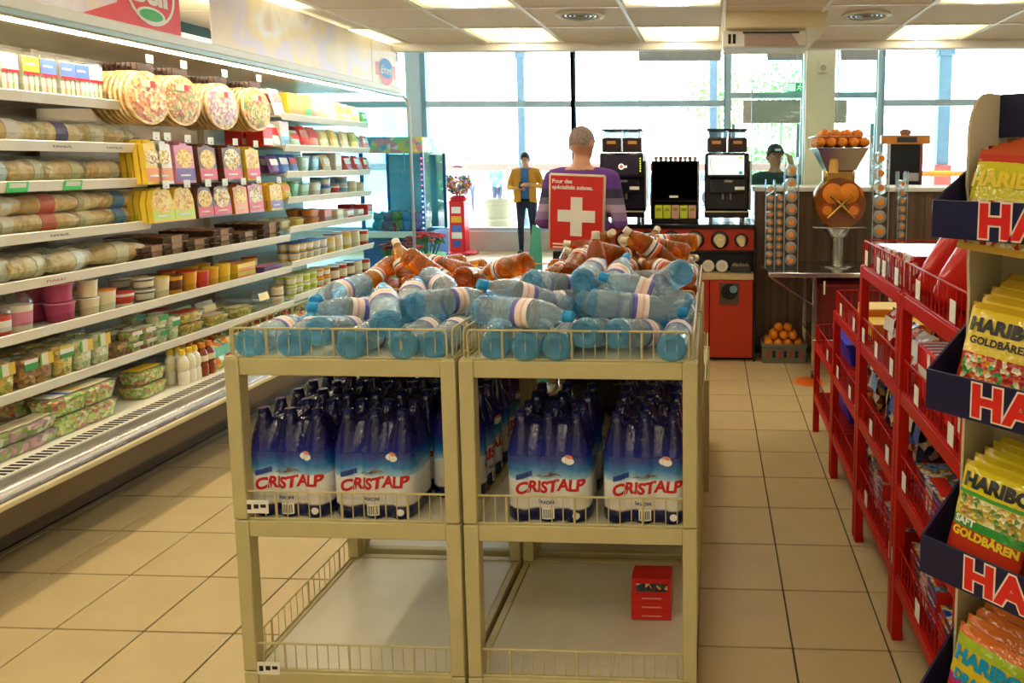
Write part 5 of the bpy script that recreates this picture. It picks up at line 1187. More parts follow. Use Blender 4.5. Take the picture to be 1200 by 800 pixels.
t = thing('storage_box', 'deep blue plastic box on the lowest red rack', 'box', (RXA + 0.3, 3.78, zz), group=GR)
loft([(0.36, 0.38, 0), (0.4, 0.42, 0.1), (0.42, 0.44, 0.1), (0.42, 0.44, 0.112)], 0.02).build('tub', mat('blue_plastic', '#2b2fb0', 0.35), t)
loft([(0.43, 0.45, 0.112), (0.43, 0.45, 0.122), (0.36, 0.38, 0.13)], 0.02).build('lid', MATS['blue_plastic'], t)
for s in (-1, 1): MB().box(-0.05, 0.05, s * 0.223, s * 0.232, 0.07, 0.12, 0.003).build('clip_handle', M_black, t)
zz = RT[0] - 0.004
stack(1.81, zz, 4, M_comic, 'blue boxed comic in the lowest basket beside the candy display', w=0.24, h=0.024)
stack(2.09, zz, 5, M_comic, 'blue boxed comic in the far half of the lowest basket', w=0.27, h=0.024)
stack(2.46, zz, 4, M_comic2, 'dark magazine in the lowest basket of the second rack', w=0.22)
stack(2.72, zz, 6, M_comic2, 'dark magazine in the far half of the lowest basket, second rack', w=0.22)
for k in range(2): bag('striped blue play bag in the lowest basket of the third rack, %s along' % ORD[k], (RXA + 0.12, 3.05 + 0.22 * k, zz), 0.2, 0.2, 0.08, M_swt2, M_sky, 0.1)
t = dup(bpy.data.objects['storage_box'], (RXA + 0.3, 3.78, zz), (0, 0, 0), 'blue plastic box on the bottom deck of the lowest red rack')

# ------------------------------------------------------------------ cardboard candy display, turned towards the aisle
HU = Vector((0.695, -0.719, 0)); HV = Vector((0.719, 0.695, 0))
HA = math.atan2(HU.y, HU.x)
HC = thing('candy_display', 'tall navy and cream cardboard display with trays of candy bags', 'display', (0.452, 1.45, 0), (0, 0, HA))
M_navy = mat('navy_card', '#14123e', 0.4, var=0.04)
M_crd = mat('cream_card', '#cfc4a2', 0.6, var=0.03)
M_hred = mat('candy_red_letter', '#d8231c', 0.35, var=0.02)
M_hwht = mat('candy_letter_rim', '#f0ddd0', 0.4, var=0.02)
HW, HD = 0.62, 0.30
# side walls with curved top, back, header
def side(x):
    pts = [(0.145, 0.0), (HD, 0.0), (HD, 1.74)]
    pts += [(HD - 0.0 - 0.0, 1.75)]
    for k in range(7): a = PI / 2 * k / 6; pts.append((0.20 - 0.085 * math.sin(a), 1.66 + 0.09 * math.cos(a)))
    pts += [(0.115, 1.55), (0.13, 1.50), (0.135, 1.43), (0.135, 1.38), (0.145, 1.3)]
    MB().prism(pts, x, x + 0.006, 'YZ').build('side_wall', M_crd, HC)
side(0.012); side(HW - 0.018)
MB().box(0.012, HW - 0.012, HD - 0.006, HD, 0, 1.75).build('back_wall', M_crd, HC)
MB().box(0.016, HW - 0.016, HD - 0.05, HD - 0.046, 1.655, 1.75).build('header_panel', M_navy, HC)
MB().box(0.02, HW - 0.02, 0.15, HD - 0.01, 0, 0.25).build('plinth', M_navy, HC)
TRAYS = [(1.447, 1.524), (1.085, 1.170), (0.722, 0.806), (0.36, 0.445)]
for (z0, z1) in TRAYS:
    tr = MB().box(0.0, HW, 0.0, 0.005, z0, z1, 0.001).build('tray_front', M_navy, HC)
    MB().box(0.0, HW, 0.005, HD - 0.006, z0, z0 + 0.005).build('tray_floor', M_crd, HC)
    for x in (0.0, HW - 0.006):
        MB().prism([(0.005, z0), (0.20, z0), (0.20, z1 + 0.07), (0.175, z1 + 0.075), (0.005, z1)], x, x + 0.005, 'YZ').build('tray_side', M_navy, HC)
    zc = (z0 + z1) / 2 - 0.002
    text('HARIBO', 0.088, M_hwht, tr, (0.098, -0.0006, zc), (PI / 2, 0, 0), 0, 0.0075, 0.0003, align='LEFT', space=1.1)
    text('HARIBO', 0.088, M_hred, tr, (0.098, -0.0012, zc), (PI / 2, 0, 0), 0, 0.004, 0.0006, align='LEFT', space=1.1)
price_tag(HC, (0.24, -0.003, 1.52), (0, 0.08, 0), 0.05, 0.04)
def candy_bag(key, stops, wpat, texts, w=0.155, h=0.215):
    """pillow bag with crimped seals; origin at the bottom middle of its front, leaning is set by the caller"""
    t = thing('candy_bag', 'x', 'candy bag'); d = 0.035
    nx, nz = 14, 18
    def bul(u, s): return d / 2 * max(0, (1 - abs(u) ** 3) * (1 - abs(s) ** 5)) ** 0.75
    v = []; f = []
    for sg in (-1, 1):
        for i in range(nz + 1):
            for j in range(nx + 1):
                u, s = 2 * j / nx - 1, 2 * i / nz - 1
                wr = 0.0018 * math.sin(j * 2.3 + i * 1.1) * (1 - abs(s)) + (0.0012 * (j % 2) if abs(s) > 0.9 else 0)
                v.append((u * w / 2 * (1 - 0.03 * (1 - s * s)), sg * (bul(u, s)) + wr, (s + 1) / 2 * h))
    o2 = (nx + 1) * (nz + 1)
    for i in range(nz):
        for j in range(nx):
            a = i * (nx + 1) + j; f += [(a, a + 1, a + nx + 2, a + nx + 1), (a + o2, a + nx + 1 + o2, a + nx + 2 + o2, a + 1 + o2)]
    MB().add(v, f).build('film', bands('bagfilm_' + key, stops, 'Z', 0, h, 0.12, 0.006, 30, 0.7, bump=0.5), t, ang=70)
    # clear window with the sweets behind it
    z0, z1 = wpat[1] * h, wpat[2] * h; n = 8; m_ = 5; v = []; f = []
    for i in range(m_ + 1):
        for j in range(n + 1):
            u = -0.86 + 1.72 * j / n; z = z0 + (z1 - z0) * i / m_; s = 2 * z / h - 1
            v.append((u * w / 2, -bul(u, s) - 0.0022, z))
    for i in range(m_):
        for j in range(n): a = i * (n + 1) + j; f.append((a, a + 1, a + n + 2, a + n + 1))
    MB().add(v, f).build('sweets_window', wpat[0], t, ang=70)
    for (s_, size, z, x, m, bd, sp) in texts:
        me = text_mesh(s_, size, 0, bd, 0.0, 0.012, None, sp, 'CENTER').copy()
        for q in me.vertices:
            px, pz = q.co.x + x, q.co.y + z
            q.co = (px, -bul(max(-1, min(1, 2 * px / w)), max(-1, min(1, 2 * pz / h - 1))) - 0.0028, pz)
        me.materials.append(m); put('lettering', me, t)
    return t
M_bearsw = pat('fruit_gums', ['#c83a2a', '#e5a02c', '#3fa04a', '#e9d9a0', '#d9622c', '#b8322c', '#f0e6c4'], 105, 'voronoi', 0.15, 0.7, bump=0.6)
M_bearsy = pat('yellow_gums', ['#c9b23a', '#8a8a2c', '#d9c46a', '#5a8a3a', '#b8923a', '#e9e2b0'], 105, 'voronoi', 0.15, 0.7, bump=0.6)
M_drag = pat('round_sweets', ['#2f8a3c', '#d8322a', '#e5c02c', '#6a2a6a', '#e58a2e', '#3a3a3a'], 75, 'voronoi', 0.15, 0.7, bump=0.6)
M_sour = pat('pale_gums', ['#d9c48a', '#e9d9a8', '#c9a85a', '#b8322c', '#efe6cc'], 105, 'voronoi', 0.15, 0.7, bump=0.6)
M_bki = mat('bag_black_ink', '#17140f', 0.3, var=0)
M_bui = mat('bag_blue_ink', '#1590b8', 0.3, var=0)
M_ylx = mat('bag_yellow_ink', '#f0d22c', 0.3, var=0)
g0 = candy_bag('gold', [(0, '#c9a02c'), (0.04, '#c83a22'), (0.5, '#e8cc34'), (0.93, '#d0a828')], (M_bearsw, 0.05, 0.50), [('HARIBO', 0.038, 0.166, 0.003, M_bki, 0.0024, 1.04), ('GOLDBÄREN', 0.0215, 0.134, 0.003, M_bki, 0.0007, 1.0)])
j0 = candy_bag('juice', [(0, '#c83a22'), (0.37, '#3c9a3a'), (0.46, '#d8c84a'), (0.68, '#4aa03a'), (0.72, '#e0cc24'), (0.95, '#c9b01c')], (M_bearsy, 0.46, 0.68), [('HARIBO', 0.038, 0.176, 0.003, M_bki, 0.0024, 1.04), ('SAFT', 0.020, 0.092, -0.045, M_tagw, 0.0008, 1.0), ('GOLDBÄREN', 0.0235, 0.068, 0.002, M_ylx, 0.0012, 1.0)])
d0_ = candy_bag('drag', [(0, '#c83a22'), (0.42, '#b83a8a'), (0.5, '#e0c024'), (0.8, '#a8c02c'), (0.9, '#d8722a')], (M_drag, 0.04, 0.42), [('HARIBO', 0.039, 0.154, 0.003, M_bui, 0.0028, 1.04), ('DRAGIBUS', 0.028, 0.112, 0.004, M_bui, 0.0016, 1.0)])
y0_ = candy_bag('sour', [(0, '#c8a03a'), (0.1, '#d8c46a'), (0.5, '#d9cf2c'), (0.86, '#c83a2a'), (0.94, '#c8502a')], (M_sour, 0.06, 0.48), [('HARIBO', 0.042, 0.146, 0.0, M_ylx, 0.002, 1.02)])
for p in (g0, j0, d0_, y0_): p['fresh'] = 1
def place_bag(p, tray, u, v, lean, label, dz=0.0, rz=0.0, roll=0.07):
    z = TRAYS[tray][0] + 0.006 + dz
    c = Vector((0.452, 1.45, 0)) + HU * u + HV * v
    use(p, (c.x, c.y, z), (-lean, roll, HA + rz), label, 'candy bags in the cardboard display')
for i, (p, nm, tr) in enumerate(((y0_, 'yellow and red sour candy bag', 0), (g0, 'golden candy bag with black lettering', 1), (j0, 'yellow and green fruit-juice candy bag', 2), (d0_, 'multicoloured candy bag with blue lettering', 3))):
    tn = ['top', 'second', 'third', 'lowest'][i]
    dz = (-0.035, 0.004, 0.016, 0.0)[i]
    for k in range(5):
        lab = '%s, %s, %s tray, column by the side wall' % (nm, ('front one', 'second', 'third', 'fourth', 'rearmost')[k], tn)
        place_bag(p, tr, 0.105 + 0.004 * k, 0.052 + 0.042 * k, 0.30 - 0.05 * k, lab, dz + (0.004 if i != 1 else 0.01) * k, random.uniform(-0.03, 0.03))
    for k in range(4):
        lab = '%s, %s, %s tray, middle column' % (nm, ('front one', 'second', 'third', 'rearmost')[k], tn)
        place_bag(p, tr, 0.272 + 0.003 * k, 0.045 + 0.045 * k, 0.2 - 0.04 * k, lab, dz - 0.01 + 0.008 * k, random.uniform(-0.03, 0.03))
# ------------------------------------------------------------------ coffee counter and its machines
M_or = mat('counter_red_orange', '#b8341c', 0.4, var=0.05)
M_blk2 = mat('machine_black', '#121217', 0.2, var=0.1, spec=0.6)
M_lidc = mat('cup_lid_cream', '#d9c79a', 0.4, var=0.03)
M_sil = mat('machine_silver', '#9a948a', 0.3, 0.8)
CY = 5.54
ct = thing('coffee_counter', 'black and red-orange coffee counter with round cup dispensers', 'counter', (-0.35, CY, 0))
cx0, cx1 = -0.72, 0.69
MB().box(cx0, cx1, 0.02, 0.62, 0.08, 0.70, 0.003).build('carcass', M_blk2, ct)
MB().box(cx0, cx1, 0.05, 0.6, 0.0, 0.08).build('toe_kick', M_black, ct)
MB().box(cx0, cx1, 0.16, 0.62, 0.70, 0.92).build('niche_back', M_dark, ct)
MB().box(cx0 - 0.01, cx1 + 0.01, -0.02, 0.64, 1.075, 1.11, 0.004).build('worktop', M_blk2, ct)
MB().box(cx0, cx1, 0.0, 0.62, 0.90, 1.075, 0.003).build('dispenser_panel', M_or, ct)
MB().box(cx0, cx1, -0.004, 0.3, 0.885, 0.902, 0.002).build('panel_trim', M_blk2, ct)
MB().box(cx0, cx1, -0.006, 0.5, 0.665, 0.715, 0.003).build('cream_ledge', mat('counter_cream', '#c9b184', 0.5), ct)
MB().box(cx1 - 0.0, cx1 + 0.02, -0.01, 0.64, 0, 1.075, 0.003).build('end_panel', M_blk2, ct)
MB().box(cx0 - 0.02, cx0, -0.01, 0.64, 0, 1.075, 0.003).build('end_panel', M_blk2, ct)
for k in range(4):
    xa = cx1 - (k + 1) * 0.352 + 0.004; xb = cx1 - k * 0.352 - 0.004
    dr = MB().box(xa, xb, -0.004, 0.02, 0.03, 0.662, 0.003).build('door', M_or, ct)
    if k == 0:
        MB().box(0.436 - 0.02, 0.436 + 0.14, -0.010, -0.004, 0.465, 0.64, 0.003).build('waste_plate', mat('waste_plate_brown', '#5d4a3c', 0.4), dr)
        MB().cyl(0.066, 0, 0.004, 28, M=Matrix.Translation((0.496, -0.010, 0.572)) @ Matrix.Rotation(PI / 2, 4, 'X')).build('waste_hole', M_black, dr)
        MB().lathe([(0, 0), (0.03, 0), (0.03, 0.004), (0, 0.004)], 18, M=Matrix.Translation((0.53, -0.014, 0.59)) @ Matrix.Rotation(PI / 2, 4, 'X')).build('hole_glint', mat('glint_blue', '#6f9fb0', 0.3), dr)  # pale blue disc, a glint painted onto the black hole
Q90 = Matrix.Rotation(PI / 2, 4, 'X')
for k, (px, r) in enumerate(((731, 10), (759, 10.5), (786.7, 10.5), (815, 10.5), (843.5, 10.5), (868.5, 8))):
    x = atY(px, 281, CY).x + 0.35; s = r / 147
    ring = MB().lathe([(s * 0.74, 0), (s, 0.0), (s * 1.02, 0.012), (s * 0.94, 0.024), (s * 0.8, 0.026), (s * 0.74, 0.01)], 26, M=Matrix.Translation((x, 0.0, 0.985)) @ Q90).build('dispenser_ring', M_blk2, ct)
    if k == 2:
        MB().cyl(s * 0.76, 0.0, 0.012, 22, M=Matrix.Translation((x, 0, 0.985)) @ Q90).build('dispenser_plate', M_black, ring)
        MB().cyl(s * 0.2, 0.012, 0.02, 12, M=Matrix.Translation((x, 0, 0.985)) @ Q90).build('dispenser_knob', M_lidc, ring)
    else:
        MB().lathe([(0, 0.03), (s * 0.5, 0.03), (s * 0.56, 0.034), (s * 0.7, 0.02), (s * 0.74, 0.004), (0, 0.0)], 22, M=Matrix.Translation((x, 0, 0.985)) @ Q90).build('cup_lid', M_lidc, ring)
        MB().cyl(s * 0.46, 0.03, 0.05, 20, M=Matrix.Translation((x + 0.004, 0, 0.962)) @ Q90, c=0.003).build('lid_rim', M_lidc, ring)
for k, (px, lab) in enumerate(((830, 'beside the waste door'), (846, 'next to the stirrer box'), (800, 'hidden half behind the amber bottles'))):
    x = atY(px, 311, CY + 0.08).x
    t = thing('paper_cup_stack', 'stack of white paper cups lying in the counter niche ' + lab, 'cups', (x, CY + 0.06, 0.766), group='cup stacks in the niche')
    MB().lathe([(0, 0), (0.045, 0), (0.05, 0.003), (0.05, 0.008), (0.046, 0.012), (0.036, 0.09), (0, 0.09)], 20, M=Matrix.Rotation(-PI / 2, 4, 'X')).build('cup', mm('papercup', '#ddd4c2'), t)
    MB().lathe([(0.03, -0.001), (0.042, -0.001), (0.042, 0.0), (0.03, 0.0)], 20, M=Matrix.Rotation(-PI / 2, 4, 'X')).build('cup_base', mm('papercup2', '#efe9da'), t)
p = atY(868, 312, CY + 0.06)
t = thing('stirrer_box', 'open box of wooden stirrers in the counter niche', 'box', (p.x, CY + 0.04, 0.716))
MB().box(-0.08, 0.08, 0, 0.1, 0, 0.05, 0.003).build('tray', M_dark, t)
for k in range(14): MB().box(-0.07 + 0.01 * k, -0.064 + 0.01 * k, 0.01, 0.09, 0.05, 0.056 + 0.02 * ((k * 7) % 5) / 5, 0.001).build('stirrer', mm('stirrer', '#cdbd92'), t)

def coffee_machine(label, x0, x1, on):
    t = thing('coffee_machine', label, 'coffee machine', ((x0 + x1) / 2, CY + 0.08, 1.11), group='coffee machines'); w = (x1 - x0) / 2
    for a in (-1, 1):
        for b in (0.05, 0.38): MB().cyl(0.016, 0, 0.045, 12, M=Matrix.Translation((a * (w - 0.05), b, 0))).build('foot', M_sil, t)
    MB().box(-w, w, 0, 0.44, 0.045, 0.10, 0.006).build('drip_tray', M_blk2, t)
    MB().box(-w + 0.005, w - 0.005, -0.006, 0.0, 0.088, 0.1, 0.002).build('tray_edge', mat('pale_trim', '#b9ad84', 0.35), t)
    MB().box(-w, w, 0.10, 0.44, 0.1, 0.56, 0.01).build('housing', M_blk2, t)
    MB().box(-w + 0.04, w - 0.04, 0.0, 0.11, 0.24, 0.36, 0.008).build('outlet_head', M_blk2, t)
    for a in (-0.03, 0.03): MB().cyl(0.01, 0.19, 0.245, 10, M=Matrix.Translation((a, 0.05, 0))).build('spout', M_sil, t)
    MB().box(w * 0.35, w * 0.78, -0.002, 0.0, 0.27, 0.295).build('white_sticker', M_tagw, t)
    MB().box(-w * 0.12, w * 0.25, -0.002, 0.0, 0.33, 0.348).build('brand_plate', M_sil, t)
    sf = MB().box(-w + 0.004, w - 0.004, -0.02, 0.12, 0.365, 0.565, 0.012).build('screen_frame', M_blk2, t)
    m_s = mat('screen_lit', '#cfe0e2', 0.3, var=0.05, emit=0.75) if on else mat('screen_dark', '#241f2b', 0.25, var=0.2, emit=0.25)
    MB().box(-w + 0.03, w - 0.045, -0.023, -0.02, 0.39, 0.545, 0.001).build('screen', m_s, sf)
    if on:
        MB().tube([(-w + 0.06, -0.024, 0.53), (-w + 0.045, -0.024, 0.5), (-w + 0.05, -0.024, 0.45), (-w + 0.08, -0.024, 0.4)], 0.004, 6).build('screen_curve', M_tagw, sf)
        MB().cyl(0.012, 0, 0.001, 14, M=Matrix.Translation((w - 0.075, -0.023, 0.525)) @ Q90).build('screen_badge', mat('screen_lime', '#b5d23c', 0.4, emit=0.6), sf)
        MB().box(w - 0.085, w - 0.06, -0.0242, -0.023, 0.395, 0.42).build('screen_badge', mat('screen_teal', '#3c9aa0', 0.4, emit=0.4), sf)
    else:
        MB().cyl(0.024, 0, 0.001, 20, M=Matrix.Translation((0.0, -0.023, 0.455)) @ Q90).build('cup_picture', mat('screen_white', '#e6e0da', 0.4, emit=0.7), sf)
        MB().cyl(0.014, 0.001, 0.002, 16, M=Matrix.Translation((0.0, -0.023, 0.455)) @ Q90).build('coffee_picture', mat('screen_coffee', '#b06a3a', 0.4, emit=0.4), sf)
        MB().tube([(0.022, -0.024, 0.455), (0.045, -0.024, 0.462), (0.045, -0.024, 0.45), (0.022, -0.024, 0.447)], 0.004, 5).build('cup_handle_picture', MATS['screen_white'], sf)
        for k in range(6): MB().cyl(0.006, 0, 0.002, 8, M=Matrix.Translation((w - 0.028, -0.02, 0.42 + 0.02 * k)) @ Q90).build('indicator_light', mat('lime_light', '#c8d838', 0.4, emit=1.2), sf)
    for a in (-1, 1):
        hp = MB().box(min(a * 0.006, a * (w - 0.02)), max(a * 0.006, a * (w - 0.02)), 0.02, 0.36, 0.57, 0.685, 0.006).build('bean_hopper', mat('hopper_smoke', '#33211c', 0.15, var=0.2), t)
        MB().box(min(a * 0.05, a * 0.12), max(a * 0.05, a * 0.12), 0.016, 0.02, 0.635, 0.66).build('hopper_label', mat('amber_label_plate', '#c08a4a', 0.4), hp)
    for a in (-1, 1): MB().box(min(a * 0.01, a * (w - 0.03)), max(a * 0.01, a * (w - 0.03)), 0.03, 0.35, 0.685, 0.74, 0.006).build('hopper_neck', clear('smoke_clear', '#9fb4b8', 0.15, 0.1, 1.2), t)
    MB().box(-w + 0.015, w - 0.015, 0.02, 0.37, 0.74, 0.757, 0.004).build('lid', M_blk2, t)
    MB().box(w, w + 0.012, 0.05, 0.42, 0.12, 0.5, 0.003).build('side_panel', M_sil, t)
    return t
coffee_machine('black coffee machine with a dark screen and lime lights by the sweater', -0.90, -0.54, False)
coffee_machine('black coffee machine with a bright screen beside the wooden counter', -0.055, 0.305, True)
t = thing('capsule_display', 'black glass-fronted display of sachets and lime boxes between the coffee machines', 'display case', (-0.296, CY + 0.1, 1.11))
w = 0.19
MB().box(-w, w, 0.0, 0.36, 0, 0.035, 0.004).build('base', M_blk2, t)
for a in (-1, 1): MB().prism([(0, 0.03), (0.36, 0.03), (0.36, 0.5), (0.1, 0.5), (0, 0.2)], a * w - 0.006, a * w + 0.006, 'YZ').build('side_wall', M_blk2, t)
MB().box(-w, w, 0.34, 0.36, 0.03, 0.5).build('back_wall', M_black, t)
MB().box(-w, w, 0.08, 0.36, 0.17, 0.18).build('shelf', M_blk2, t)
MB().add([(-w, 0.005, 0.2), (w, 0.005, 0.2), (w, 0.1, 0.49), (-w, 0.1, 0.49)], [(0, 1, 2, 3)]).build('sloping_glass', pane('smoked_glass', '#5a5f68', 1.0), t)
MB().box(-0.04, 0.03, -0.004, 0.0, 0.205, 0.222).build('brand_plate', M_tagw, t)
for k in range(5):
    x = -0.13 + 0.068 * k
    b = thing('sachet_box', '%s tea box in the display between the coffee machines, %s along' % (('lime', 'lime', 'pink', 'lime', 'pink')[k], ORD[k]), 'box', (-0.296 + x, CY + 0.11, 1.146), group='tea boxes in the display')
    m = mm('limebox', '#c8cf2c') if k in (0, 1, 3) else mm('pinkbox', '#cf9a86')
    MB().box(-0.031, 0.031, 0, 0.09, 0, 0.105, 0.003).build('carton_body', m, b)
    MB().box(-0.02, 0.02, -0.001, 0, 0.06, 0.085).build('side_print', mm('boxink', '#8a8a20'), b)
    MB().box(-0.024, 0.024, 0.004, 0.086, 0.105, 0.106).build('top_flap', m, b)
for k in range(9):
    x = -0.16 + 0.04 * k
    b = thing('coffee_creamer', 'small creamer pot on top of the tea display, %s along' % ORD[k], 'creamer', (-0.296 + x, CY + 0.26, 1.61), group='creamer pots on the tea display')
    MB().lathe([(0, 0), (0.013, 0), (0.018, 0.03), (0.02, 0.032), (0.02, 0.035), (0, 0.036)], 10).build('pot', (mm('crem_a', '#e3d6c0'), mm('crem_b', '#a86a4a'))[k % 2], b)
    MB().cyl(0.0195, 0.036, 0.037, 10).build('foil_lid', M_tagw, b)
MB().box(-w, w, 0.1, 0.36, 0.496, 0.5).build('top_shelf', M_blk2, t)

# ------------------------------------------------------------------ wooden counter wall, steel table, juicer, bottle tubes, oranges
wc = thing('wooden_counter', 'dark brown plank-fronted service counter behind the orange juicer', 'counter', (0.36, 5.80, 0))
M_wood = bands('walnut_plank', [(0, '#5a4230'), (0.3, '#6b5039'), (0.55, '#4f3a2a'), (0.8, '#62492f')], 'X', -0.08, 0.08, 0.5, 0.04, 14, interp='LINEAR')
pm = MB().box(-0.068, 0.068, -0.012, 0.0, 0.06, 1.36, 0.003).mesh('plank', M_wood)
for k in range(14): put('plank', pm, wc, (0.07 + 0.1385 * k, 0, 0))
MB().box(0, 1.94, 0.0, 0.6, 0.0, 1.36).build('carcass', M_dark, wc)
MB().box(-0.01, 1.95, -0.03, 0.62, 1.36, 1.395, 0.004).build('worktop', M_white, wc)
MB().box(0, 1.94, 0.01, 0.5, 0, 0.06).build('toe_kick', M_black, wc)
TBX, TBY = 0.42, 5.06
tb = thing('steel_table', 'stainless steel work table carrying the orange juicer', 'table', (TBX, TBY, 0))
TW, TD, TH = 1.2, 0.62, 0.80
MB().box(0, TW, 0, TD, TH - 0.035, TH, 0.005).build('table_top', M_steel, tb)
for x in (0.34, 0.89, TW - 0.03):
    for y in (0.03, TD - 0.05):
        MB().box(x - 0.015, x + 0.015, y, y + 0.03, 0.08, TH - 0.035, 0.003).build('leg', M_steel, tb)
        MB().cyl(0.03, -0.012, 0.012, 14, M=Matrix.Translation((x, y + 0.015, 0.031)) @ Matrix.Rotation(PI / 2, 4, 'Y')).build('caster', M_dark, tb)
MB().tube([(0.02, 0.03, TH - 0.04), (0.33, 0.03, TH - 0.24)], 0.008).build('brace', M_steel, tb)
MB().box(0.33, TW, 0.02, TD - 0.02, 0.28, 0.30, 0.003).build('lower_shelf', M_steel, tb)
MB().box(0.40, 0.412, 0.0, 0.02, TH - 0.16, TH - 0.06, 0.003).build('hook_handle', M_tagw, tb)
t = thing('waste_bin', 'dark red plastic bin under the steel table', 'bin', (TBX + 0.62, TBY + 0.3, 0.30))
loft([(0.4, 0.34, 0), (0.46, 0.4, 0.36), (0.48, 0.42, 0.36), (0.48, 0.42, 0.385)], 0.03).build('bin_body', mm('binred', '#6e1c1c'), t)
loft([(0.49, 0.43, 0.385), (0.49, 0.43, 0.4), (0.4, 0.36, 0.42)], 0.03).build('lid', mm('binred2', '#8a2422'), t)
# juicer
JX, JY = 0.985, 5.4
jx = atY(981, 300, JY).x
jc = thing('orange_juicer', 'steel and amber orange juicer with a basket of oranges on top', 'juicer', (jx, JY, TH))
M_ambp = clear('amber_cover', '#d98a2c', 0.25, 0.1, 1.3)
M_gold = mat('golden_steel', '#b08a4a', 0.25, 0.85)
M_ora = mat('orange_peel', '#ee8a1c', 0.45, var=0.08, scale=30, bump=0.2)
MB().lathe([(0, 0), (0.13, 0), (0.135, 0.008), (0.12, 0.018), (0, 0.02)], 28).build('foot_plate', M_steel, jc)
MB().cyl(0.048, 0.018, 0.27, 20).build('column', M_steel, jc)
MB().lathe([(0.05, 0.22), (0.075, 0.235), (0.12, 0.30), (0.115, 0.302), (0.06, 0.25), (0.05, 0.24)], 24).build('juice_funnel', M_steel, jc)
MB().box(-0.20, 0.20, -0.1, 0.12, 0.302, 0.312, 0.004).build('drip_shelf', M_steel, jc)
MB().lathe([(0, 0.0), (0.17, 0.0), (0.19, 0.02), (0.19, 0.14), (0.17, 0.17), (0, 0.17)], 32, M=Matrix.Translation((0, 0.1, 0.50)) @ Matrix.Rotation(PI / 2, 4, 'X')).build('press_housing', M_gold, jc)
MB().box(-0.12, 0.12, -0.05, 0.1, 0.6, 0.76, 0.03).build('neck_housing', M_gold, jc)
for a in (-1, 1):
    MB().lathe([(0, 0.0), (0.072, 0.0), (0.078, 0.006), (0.078, 0.03), (0.06, 0.045), (0, 0.05)], 24, M=Matrix.Translation((a * 0.058, -0.07, 0.565)) @ Q90).build('press_drum', M_ora, jc)
    MB().lathe([(0, 0.0), (0.05, 0.0), (0.055, 0.005), (0.055, 0.025), (0, 0.03)], 24, M=Matrix.Translation((a * 0.095, -0.07, 0.44)) @ Q90).build('press_drum', M_ora, jc)
    MB().tube([(a * 0.10, -0.125, 0.38), (0, -0.13, 0.48), (-a * 0.08, -0.125, 0.55)], 0.012, 8).build('press_bar', M_gold, jc)
MB().lathe([(0, 0), (0.185, 0), (0.19, 0.006), (0, 0.008)], 30, M=Matrix.Translation((0, -0.09, 0.49)) @ Q90).build('front_cover', M_ambp, jc)
fu = [(0.24, 0.22, 0.92), (0.235, 0.215, 0.918), (0.13, 0.13, 0.72)]
b_ = MB(); ring = lambda w_, d_, z_: [(-w_, -d_, z_), (w_, -d_, z_), (w_, d_, z_), (-w_, d_, z_)]
v = ring(0.19, 0.16, 0.905) + ring(0.11, 0.10, 0.74) + ring(0.106, 0.096, 0.745) + ring(0.186, 0.156, 0.905)
f = [(i, (i + 1) % 4, 4 + (i + 1) % 4, 4 + i) for i in range(4)] + [(4 + i, 4 + (i + 1) % 4, 8 + (i + 1) % 4, 8 + i) for i in range(4)] + [(8 + i, 8 + (i + 1) % 4, 12 + (i + 1) % 4, 12 + i) for i in range(4)] + [(12 + i, 12 + (i + 1) % 4, (i + 1) % 4, i) for i in range(4)]
b_.add(v, f).build('feed_hopper', M_steel, jc)
MB().box(-0.20, 0.20, -0.17, 0.17, 0.9, 0.908, 0.003).build('basket_floor', M_steel, jc)
for a in (-1, 1):
    rim = [(-0.21, a * 0.175, 0.99), (0.21, a * 0.175, 0.99)]
    MB().tube(rim, 0.004).build('basket_rail', M_steel, jc)
    MB().tube([(a * 0.21, -0.175, 0.99), (a * 0.21, 0.175, 0.99)], 0.004).build('basket_rail', M_steel, jc)
    for b in (-1, 1): MB().tube([(a * 0.21, b * 0.175, 0.905), (a * 0.21, b * 0.175, 0.99)], 0.004).build('basket_post', M_steel, jc)
MB().lathe([(0.0, 0.0), (0.035, 0.0), (0.035, 0.1), (0, 0.1)], 16, M=Matrix.Translation((-0.06, -0.11, 0.72))).build('feed_cup', mm('feedcup', '#e6b25c'), jc)
M_o2 = mat('orange_peel_deep', '#e5861a', 0.4, var=0.1, scale=30, bump=0.2)
def orange_proto():
    t = thing('orange', 'x', 'fruit'); MB().sphere(0.037, (0, 0, 0.037), 14, 9).build('peel', M_ora, t); MB().cyl(0.005, 0.0725, 0.0755, 6).build('stem_button', M_grn, t); return t
og = orange_proto(); og['fresh'] = 1
for layer, (nx_, ny_, z) in enumerate(((5, 4, 0.909), (4, 3, 0.971))):
    for i in range(nx_):
        for j in range(ny_):
            use(og, (jx + (i - (nx_ - 1) / 2) * 0.082, JY + (j - (ny_ - 1) / 2) * 0.082, TH + z), (random.uniform(-0.4, 0.4) * 0, 0, random.random() * 6), 'orange in the juicer basket, %s of row %s from the front, %s layer' % (ORD[i], ORD[j], ('lower', 'upper')[layer]), 'oranges in the juicer basket')
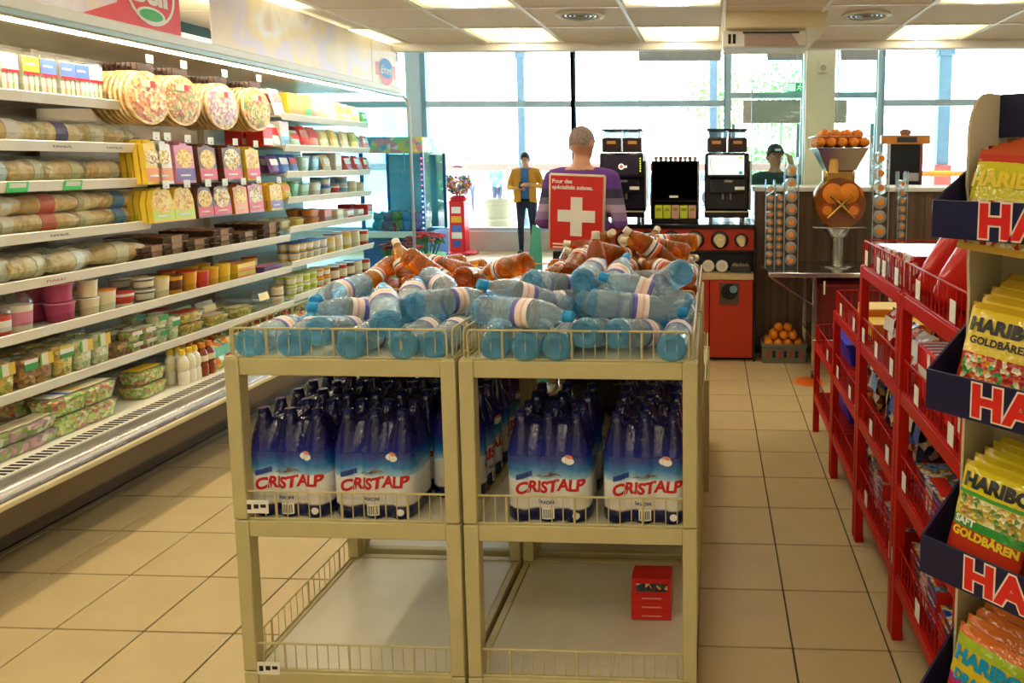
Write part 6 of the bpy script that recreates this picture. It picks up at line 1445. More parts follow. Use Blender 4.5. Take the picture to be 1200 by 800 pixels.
# crate of oranges
cr = thing('fruit_crate', 'grey plastic crate of oranges on the floor below the steel table', 'crate', (0.588, 5.62, 0))
M_crt = mat('grey_crate', '#6f6a5c', 0.5, var=0.08)
cw, cd, chh = 0.17, 0.13, 0.155
MB().box(-cw, cw, -cd, cd, 0.0, 0.012).build('crate_floor', M_crt, cr)
for a in (-1, 1):
    MB().box(-cw, cw, a * cd - 0.006, a * cd + 0.006, 0.0, chh - 0.03, 0.003).build('crate_wall', M_crt, cr)
    MB().box(a * cw - 0.006, a * cw + 0.006, -cd, cd, 0.0, chh - 0.03, 0.003).build('crate_wall', M_crt, cr)
    MB().box(-cw - 0.01, cw + 0.01, a * cd - 0.012, a * cd + 0.012, chh - 0.03, chh, 0.004).build('crate_rim', M_crt, cr)
    MB().box(a * cw - 0.012, a * cw + 0.012, -cd, cd, chh - 0.03, chh, 0.004).build('crate_rim', M_crt, cr)
for k in range(7): MB().box(-0.14 + 0.045 * k, -0.115 + 0.045 * k, -cd - 0.008, -cd - 0.006, 0.045, 0.1).build('crate_slot', M_black if k % 2 else mm('crate_red', '#a8442c'), cr)
cr.location = (0.588, 5.63, 0)
for layer, (nx_, ny_, z) in enumerate(((4, 3, 0.04), (4, 3, 0.108), (3, 2, 0.168), (2, 1, 0.225))):
    for i in range(nx_):
        for j in range(ny_):
            if layer == 0 and j: continue
            use(og, (0.588 + (i - (nx_ - 1) / 2) * 0.078 + random.uniform(-0.004, 0.004), 5.63 + (j - (ny_ - 1) / 2) * 0.078, z), (0, 0, random.random() * 6), 'orange in the grey crate, %s of row %s, %s layer' % (ORD[i], ORD[j], ORD[layer]), 'oranges in the crate')
# clear tubes of small juice bottles lying with their orange caps outwards
M_acr = clear('acrylic', '#eef6f6', 0.08, 0.1, 1.3)
def tube_stand(label, cols, Y, zb):
    xs = [atY((a + b) / 2, 260, Y).x for a, b, _ in cols]
    t = thing('bottle_tube_stand', label, 'bottle stand', (sum(xs) / len(xs), Y, zb)); ox = sum(xs) / len(xs)
    wmax = 0.0
    for (a, b, ytop), x in zip(cols, xs):
        hw = (atY(b, 260, Y).x - atY(a, 260, Y).x) / 2; zt = atY(a, ytop, Y).z - zb + 0.1
        for s in (-1, 1):
            MB().box(x - ox + s * hw - 0.003, x - ox + s * hw + 0.003, -0.05, 0.05, 0.012, zt, 0.001).build('clear_wall', M_acr, t)
            MB().tube([(x - ox + s * (hw + 0.003), -0.052, 0.0), (x - ox + s * (hw + 0.003), -0.052, zt)], 0.0035, 6).build('edge_rod', M_alu, t)
        n = int((zt - 0.1) / (2 * hw)) + 1
        for k in range(n):
            bt = thing('juice_bottle', 'orange-capped juice bottle, %s up, %s column, %s' % (ORD[k], ORD[cols.index((a, b, ytop))], label), 'bottle', (x, Y, zb + 0.014 + (k + 0.5) * 2 * hw), group='juice bottles in clear tubes')
            MB().lathe([(0, -0.045), (hw * 0.5, -0.045), (hw * 0.93, -0.03), (hw * 0.95, 0.045), (0, 0.045)], 14, M=Q90 @ Matrix.Scale(-1, 4, (0, 0, 1))).build('bottle_body', clear('juice_bottle_plastic', '#f2f0ea', 0.35, 0.15, 1.3), bt)
            MB().cyl(hw * 0.42, 0.046, 0.054, 12, M=Q90).build('cap', M_ora, bt)
    xa = min(xs) - ox; xb = max(xs) - ox
    MB().box(xa - 0.06, xb + 0.06, -0.06, 0.06, 0.0, 0.012, 0.002).build('foot', M_acr, t)
    return t
tube_stand('three-column clear tube stand left of juicer', [(897, 906.5, 226), (908, 917.5, 230), (919, 934, 200)], 5.3, TH + 0.001)
tube_stand('tall clear tube stand right of juicer', [(1021, 1038, 184)], 5.3, TH + 0.001)
tube_stand('short clear tube stand beyond the juicer', [(1050, 1060, 216)], 5.45, TH + 0.001)
# glass screens hung above the counter
for k, (px0, px1, lab) in enumerate(((881, 942, 'left of the cream pillar'), (981, 1028, 'right of the cream pillar'))):
    a, b = atY(px0, 150, 6.35).x, atY(px1, 150, 6.35).x
    t = thing('glass_screen', 'tall clear glass screen above the wooden counter ' + lab, 'glass screen', ((a + b) / 2, 6.35, 1.395), group='glass screens')
    MB().box(-(b - a) / 2, (b - a) / 2, -0.004, 0.004, 0.0, 1.11).build('glass', pane('screen_glass', '#e6f6f4', 0.9), t)
    for s in (-1, 1): MB().box(s * (b - a) / 2 - 0.005, s * (b - a) / 2 + 0.005, -0.008, 0.008, 0, 2.55, 0.001).build('edge_rail', M_alu, t)
# spinner rack by the right-hand glass
t = thing('leaflet_rack', 'tall black leaflet rack with an orange topper by the glass', 'rack', (2.17, 8.0, 0))
MB().box(-0.2, 0.2, -0.15, 0.15, 0, 0.04, 0.01).build('base', M_black, t)
MB().box(-0.17, 0.17, -0.02, 0.02, 0.04, 1.8, 0.005).build('back_board', M_black, t)
for s in (-1, 1): MB().box(s * 0.185 - 0.012, s * 0.185 + 0.012, -0.03, 0.03, 0.04, 1.8, 0.004).build('upright', M_or, t)
for k in range(4): MB().box(-0.02, 0.15, -0.05, -0.02, 1.0 + 0.13 * k, 1.09 + 0.13 * k, 0.003).build('leaflet_pocket', mm('leaflet', '#b9a8a4'), t)
MB().box(-0.27, 0.27, -0.04, 0.04, 1.80, 1.9, 0.006).build('topper', M_org, t)
MB().box(-0.1, 0.12, -0.044, -0.04, 1.82, 1.88).build('topper_sign', M_dark, t)
MB().sphere(0.07, (0.0, 0, 1.93), 14, 8, sc_=(1, 0.4, 0.6)).build('topper_knob', mm('knob', '#a8785a'), t)

# ------------------------------------------------------------------ poster stand with the white cross
p0 = atY(676, 250, 3.3)
ps = thing('poster_stand', 'framed red poster with a white cross on a black stand among the bottles', 'sign', (p0.x, 3.30, 0.0), (0, 0, -0.05))
M_pred = mat('poster_red', '#cf2a24', 0.35, var=0.03)
M_pfr = mat('poster_frame', '#c9b79a', 0.4, 0.3)
z0, z1, hw = 1.175, 1.545, 0.137
tilt = Matrix.Rotation(0.035, 4, 'Y')
MB().box(-hw, hw, -0.008, 0.008, z0, z1, 0.008, M=Matrix.Translation((0, 0, 1.36)) @ tilt @ Matrix.Translation((0, 0, -1.36))).build('frame', M_pfr, ps)
TM = Matrix.Translation((0, 0, 1.36)) @ tilt @ Matrix.Translation((0, 0, -1.36))
MB().box(-hw + 0.011, hw - 0.011, -0.0095, -0.008, z0 + 0.011, z1 - 0.011, M=TM).build('red_sheet', M_pred, ps)
a, b = 0.09, 0.028
MB().box(-b, b, -0.0105, -0.0095, 1.345 - a - 0.005, 1.345 + a, M=TM).build('cross_upright', M_tagw, ps)
MB().box(-a, a, -0.0107, -0.0095, 1.345 - b, 1.345 + b, M=TM).build('cross_bar', M_tagw, ps)
text('Pour des', 0.027, M_tagw, ps, (-0.115, -0.0102, 1.512), (PI / 2, 0.035, 0), 0, 0.0008, 0.0003, align='LEFT')
text('spécialités suisses.', 0.027, M_tagw, ps, (-0.115, -0.0102, 1.484), (PI / 2, 0.035, 0), 0, 0.0008, 0.0003, align='LEFT')
for k in range(2): MB().box(-0.112, -0.02 - 0.02 * k, -0.0102, -0.0095, 1.206 - 0.016 * k, 1.213 - 0.016 * k, M=TM).build('print_line', M_tagw, ps)
MB().box(-0.12, 0.14, -0.005, 0.02, 0.56, 1.175, 0.003).build('black_board', M_black, ps)
MB().box(-0.12, 0.14, -0.02, 0.03, 0.553, 0.565).build('foot', M_black, ps)
MB().box(-0.02, 0.02, 0.0, 0.02, 0.0, 0.56).build('stem', M_black, ps)
MB().box(-0.1, 0.1, -0.03, 0.05, 0.0, 0.008).build('floor_plate', M_black, ps)

# ------------------------------------------------------------------ gumball machine, claw machine, flowers by the glass
gm = thing('gumball_machine', 'tall red gumball machine with a clear globe of coloured balls', 'vending machine', (-4.39, 12.0, 0))
M_gred = mat('gumball_red', '#d81f2a', 0.3, var=0.04)
MB().lathe([(0, 0), (0.3, 0), (0.32, 0.02), (0.3, 0.05), (0.16, 0.07), (0, 0.07)], 28).build('base', M_gred, gm)
MB().box(-0.135, 0.135, -0.135, 0.135, 0.05, 0.95, 0.02).build('pedestal', M_gred, gm)
for k, (z, c, ww) in enumerate(((0.78, '#e9e4de', 0.08), (0.62, '#e5b02c', 0.09), (0.46, '#4a74c4', 0.08), (0.34, '#e9e4de', 0.09), (0.2, '#3c5aa8', 0.07))):
    MB().box(-ww, ww, -0.139, -0.135, z - 0.055, z + 0.055, 0.002).build('sticker', mm('gum%d' % k, c), gm)
MB().lathe([(0.135, 0.95), (0.16, 0.96), (0.16, 0.99), (0.1, 1.03), (0.0, 1.03)], 24).build('collar', M_gred, gm)
MB().sphere(0.265, (0, 0, 1.26), 28, 18).build('globe', pane('globe_glass', '#f6fbff', 0.8), gm)
MB().lathe([(0, 1.5), (0.09, 1.51), (0.1, 1.53), (0.05, 1.55), (0, 1.55)], 20).build('cap', M_gred, gm)
gb = MB()
gc = [mm('gb%d' % k, c) for k, c in enumerate(('#c8342c', '#e5b02c', '#3c9a4e', '#3c63b4', '#d98ab4', '#e9e4de', '#e5782c'))]
random.seed(5); n = 0
while n < 260:
    x, y, z = [random.uniform(-0.23, 0.23) for _ in range(3)]
    if x * x + y * y + z * z < 0.0506 and z < 0.10 and x * x + y * y + z * z > 0.02: gb.sphere(0.024, (x, y, 1.26 + z), 8, 5, random.randrange(7)); n += 1
tag(gb.build('gumballs', gc, gm), kind='stuff')
cl = thing('claw_machine', 'blue-lit glass claw machine full of plush toys behind the chilled cabinet', 'arcade machine', (-4.17, 9.0, 0))
M_cbl = mat('claw_blue', '#2a5a9a', 0.3, var=0.05)
M_marq = pat('claw_marquee', ['#d88a9a', '#e9d9c0', '#5a9ac4', '#8ac08a', '#d8c25a'], 14, 'voronoi', 0.4)
MB().box(-0.42, 0.42, 0, 0.8, 0, 0.68, 0.01).build('cabinet', M_cbl, cl)
MB().box(-0.42, 0.42, 0, 0.8, 1.72, 1.93, 0.01).build('marquee', M_marq, cl)
for x in (-0.405, 0.405):
    for y in (0.02, 0.78): MB().box(x - 0.02, x + 0.02, y - 0.02, y + 0.02, 0.68, 1.72, 0.003).build('corner_post', M_cbl, cl)
for k in range(14): MB().cyl(0.012, 0, 0.004, 8, M=Matrix.Translation((0.405, -0.001, 0.74 + 0.07 * k)) @ Q90).build('corner_light', mat('pink_led', '#e65a8a', 0.4, emit=2.0) if k > 7 else mat('blue_led', '#8ac8ff', 0.4, emit=2.0), cl)
MB().box(-0.385, 0.385, 0.008, 0.014, 0.69, 1.71).build('front_glass', pane('claw_glass', '#cfeef6', 0.8), cl)
MB().box(0.40, 0.406, 0.04, 0.76, 0.69, 1.71).build('side_glass', MATS['claw_glass'], cl)
MB().box(-0.385, 0.385, 0.77, 0.78, 0.69, 1.71).build('back_mirror', mm('claw_back', '#9ad0e0'), cl)
MB().box(-0.3, 0.3, -0.12, 0.0, 0.62, 0.70, 0.01).build('control_panel', M_white, cl)
MB().tube([(0.05, -0.06, 0.7), (0.05, -0.06, 0.78)], 0.01).sphere(0.02, (0.05, -0.06, 0.79), 10, 6).build('joystick', M_redp, cl)
MB().tube([(0.0, 0.4, 1.72), (0.0, 0.4, 1.5)], 0.012).build('claw_cable', M_alu, cl)
for k in range(3): MB().tube([(0.0, 0.4, 1.5), (0.07 * math.cos(2.1 * k), 0.4 + 0.07 * math.sin(2.1 * k), 1.45), (0.04 * math.cos(2.1 * k), 0.4 + 0.04 * math.sin(2.1 * k), 1.37)], 0.007).build('claw_finger', M_alu, cl)
for k in range(14):
    c = ('#7fc4c8', '#e58a9a', '#e5c25a', '#8ab0e0', '#c88ac0', '#e9e4de', '#8ac07a')[k % 7]
    x, y = -0.27 + 0.135 * (k % 5), 0.15 + 0.22 * (k // 5)
    t = thing('plush_toy', '%s plush toy in the claw machine, %s of row %s' % (('teal', 'pink', 'yellow', 'blue', 'lilac', 'white', 'green')[k % 7], ORD[k % 5], ORD[k // 5]), 'toy', (-4.17 + x, 9.0 + y, 0.68), (0, 0, random.uniform(-0.5, 0.5)), 'plush toys in the claw machine')
    m = mat('plush_' + c, c, 0.9, bump=0.5, scale=20)
    MB().sphere(0.085, (0, 0, 0.08), 12, 8, sc_=(1, 0.85, 0.95)).sphere(0.062, (0, -0.01, 0.19), 12, 8).build('plush_body', m, t)
    for s in (-1, 1): MB().sphere(0.024, (s * 0.045, 0, 0.24), 8, 6).build('ear', m, t)
    for s in (-1, 1): MB().sphere(0.03, (s * 0.055, -0.07, 0.03), 8, 6).build('paw', m, t)
def flowers(label, x, y, z, col, n=38, r=0.2):
    t = thing('flower_bucket', label, 'flowers', (x, y, 0))
    MB().lathe([(0, 0), (0.15, 0), (0.2, z - 0.16), (0.21, z - 0.15), (0.19, z - 0.15), (0, z - 0.17)], 20).build('bucket', mm('bucketg', '#5ac87a'), t)
    fl_ = MB(); lf = MB()
    for k in range(n):
        a = random.random() * 6.28; q = r * math.sqrt(random.random()); zz_ = z + 0.09 - q * 0.35 + random.uniform(-0.03, 0.03)
        cx_, cy_ = q * math.cos(a), q * math.sin(a)
        for j in range(5):
            b2 = j * 2 * PI / 5
            fl_.sphere(0.017, (cx_ + 0.018 * math.cos(b2), cy_ + 0.018 * math.sin(b2), zz_), 6, 4, sc_=(1, 1, 0.6))
        lf.tube([(cx_ * 0.5, cy_ * 0.5, z - 0.17), (cx_, cy_, zz_)], 0.004, 5)
        lf.prism([(cx_ - 0.02, zz_ - 0.06), (cx_ + 0.03, zz_ - 0.09), (cx_ + 0.0, zz_ - 0.03)], cy_, cy_ + 0.003, 'XZ')
    tag(fl_.build('blossoms', mat('flower_' + col, col, 0.5, var=0.2), t), kind='stuff'); tag(lf.build('leaves', mm('stemgreen', '#3f7a34'), t), kind='stuff')
    return t
flowers('green bucket of red flowers in front of the glass', atY(500, 290, 7.6).x, 7.6, 0.74, '#c8322a')
flowers('stand-in green bucket of orange and red flowers beside the cabinet end', atY(470, 290, 6.9).x, 6.9, 0.72, '#a82a22')  # stand-in for an unclear red and green shape behind the cabinet glass
p = atZ(948, 447, 0.0)
t = thing('floor_sticker', 'round orange sticker on the floor beside the lowest red rack', 'sticker', (p.x, p.y, 0.0003))
MB().cyl(0.12, 0, 0.0012, 32).build('disc', mm('stickerorange', '#e0641c'), t)
MB().lathe([(0.1, 0.0012), (0.112, 0.0014), (0.112, 0.0016), (0.1, 0.0016)], 32).build('ring_print', mm('stickerpale', '#e8a05c'), t)
t = thing('teal_easel', 'teal folded board standing behind the black stand', 'board', (-0.98, 3.55, 0.0), (0, 0, 0.2))
MB().prism([(-0.12, 0), (0.14, 0), (0.10, 1.26), (0.06, 1.28)], 0, 0.012).build('board', mm('teal_board', '#5ab8a4'), t)
MB().box(0.0, 0.03, 0.02, 0.035, 0, 1.1).build('strut', M_alu, t)
# ------------------------------------------------------------------ people
M_skin = mat('skin', '#c08a6c', 0.5, var=0.06)
M_jean = mat('dark_jeans', '#20263a', 0.8, var=0.15)
M_shoe = mat('dark_shoe', '#241c1a', 0.5)
M_hairk = mat('black_hair', '#15120f', 0.6, var=0.3, scale=60)
M_hairg = mat('short_grey_hair', '#85736a', 0.8, var=0.25, scale=80)
def blob(caps, ells, vox, smooth=6):
    b = MB()
    for (p, q, r0, r1) in caps:
        p, q = Vector(p), Vector(q); d = q - p; n = 8
        pts = [p - d.normalized() * r0 * math.cos(PI / 2 * k / 3) for k in range(3)]; rad = [max(0.002, r0 * math.sin(PI / 2 * k / 3)) for k in range(3)]
        pts += [p, p + d * 0.5, q]; rad += [r0, (r0 + r1) / 2, r1]
        for k in (2, 1, 0): pts.append(q + d.normalized() * r1 * math.cos(PI / 2 * k / 3)); rad.append(max(0.002, r1 * math.sin(PI / 2 * k / 3)))
        b.tube(pts, rad, 12)
    for (c, s) in ells: b.sphere(1.0, c, 16, 12, sc_=s)
    o = b.build('shape', M_skin)
    m = o.modifiers.new('r', 'REMESH'); m.mode = 'VOXEL'; m.voxel_size = vox
    m2 = o.modifiers.new('s', 'SMOOTH'); m2.iterations = smooth; m2.factor = 0.5
    dg = bpy.context.evaluated_depsgraph_get(); dg.update()
    me = bpy.data.meshes.new_from_object(o.evaluated_get(dg)); bpy.data.objects.remove(o)
    me.polygons.foreach_set('use_smooth', [True] * len(me.polygons))
    return me
def hand(w, d, up, s=1.0):
    """palm and five fingers from the wrist w along d; up = back of the hand side"""
    w, d, up = Vector(w), Vector(d).normalized(), Vector(up); up = (up - d * up.dot(d)).normalized(); sd = d.cross(up)
    c = [(w, w + d * 0.085 * s, 0.028 * s, 0.036 * s)]
    for k, (o_, L) in enumerate(((-0.03, 0.068), (-0.01, 0.08), (0.011, 0.076), (0.03, 0.06))):
        a = w + d * 0.085 * s + sd * o_ * s; m_ = a + d * L * 0.55 * s - up * 0.012 * s; e = m_ + d * L * 0.35 * s - up * 0.035 * s
        c += [(a, m_, 0.011 * s, 0.0105 * s), (m_, e, 0.0105 * s, 0.009 * s)]
    a = w + d * 0.03 * s - sd * 0.03 * s
    c += [(a, a + d * 0.03 * s - sd * 0.035 * s, 0.014 * s, 0.012 * s), (a + d * 0.03 * s - sd * 0.035 * s, a + d * 0.065 * s - sd * 0.04 * s - up * 0.01, 0.012 * s, 0.01 * s)]
    return c
def person(label, loc, rz, scale, arms, mats_, classify, vox, head_tilt=0.0, head_turn=0.0, belly=1.0, extra=()):
    """figure faces -Y before rz; arms = ((elbow, wrist, finger direction) for +x, then for -x)"""
    caps = []; ells = []
    for sgn, (el, wr, fd) in zip((1, -1), arms):
        sh = Vector((sgn * 0.195, 0.0, 1.43)); el = Vector(el); wr = Vector(wr)
        caps += [(sh, el, 0.066, 0.05), (el, wr, 0.05, 0.033)] + hand(wr, fd, (sgn * 0.5, -0.4, 0.8))
    for s in (-1, 1):
        caps += [((s * 0.095, 0.01, 0.93), (s * 0.105, -0.01, 0.5), 0.098, 0.06), ((s * 0.105, -0.01, 0.5), (s * 0.11, 0.03, 0.09), 0.062, 0.042), ((s * 0.11, 0.05, 0.045), (s * 0.125, -0.15, 0.035), 0.043, 0.034)]
    caps += [((-0.15, 0, 1.43), (0.15, 0, 1.43), 0.078, 0.078), ((0, 0.01, 1.42), (0, -0.005, 1.54), 0.075, 0.062), ((0, 0, 1.02), (0, 0, 1.3), 0.13, 0.14)]
    ells += [((0, 0.0, 1.29), (0.19, 0.125, 0.23)), ((0, -0.015, 1.06), (0.165 * belly, 0.135 * belly, 0.19)), ((0, 0.02, 0.95), (0.165, 0.125, 0.14))]
    Rh = Matrix.Translation((0, 0, 1.548)) @ Matrix.Rotation(head_turn, 4, 'Z') @ Matrix.Rotation(head_tilt, 4, 'X') @ Matrix.Translation((0, 0, -1.6))
    H = lambda p: tuple(Rh @ Vector(p))
    ells += [(H((0, 0.005, 1.725)), (0.079, 0.098, 0.098)), (H((0, -0.018, 1.665)), (0.064, 0.078, 0.075))]
    caps += [(H((0, -0.094, 1.71)), H((0, -0.112, 1.685)), 0.012, 0.016), (H((-0.02, -0.092, 1.645)), H((0.02, -0.092, 1.645)), 0.009, 0.009)]
    for s in (-1, 1): ells += [(H((s * 0.082, 0.012, 1.695)), (0.013, 0.024, 0.034)), (H((s * 0.033, -0.085, 1.722)), (0.017, 0.012, 0.011))]
    me = blob(caps + list(extra), ells, vox)
    me.materials.clear()
    for m in mats_: me.materials.append(m)
    Ri = Rh.inverted()
    idx = []
    for p in me.polygons: idx.append(classify(p.center, Ri @ p.center))
    me.polygons.foreach_set('material_index', idx)
    o = put('person', me, None, loc, (0, 0, rz)); o.scale = (scale,) * 3
    tag(o, label, 'person')
    return o, Rh
def hair_cap(parent, Rh, m, zmin=1.72, front=-0.05, thick=1.07, name='hair'):
    b = MB(); n, k = 22, 12; v = []; f = []
    for i in range(k + 1):
        for j in range(n):
            th = PI * 0.62 * i / k; ph = 2 * PI * j / n
            x, y, z = math.sin(th) * math.cos(ph), math.sin(th) * math.sin(ph), math.cos(th)
            lim = PI * 0.62
            if y < 0: th = min(th, lim * (1 - 0.48 * (-y / max(1e-3, math.hypot(x, y)))))
            x, y, z = math.sin(th) * math.cos(ph), math.sin(th) * math.sin(ph), math.cos(th)
            v.append(tuple(Rh @ Vector((0.079 * thick * x, 0.005 + 0.098 * thick * y, 1.725 + 0.098 * thick * z))))
    for i in range(k):
        for j in range(n): f.append((i * n + j, i * n + (j + 1) % n, (i + 1) * n + (j + 1) % n, (i + 1) * n + j))
    return b.add(v, f).build(name, m, parent, ang=80)
def face_parts(o, Rh):
    for s in (-1, 1):
        MB().sphere(0.0125, (s * 0.033, -0.0905, 1.722), 10, 6, sc_=(1, 0.6, 0.7), M=Rh).build('eye', M_tagw, o)
        MB().sphere(0.006, (s * 0.033, -0.0975, 1.722), 8, 6, sc_=(1, 0.5, 1), M=Rh).build('iris', M_black, o)
        MB().tube([Rh @ Vector((s * 0.015, -0.098, 1.741)), Rh @ Vector((s * 0.05, -0.09, 1.742))], 0.0035, 5).build('eyebrow', M_hairk, o)
# man in the striped purple sweater, seen from behind at the coffee machine
M_swp = bands('striped_sweater', [(0, '#5a2f7a'), (0.36, '#6a3f88'), (0.44, '#8a6f9a'), (0.53, '#a894ac'), (0.61, '#6a5f78'), (0.68, '#2c2a48'), (0.78, '#5a2f80')], 'Z', 0.90, 1.5, 0.9, 0.0, bump=0.3)
pm_, Rh = person('man in a purple sweater with pale stripes, seen from behind at the coffee counter', (0, 4.72, 0), PI - 0.18, 1.04,
    (((0.27, 0.02, 1.15), (0.2, -0.22, 1.10), (-0.3, -1, 0.1)), ((-0.27, 0.02, 1.15), (-0.2, -0.2, 1.12), (0.3, -1, 0.1))), [M_swp, M_jean, M_skin, M_shoe],
    lambda p, h: 3 if p.z < 0.085 else (1 if p.z < 0.93 else (2 if (p.z > 1.49 and abs(p.x) < 0.1) or (p.y < -0.2 and abs(p.x) > 0.05) else 0)), 0.013, 0.12, -0.12, 1.25)
pm_.location = (atY(681, 170, 4.72).x, 4.72, 0)
hair_cap(pm_, Rh, M_hairg, thick=1.03)
face_parts(pm_, Rh)
for s in (-1, 1): MB().tube([Rh @ Vector((s * 0.088, 0.01, 1.722)), Rh @ Vector((s * 0.075, -0.09, 1.722))], 0.003, 5).build('glasses_arm', M_black, pm_)
MB().tube([Rh @ Vector(q) for q in ((-0.07, -0.1, 1.722), (-0.035, -0.115, 1.74), (0.0, -0.118, 1.722), (0.035, -0.115, 1.74), (0.07, -0.1, 1.722))], 0.003, 5).build('glasses_rim', M_black, pm_)
# man in a mustard jacket looking at his phone by the glass
M_must = mat('mustard_jacket', '#c98f2c', 0.8, var=0.1)
M_bsh = mat('blue_shirt', '#3f6fa8', 0.8, var=0.1)
def cls2(p, h):
    if p.z < 0.085: return 4
    if p.z < 0.96: return 2
    if h.z > 1.60: return 3
    if p.y < -0.19 and abs(p.x) < 0.13: return 3
    if p.z > 1.5 and abs(p.x) < 0.1: return 3
    if abs(p.x) < 0.085 and p.y < -0.02: return 1
    return 0
ym, Rh = person('man in a mustard jacket and blue shirt looking down at his phone', (0, 12.1, 0), 0.12, 1.0,
    (((0.29, 0.03, 1.17), (0.1, -0.24, 1.22), (-1, -0.3, 0.1)), ((-0.29, 0.03, 1.17), (-0.13, -0.2, 1.15), (1, -0.5, 0.1))), [M_must, M_bsh, M_jean, M_skin, M_shoe], cls2, 0.016, 0.38)
ym.location = (atY(617, 240, 12.1).x, 12.1, 0)
hair_cap(ym, Rh, M_hairk, thick=1.12)
face_parts(ym, Rh)
for s in (-1, 1):
    MB().prism([(s * 0.075, 0.93), (s * 0.19, 0.9), (s * 0.2, 1.2), (s * 0.15, 1.42), (s * 0.07, 1.5)], -0.155, -0.125, 'XZ').build('jacket_flap', M_must, ym)
MB().box(-0.165, 0.165, -0.145, 0.14, 0.93, 0.975, 0.02).build('belt', M_shoe, ym)
ph = thing('mobile_phone', 'dark phone held by the man in the mustard jacket', 'phone', ym.location + Vector((-0.02, -0.26, 1.215)), (-0.7, 0, 0.1))
MB().box(-0.035, 0.035, -0.004, 0.004, -0.07, 0.07, 0.004).build('case', M_black, ph)
MB().box(-0.031, 0.031, 0.004, 0.0046, -0.062, 0.062).build('screen', mat('phone_screen', '#3c4a5c', 0.2, emit=0.5), ph)
# person in a cap behind the counter
M_tealj = mat('teal_jacket', '#178a6c', 0.8, var=0.1); M_dtl = mat('dark_teal_collar', '#173f44', 0.8)
def cls3(p, h):
    if p.z < 0.085: return 3
    if p.z < 0.95: return 2
    if p.z > 1.5 and (abs(p.x) < 0.1 or p.y < -0.12): return 1
    if p.z > 1.38: return 4
    return 0
cm, Rh = person('person in dark cap and teal jacket, hand raised, behind the wooden counter', (0, 7.3, 0), 0.25, 1.0,
    (((0.33, -0.1, 1.25), (0.11, -0.2, 1.56), (-0.3, -0.1, 1)), ((-0.29, 0.02, 1.16), (-0.2, -0.2, 1.12), (0.3, -1, 0.1))), [M_tealj, M_skin, M_jean, M_shoe, M_dtl], cls3, 0.015, 0.1, -0.1)
cm.location = (atY(908, 190, 7.3).x, 7.3, 0)
hair_cap(cm, Rh, M_hairk, thick=1.04)
face_parts(cm, Rh)
M_capm = mat('navy_cap', '#232a3a', 0.8, var=0.1)
hc = hair_cap(cm, Rh @ Matrix.Translation((0, 0, 0.012)), M_capm, thick=1.12, name='cap_crown')
MB().prism([(-0.075, -0.06), (0.075, -0.06), (0.06, -0.17), (0.0, -0.185), (-0.06, -0.17)], 1.765, 1.772, 'XY', M=Rh).build('cap_brim', M_capm, cm)
MB().box(-0.03, 0.03, -0.108, -0.1, 1.775, 1.80, 0.003, M=Rh).build('cap_badge', M_tagw, cm)
# two passers-by out on the forecourt
for k, (px, c, Y) in enumerate(((549, '#5f7f9f', 23.0), (582, '#3f69ad', 21.0))):
    mtop = mat('passer_top_%d' % k, c, 0.8)
    o, Rh = person('%s on the forecourt outside' % ('person in a pale grey-blue coat', 'person in a bright blue jacket')[k], (0, Y, -0.05), (0.4, -0.5)[k], 1.02,
        (((0.27, 0.02, 1.15), (0.22, -0.15, 0.98), (0, -0.6, -0.8)), ((-0.27, 0.02, 1.15), (-0.22, -0.1, 0.97), (0, -0.5, -0.8))), [mtop, M_skin, M_jean, M_shoe], lambda p, h: 3 if p.z < 0.085 else (2 if p.z < 0.9 else (1 if (p.z > 1.5 and abs(p.x) < 0.1) or (p.z < 1.0 and abs(p.x) > 0.19) else 0)), 0.022)
    o.location = (atY(px, 200, Y).x, Y, -0.05)
    hair_cap(o, Rh, M_hairg if k else M_hairk, thick=1.1); face_parts(o, Rh)

# ------------------------------------------------------------------ out on the forecourt
M_pale = mat('pale_render', '#9aa6ae', 0.8, var=0.03)
def outpost(label, px, Y, w, h, m, name='canopy_post', base=None):
    x = atY(px, 150, Y).x
    t = thing(name, label, 'post', (x, Y, -0.05))
    MB().box(-w / 2, w / 2, -w / 2, w / 2, 0, h, 0.02).build('shaft', m, t)
    MB().box(-w * 0.7, w * 0.7, -w * 0.7, w * 0.7, 0, 0.3 if base is None else 1.6, 0.02).build('foot', base or m, t)
    MB().box(-w * 0.65, w * 0.65, -w * 0.65, w * 0.65, h - 0.15, h, 0.02).build('head', m, t)
    return t
outpost('pale square canopy post outside the middle window', 612, 16.5, 0.18, 4.2, mat('pale_post', '#7f95a6', 0.6))
outpost('blue-grey canopy post with a reddish foot outside the far window', 1104, 16.5, 0.28, 4.2, mat('bluegrey_post', '#5c7a88', 0.6), base=mm('postfoot', '#a8564e'))
outpost('pale post outside the coffee machines', 836, 17.0, 0.2, 4.2, mat('pale_post', '#7f95a6', 0.6))
t = thing('forecourt_railing', 'long pinkish railing across the forecourt', 'railing', (-6, 19.5, -0.05))
M_pinkr = mm('railpink', '#a87868')
MB().box(-6, 9, -0.05, 0.05, 1.42, 1.62, 0.02).build('top_rail', M_pinkr, t)
for k in range(8): MB().box(-6 + 2.1 * k - 0.04, -6 + 2.1 * k + 0.04, -0.04, 0.04, 0, 1.42).build('post', M_pinkr, t)
t = thing('forecourt_rail', 'orange railing outside the far window', 'railing', (4.4, 15.2, -0.05))
MB().box(-0.3, 4.0, -0.04, 0.04, 1.35, 1.47, 0.01).build('top_rail', M_org, t)
for k in range(4): MB().box(-0.3 + 1.2 * k, -0.22 + 1.2 * k, -0.03, 0.03, 0, 1.35).build('post', M_org, t)
p = atY(585, 245, 15.0)
t = thing('planter_tub', 'big cream planter tub standing outside behind the mustard jacket', 'planter', (p.x, 15.0, -0.05))
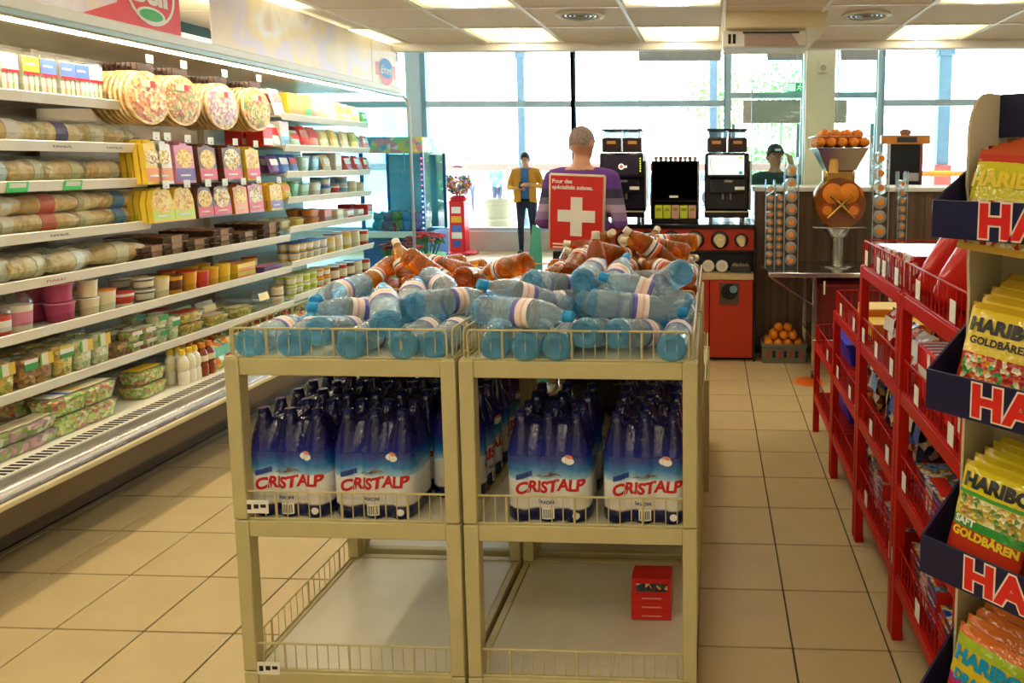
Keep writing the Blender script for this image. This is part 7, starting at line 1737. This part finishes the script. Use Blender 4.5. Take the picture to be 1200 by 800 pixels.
MB().lathe([(0, 0), (0.27, 0), (0.33, 0.75), (0.36, 0.78), (0.36, 0.86), (0.31, 0.86), (0.29, 0.7), (0, 0.7)], 24).build('tub', mm('planterc', '#c0b08a'), t)
MB().cyl(0.3, 0.69, 0.72, 20).build('soil', mm('soil', '#5a4a3a'), t)
MB().lathe([(0.34, 0.4), (0.345, 0.41), (0.345, 0.44), (0.34, 0.45)], 24).build('band', mm('planterb', '#cdbf9c'), t)
def car(label, px, Y, m, rz=0.0):
    t = thing('parked_car', label, 'car', (atY(px, 190, Y).x, Y, -0.05), (0, 0, rz))
    MB().prism([(-2.0, 0.35), (-2.05, 0.75), (-1.2, 0.92), (-0.7, 1.42), (0.9, 1.45), (1.6, 0.95), (2.05, 0.85), (2.05, 0.35)], -0.8, 0.8, 'XZ').build('body', m, t)
    for s in (-0.81, 0.81): MB().prism([(-1.0, 0.95), (-0.62, 1.36), (0.8, 1.38), (1.3, 0.97)], s - 0.01, s + 0.01, 'XZ').build('side_window', M_dark, t)
    for x in (-1.25, 1.3):
        for s in (-0.75, 0.75): MB().cyl(0.33, -0.1, 0.1, 20, M=Matrix.Translation((x, s, 0.33)) @ Q90).build('wheel', M_black, t)
car('pale blue car parked outside behind the coffee machines', 793, 27.0, mm('carblue', '#5a80a8'))
car('silver car parked outside behind the juicer', 905, 32.0, mm('carsilver', '#7c888e'), 0.3)
t = thing('street_lamp', 'slim grey street lamp with two arms outside', 'lamp', (atY(750, 150, 30).x, 30, -0.05))
MB().tube([(0, 0, 0), (0, 0, 5.2)], [0.09, 0.05], 8).build('pole', M_alu, t)
for s in (-1, 1):
    MB().tube([(0, 0, 5.1), (s * 0.8, 0, 5.25)], 0.035, 6).build('arm', M_alu, t)
    MB().box(min(s * 0.5, s * 1.1), max(s * 0.5, s * 1.1), -0.1, 0.1, 5.2, 5.28, 0.02).build('lamp_head', M_alu, t)
# building behind the left window
t = thing('office_building', 'pale office building with a column of dark windows beyond the forecourt', 'building', (-17.4, 38, -0.05))
MB().box(-9, 2.6, 0, 8, 0, 9).build('walls', M_pale, t)
MB().box(-9.3, 2.8, -0.3, 8.2, 9, 9.4).build('roof_slab', M_conc, t)
for i in range(5):
    for j in range(4):
        x = 2.2 - 2.0 * i; w_ = MB().box(x - 0.8, x + 0.1, -0.06, 0, 1.2 + 2.0 * j, 2.6 + 2.0 * j, 0.01).build('window', mm('bwin', '#8fa6b4'), t)
        MB().box(x - 0.72, x + 0.02, -0.07, -0.06, 1.28 + 2.0 * j, 2.52 + 2.0 * j).build('pane', mm('bpane', '#5f7f92', 0.15), w_)
# trees and bushes far outside
def tree(label, px, Y, h, r, trunk=True, name='leafy_tree', cat='tree'):
    t = thing(name, label, cat, (atY(px, 150, Y).x, Y, -0.05), group='greenery outside')
    if trunk: MB().tube([(0, 0, 0), (0.05, 0, h * 0.4), (0, 0.05, h * 0.75)], [0.14, 0.1, 0.05], 8).build('trunk', mm('bark', '#6a5a4a'), t)
    b = MB()
    for k in range(900):
        a, z, q = random.random() * 6.28, random.uniform(-1, 1), random.random() ** 0.4
        s = math.sqrt(1 - z * z); c = Vector((q * r * s * math.cos(a), q * r * s * math.sin(a), h - r * 0.9 + q * r * z * 0.9))
        u = Vector((random.gauss(0, 1), random.gauss(0, 1), random.gauss(0, 1))).normalized() * 0.13; w_ = u.cross(Vector((random.gauss(0, 1), random.gauss(0, 1), 1))).normalized() * 0.07
        b.add([c - u, c + w_, c + u, c - w_], [(0, 1, 2, 3)])
    tag(b.build('foliage', pat('foliage_green', ['#5f8a44', '#4c7a38', '#7a9c58', '#688f4c'], 3, 'noise', 0.7), t), kind='stuff')
tree('round tree outside right of the pale post', 842, 30, 5.6, 1.5)
tree('tree outside above the sliding door', 915, 28, 5.6, 1.7)
tree('bush outside behind the person in the cap', 900, 24, 2.4, 1.3, False, 'leafy_bush', 'bush')
tree('bush outside seen past the sliding door', 935, 25, 2.2, 1.2, False, 'leafy_bush', 'bush')
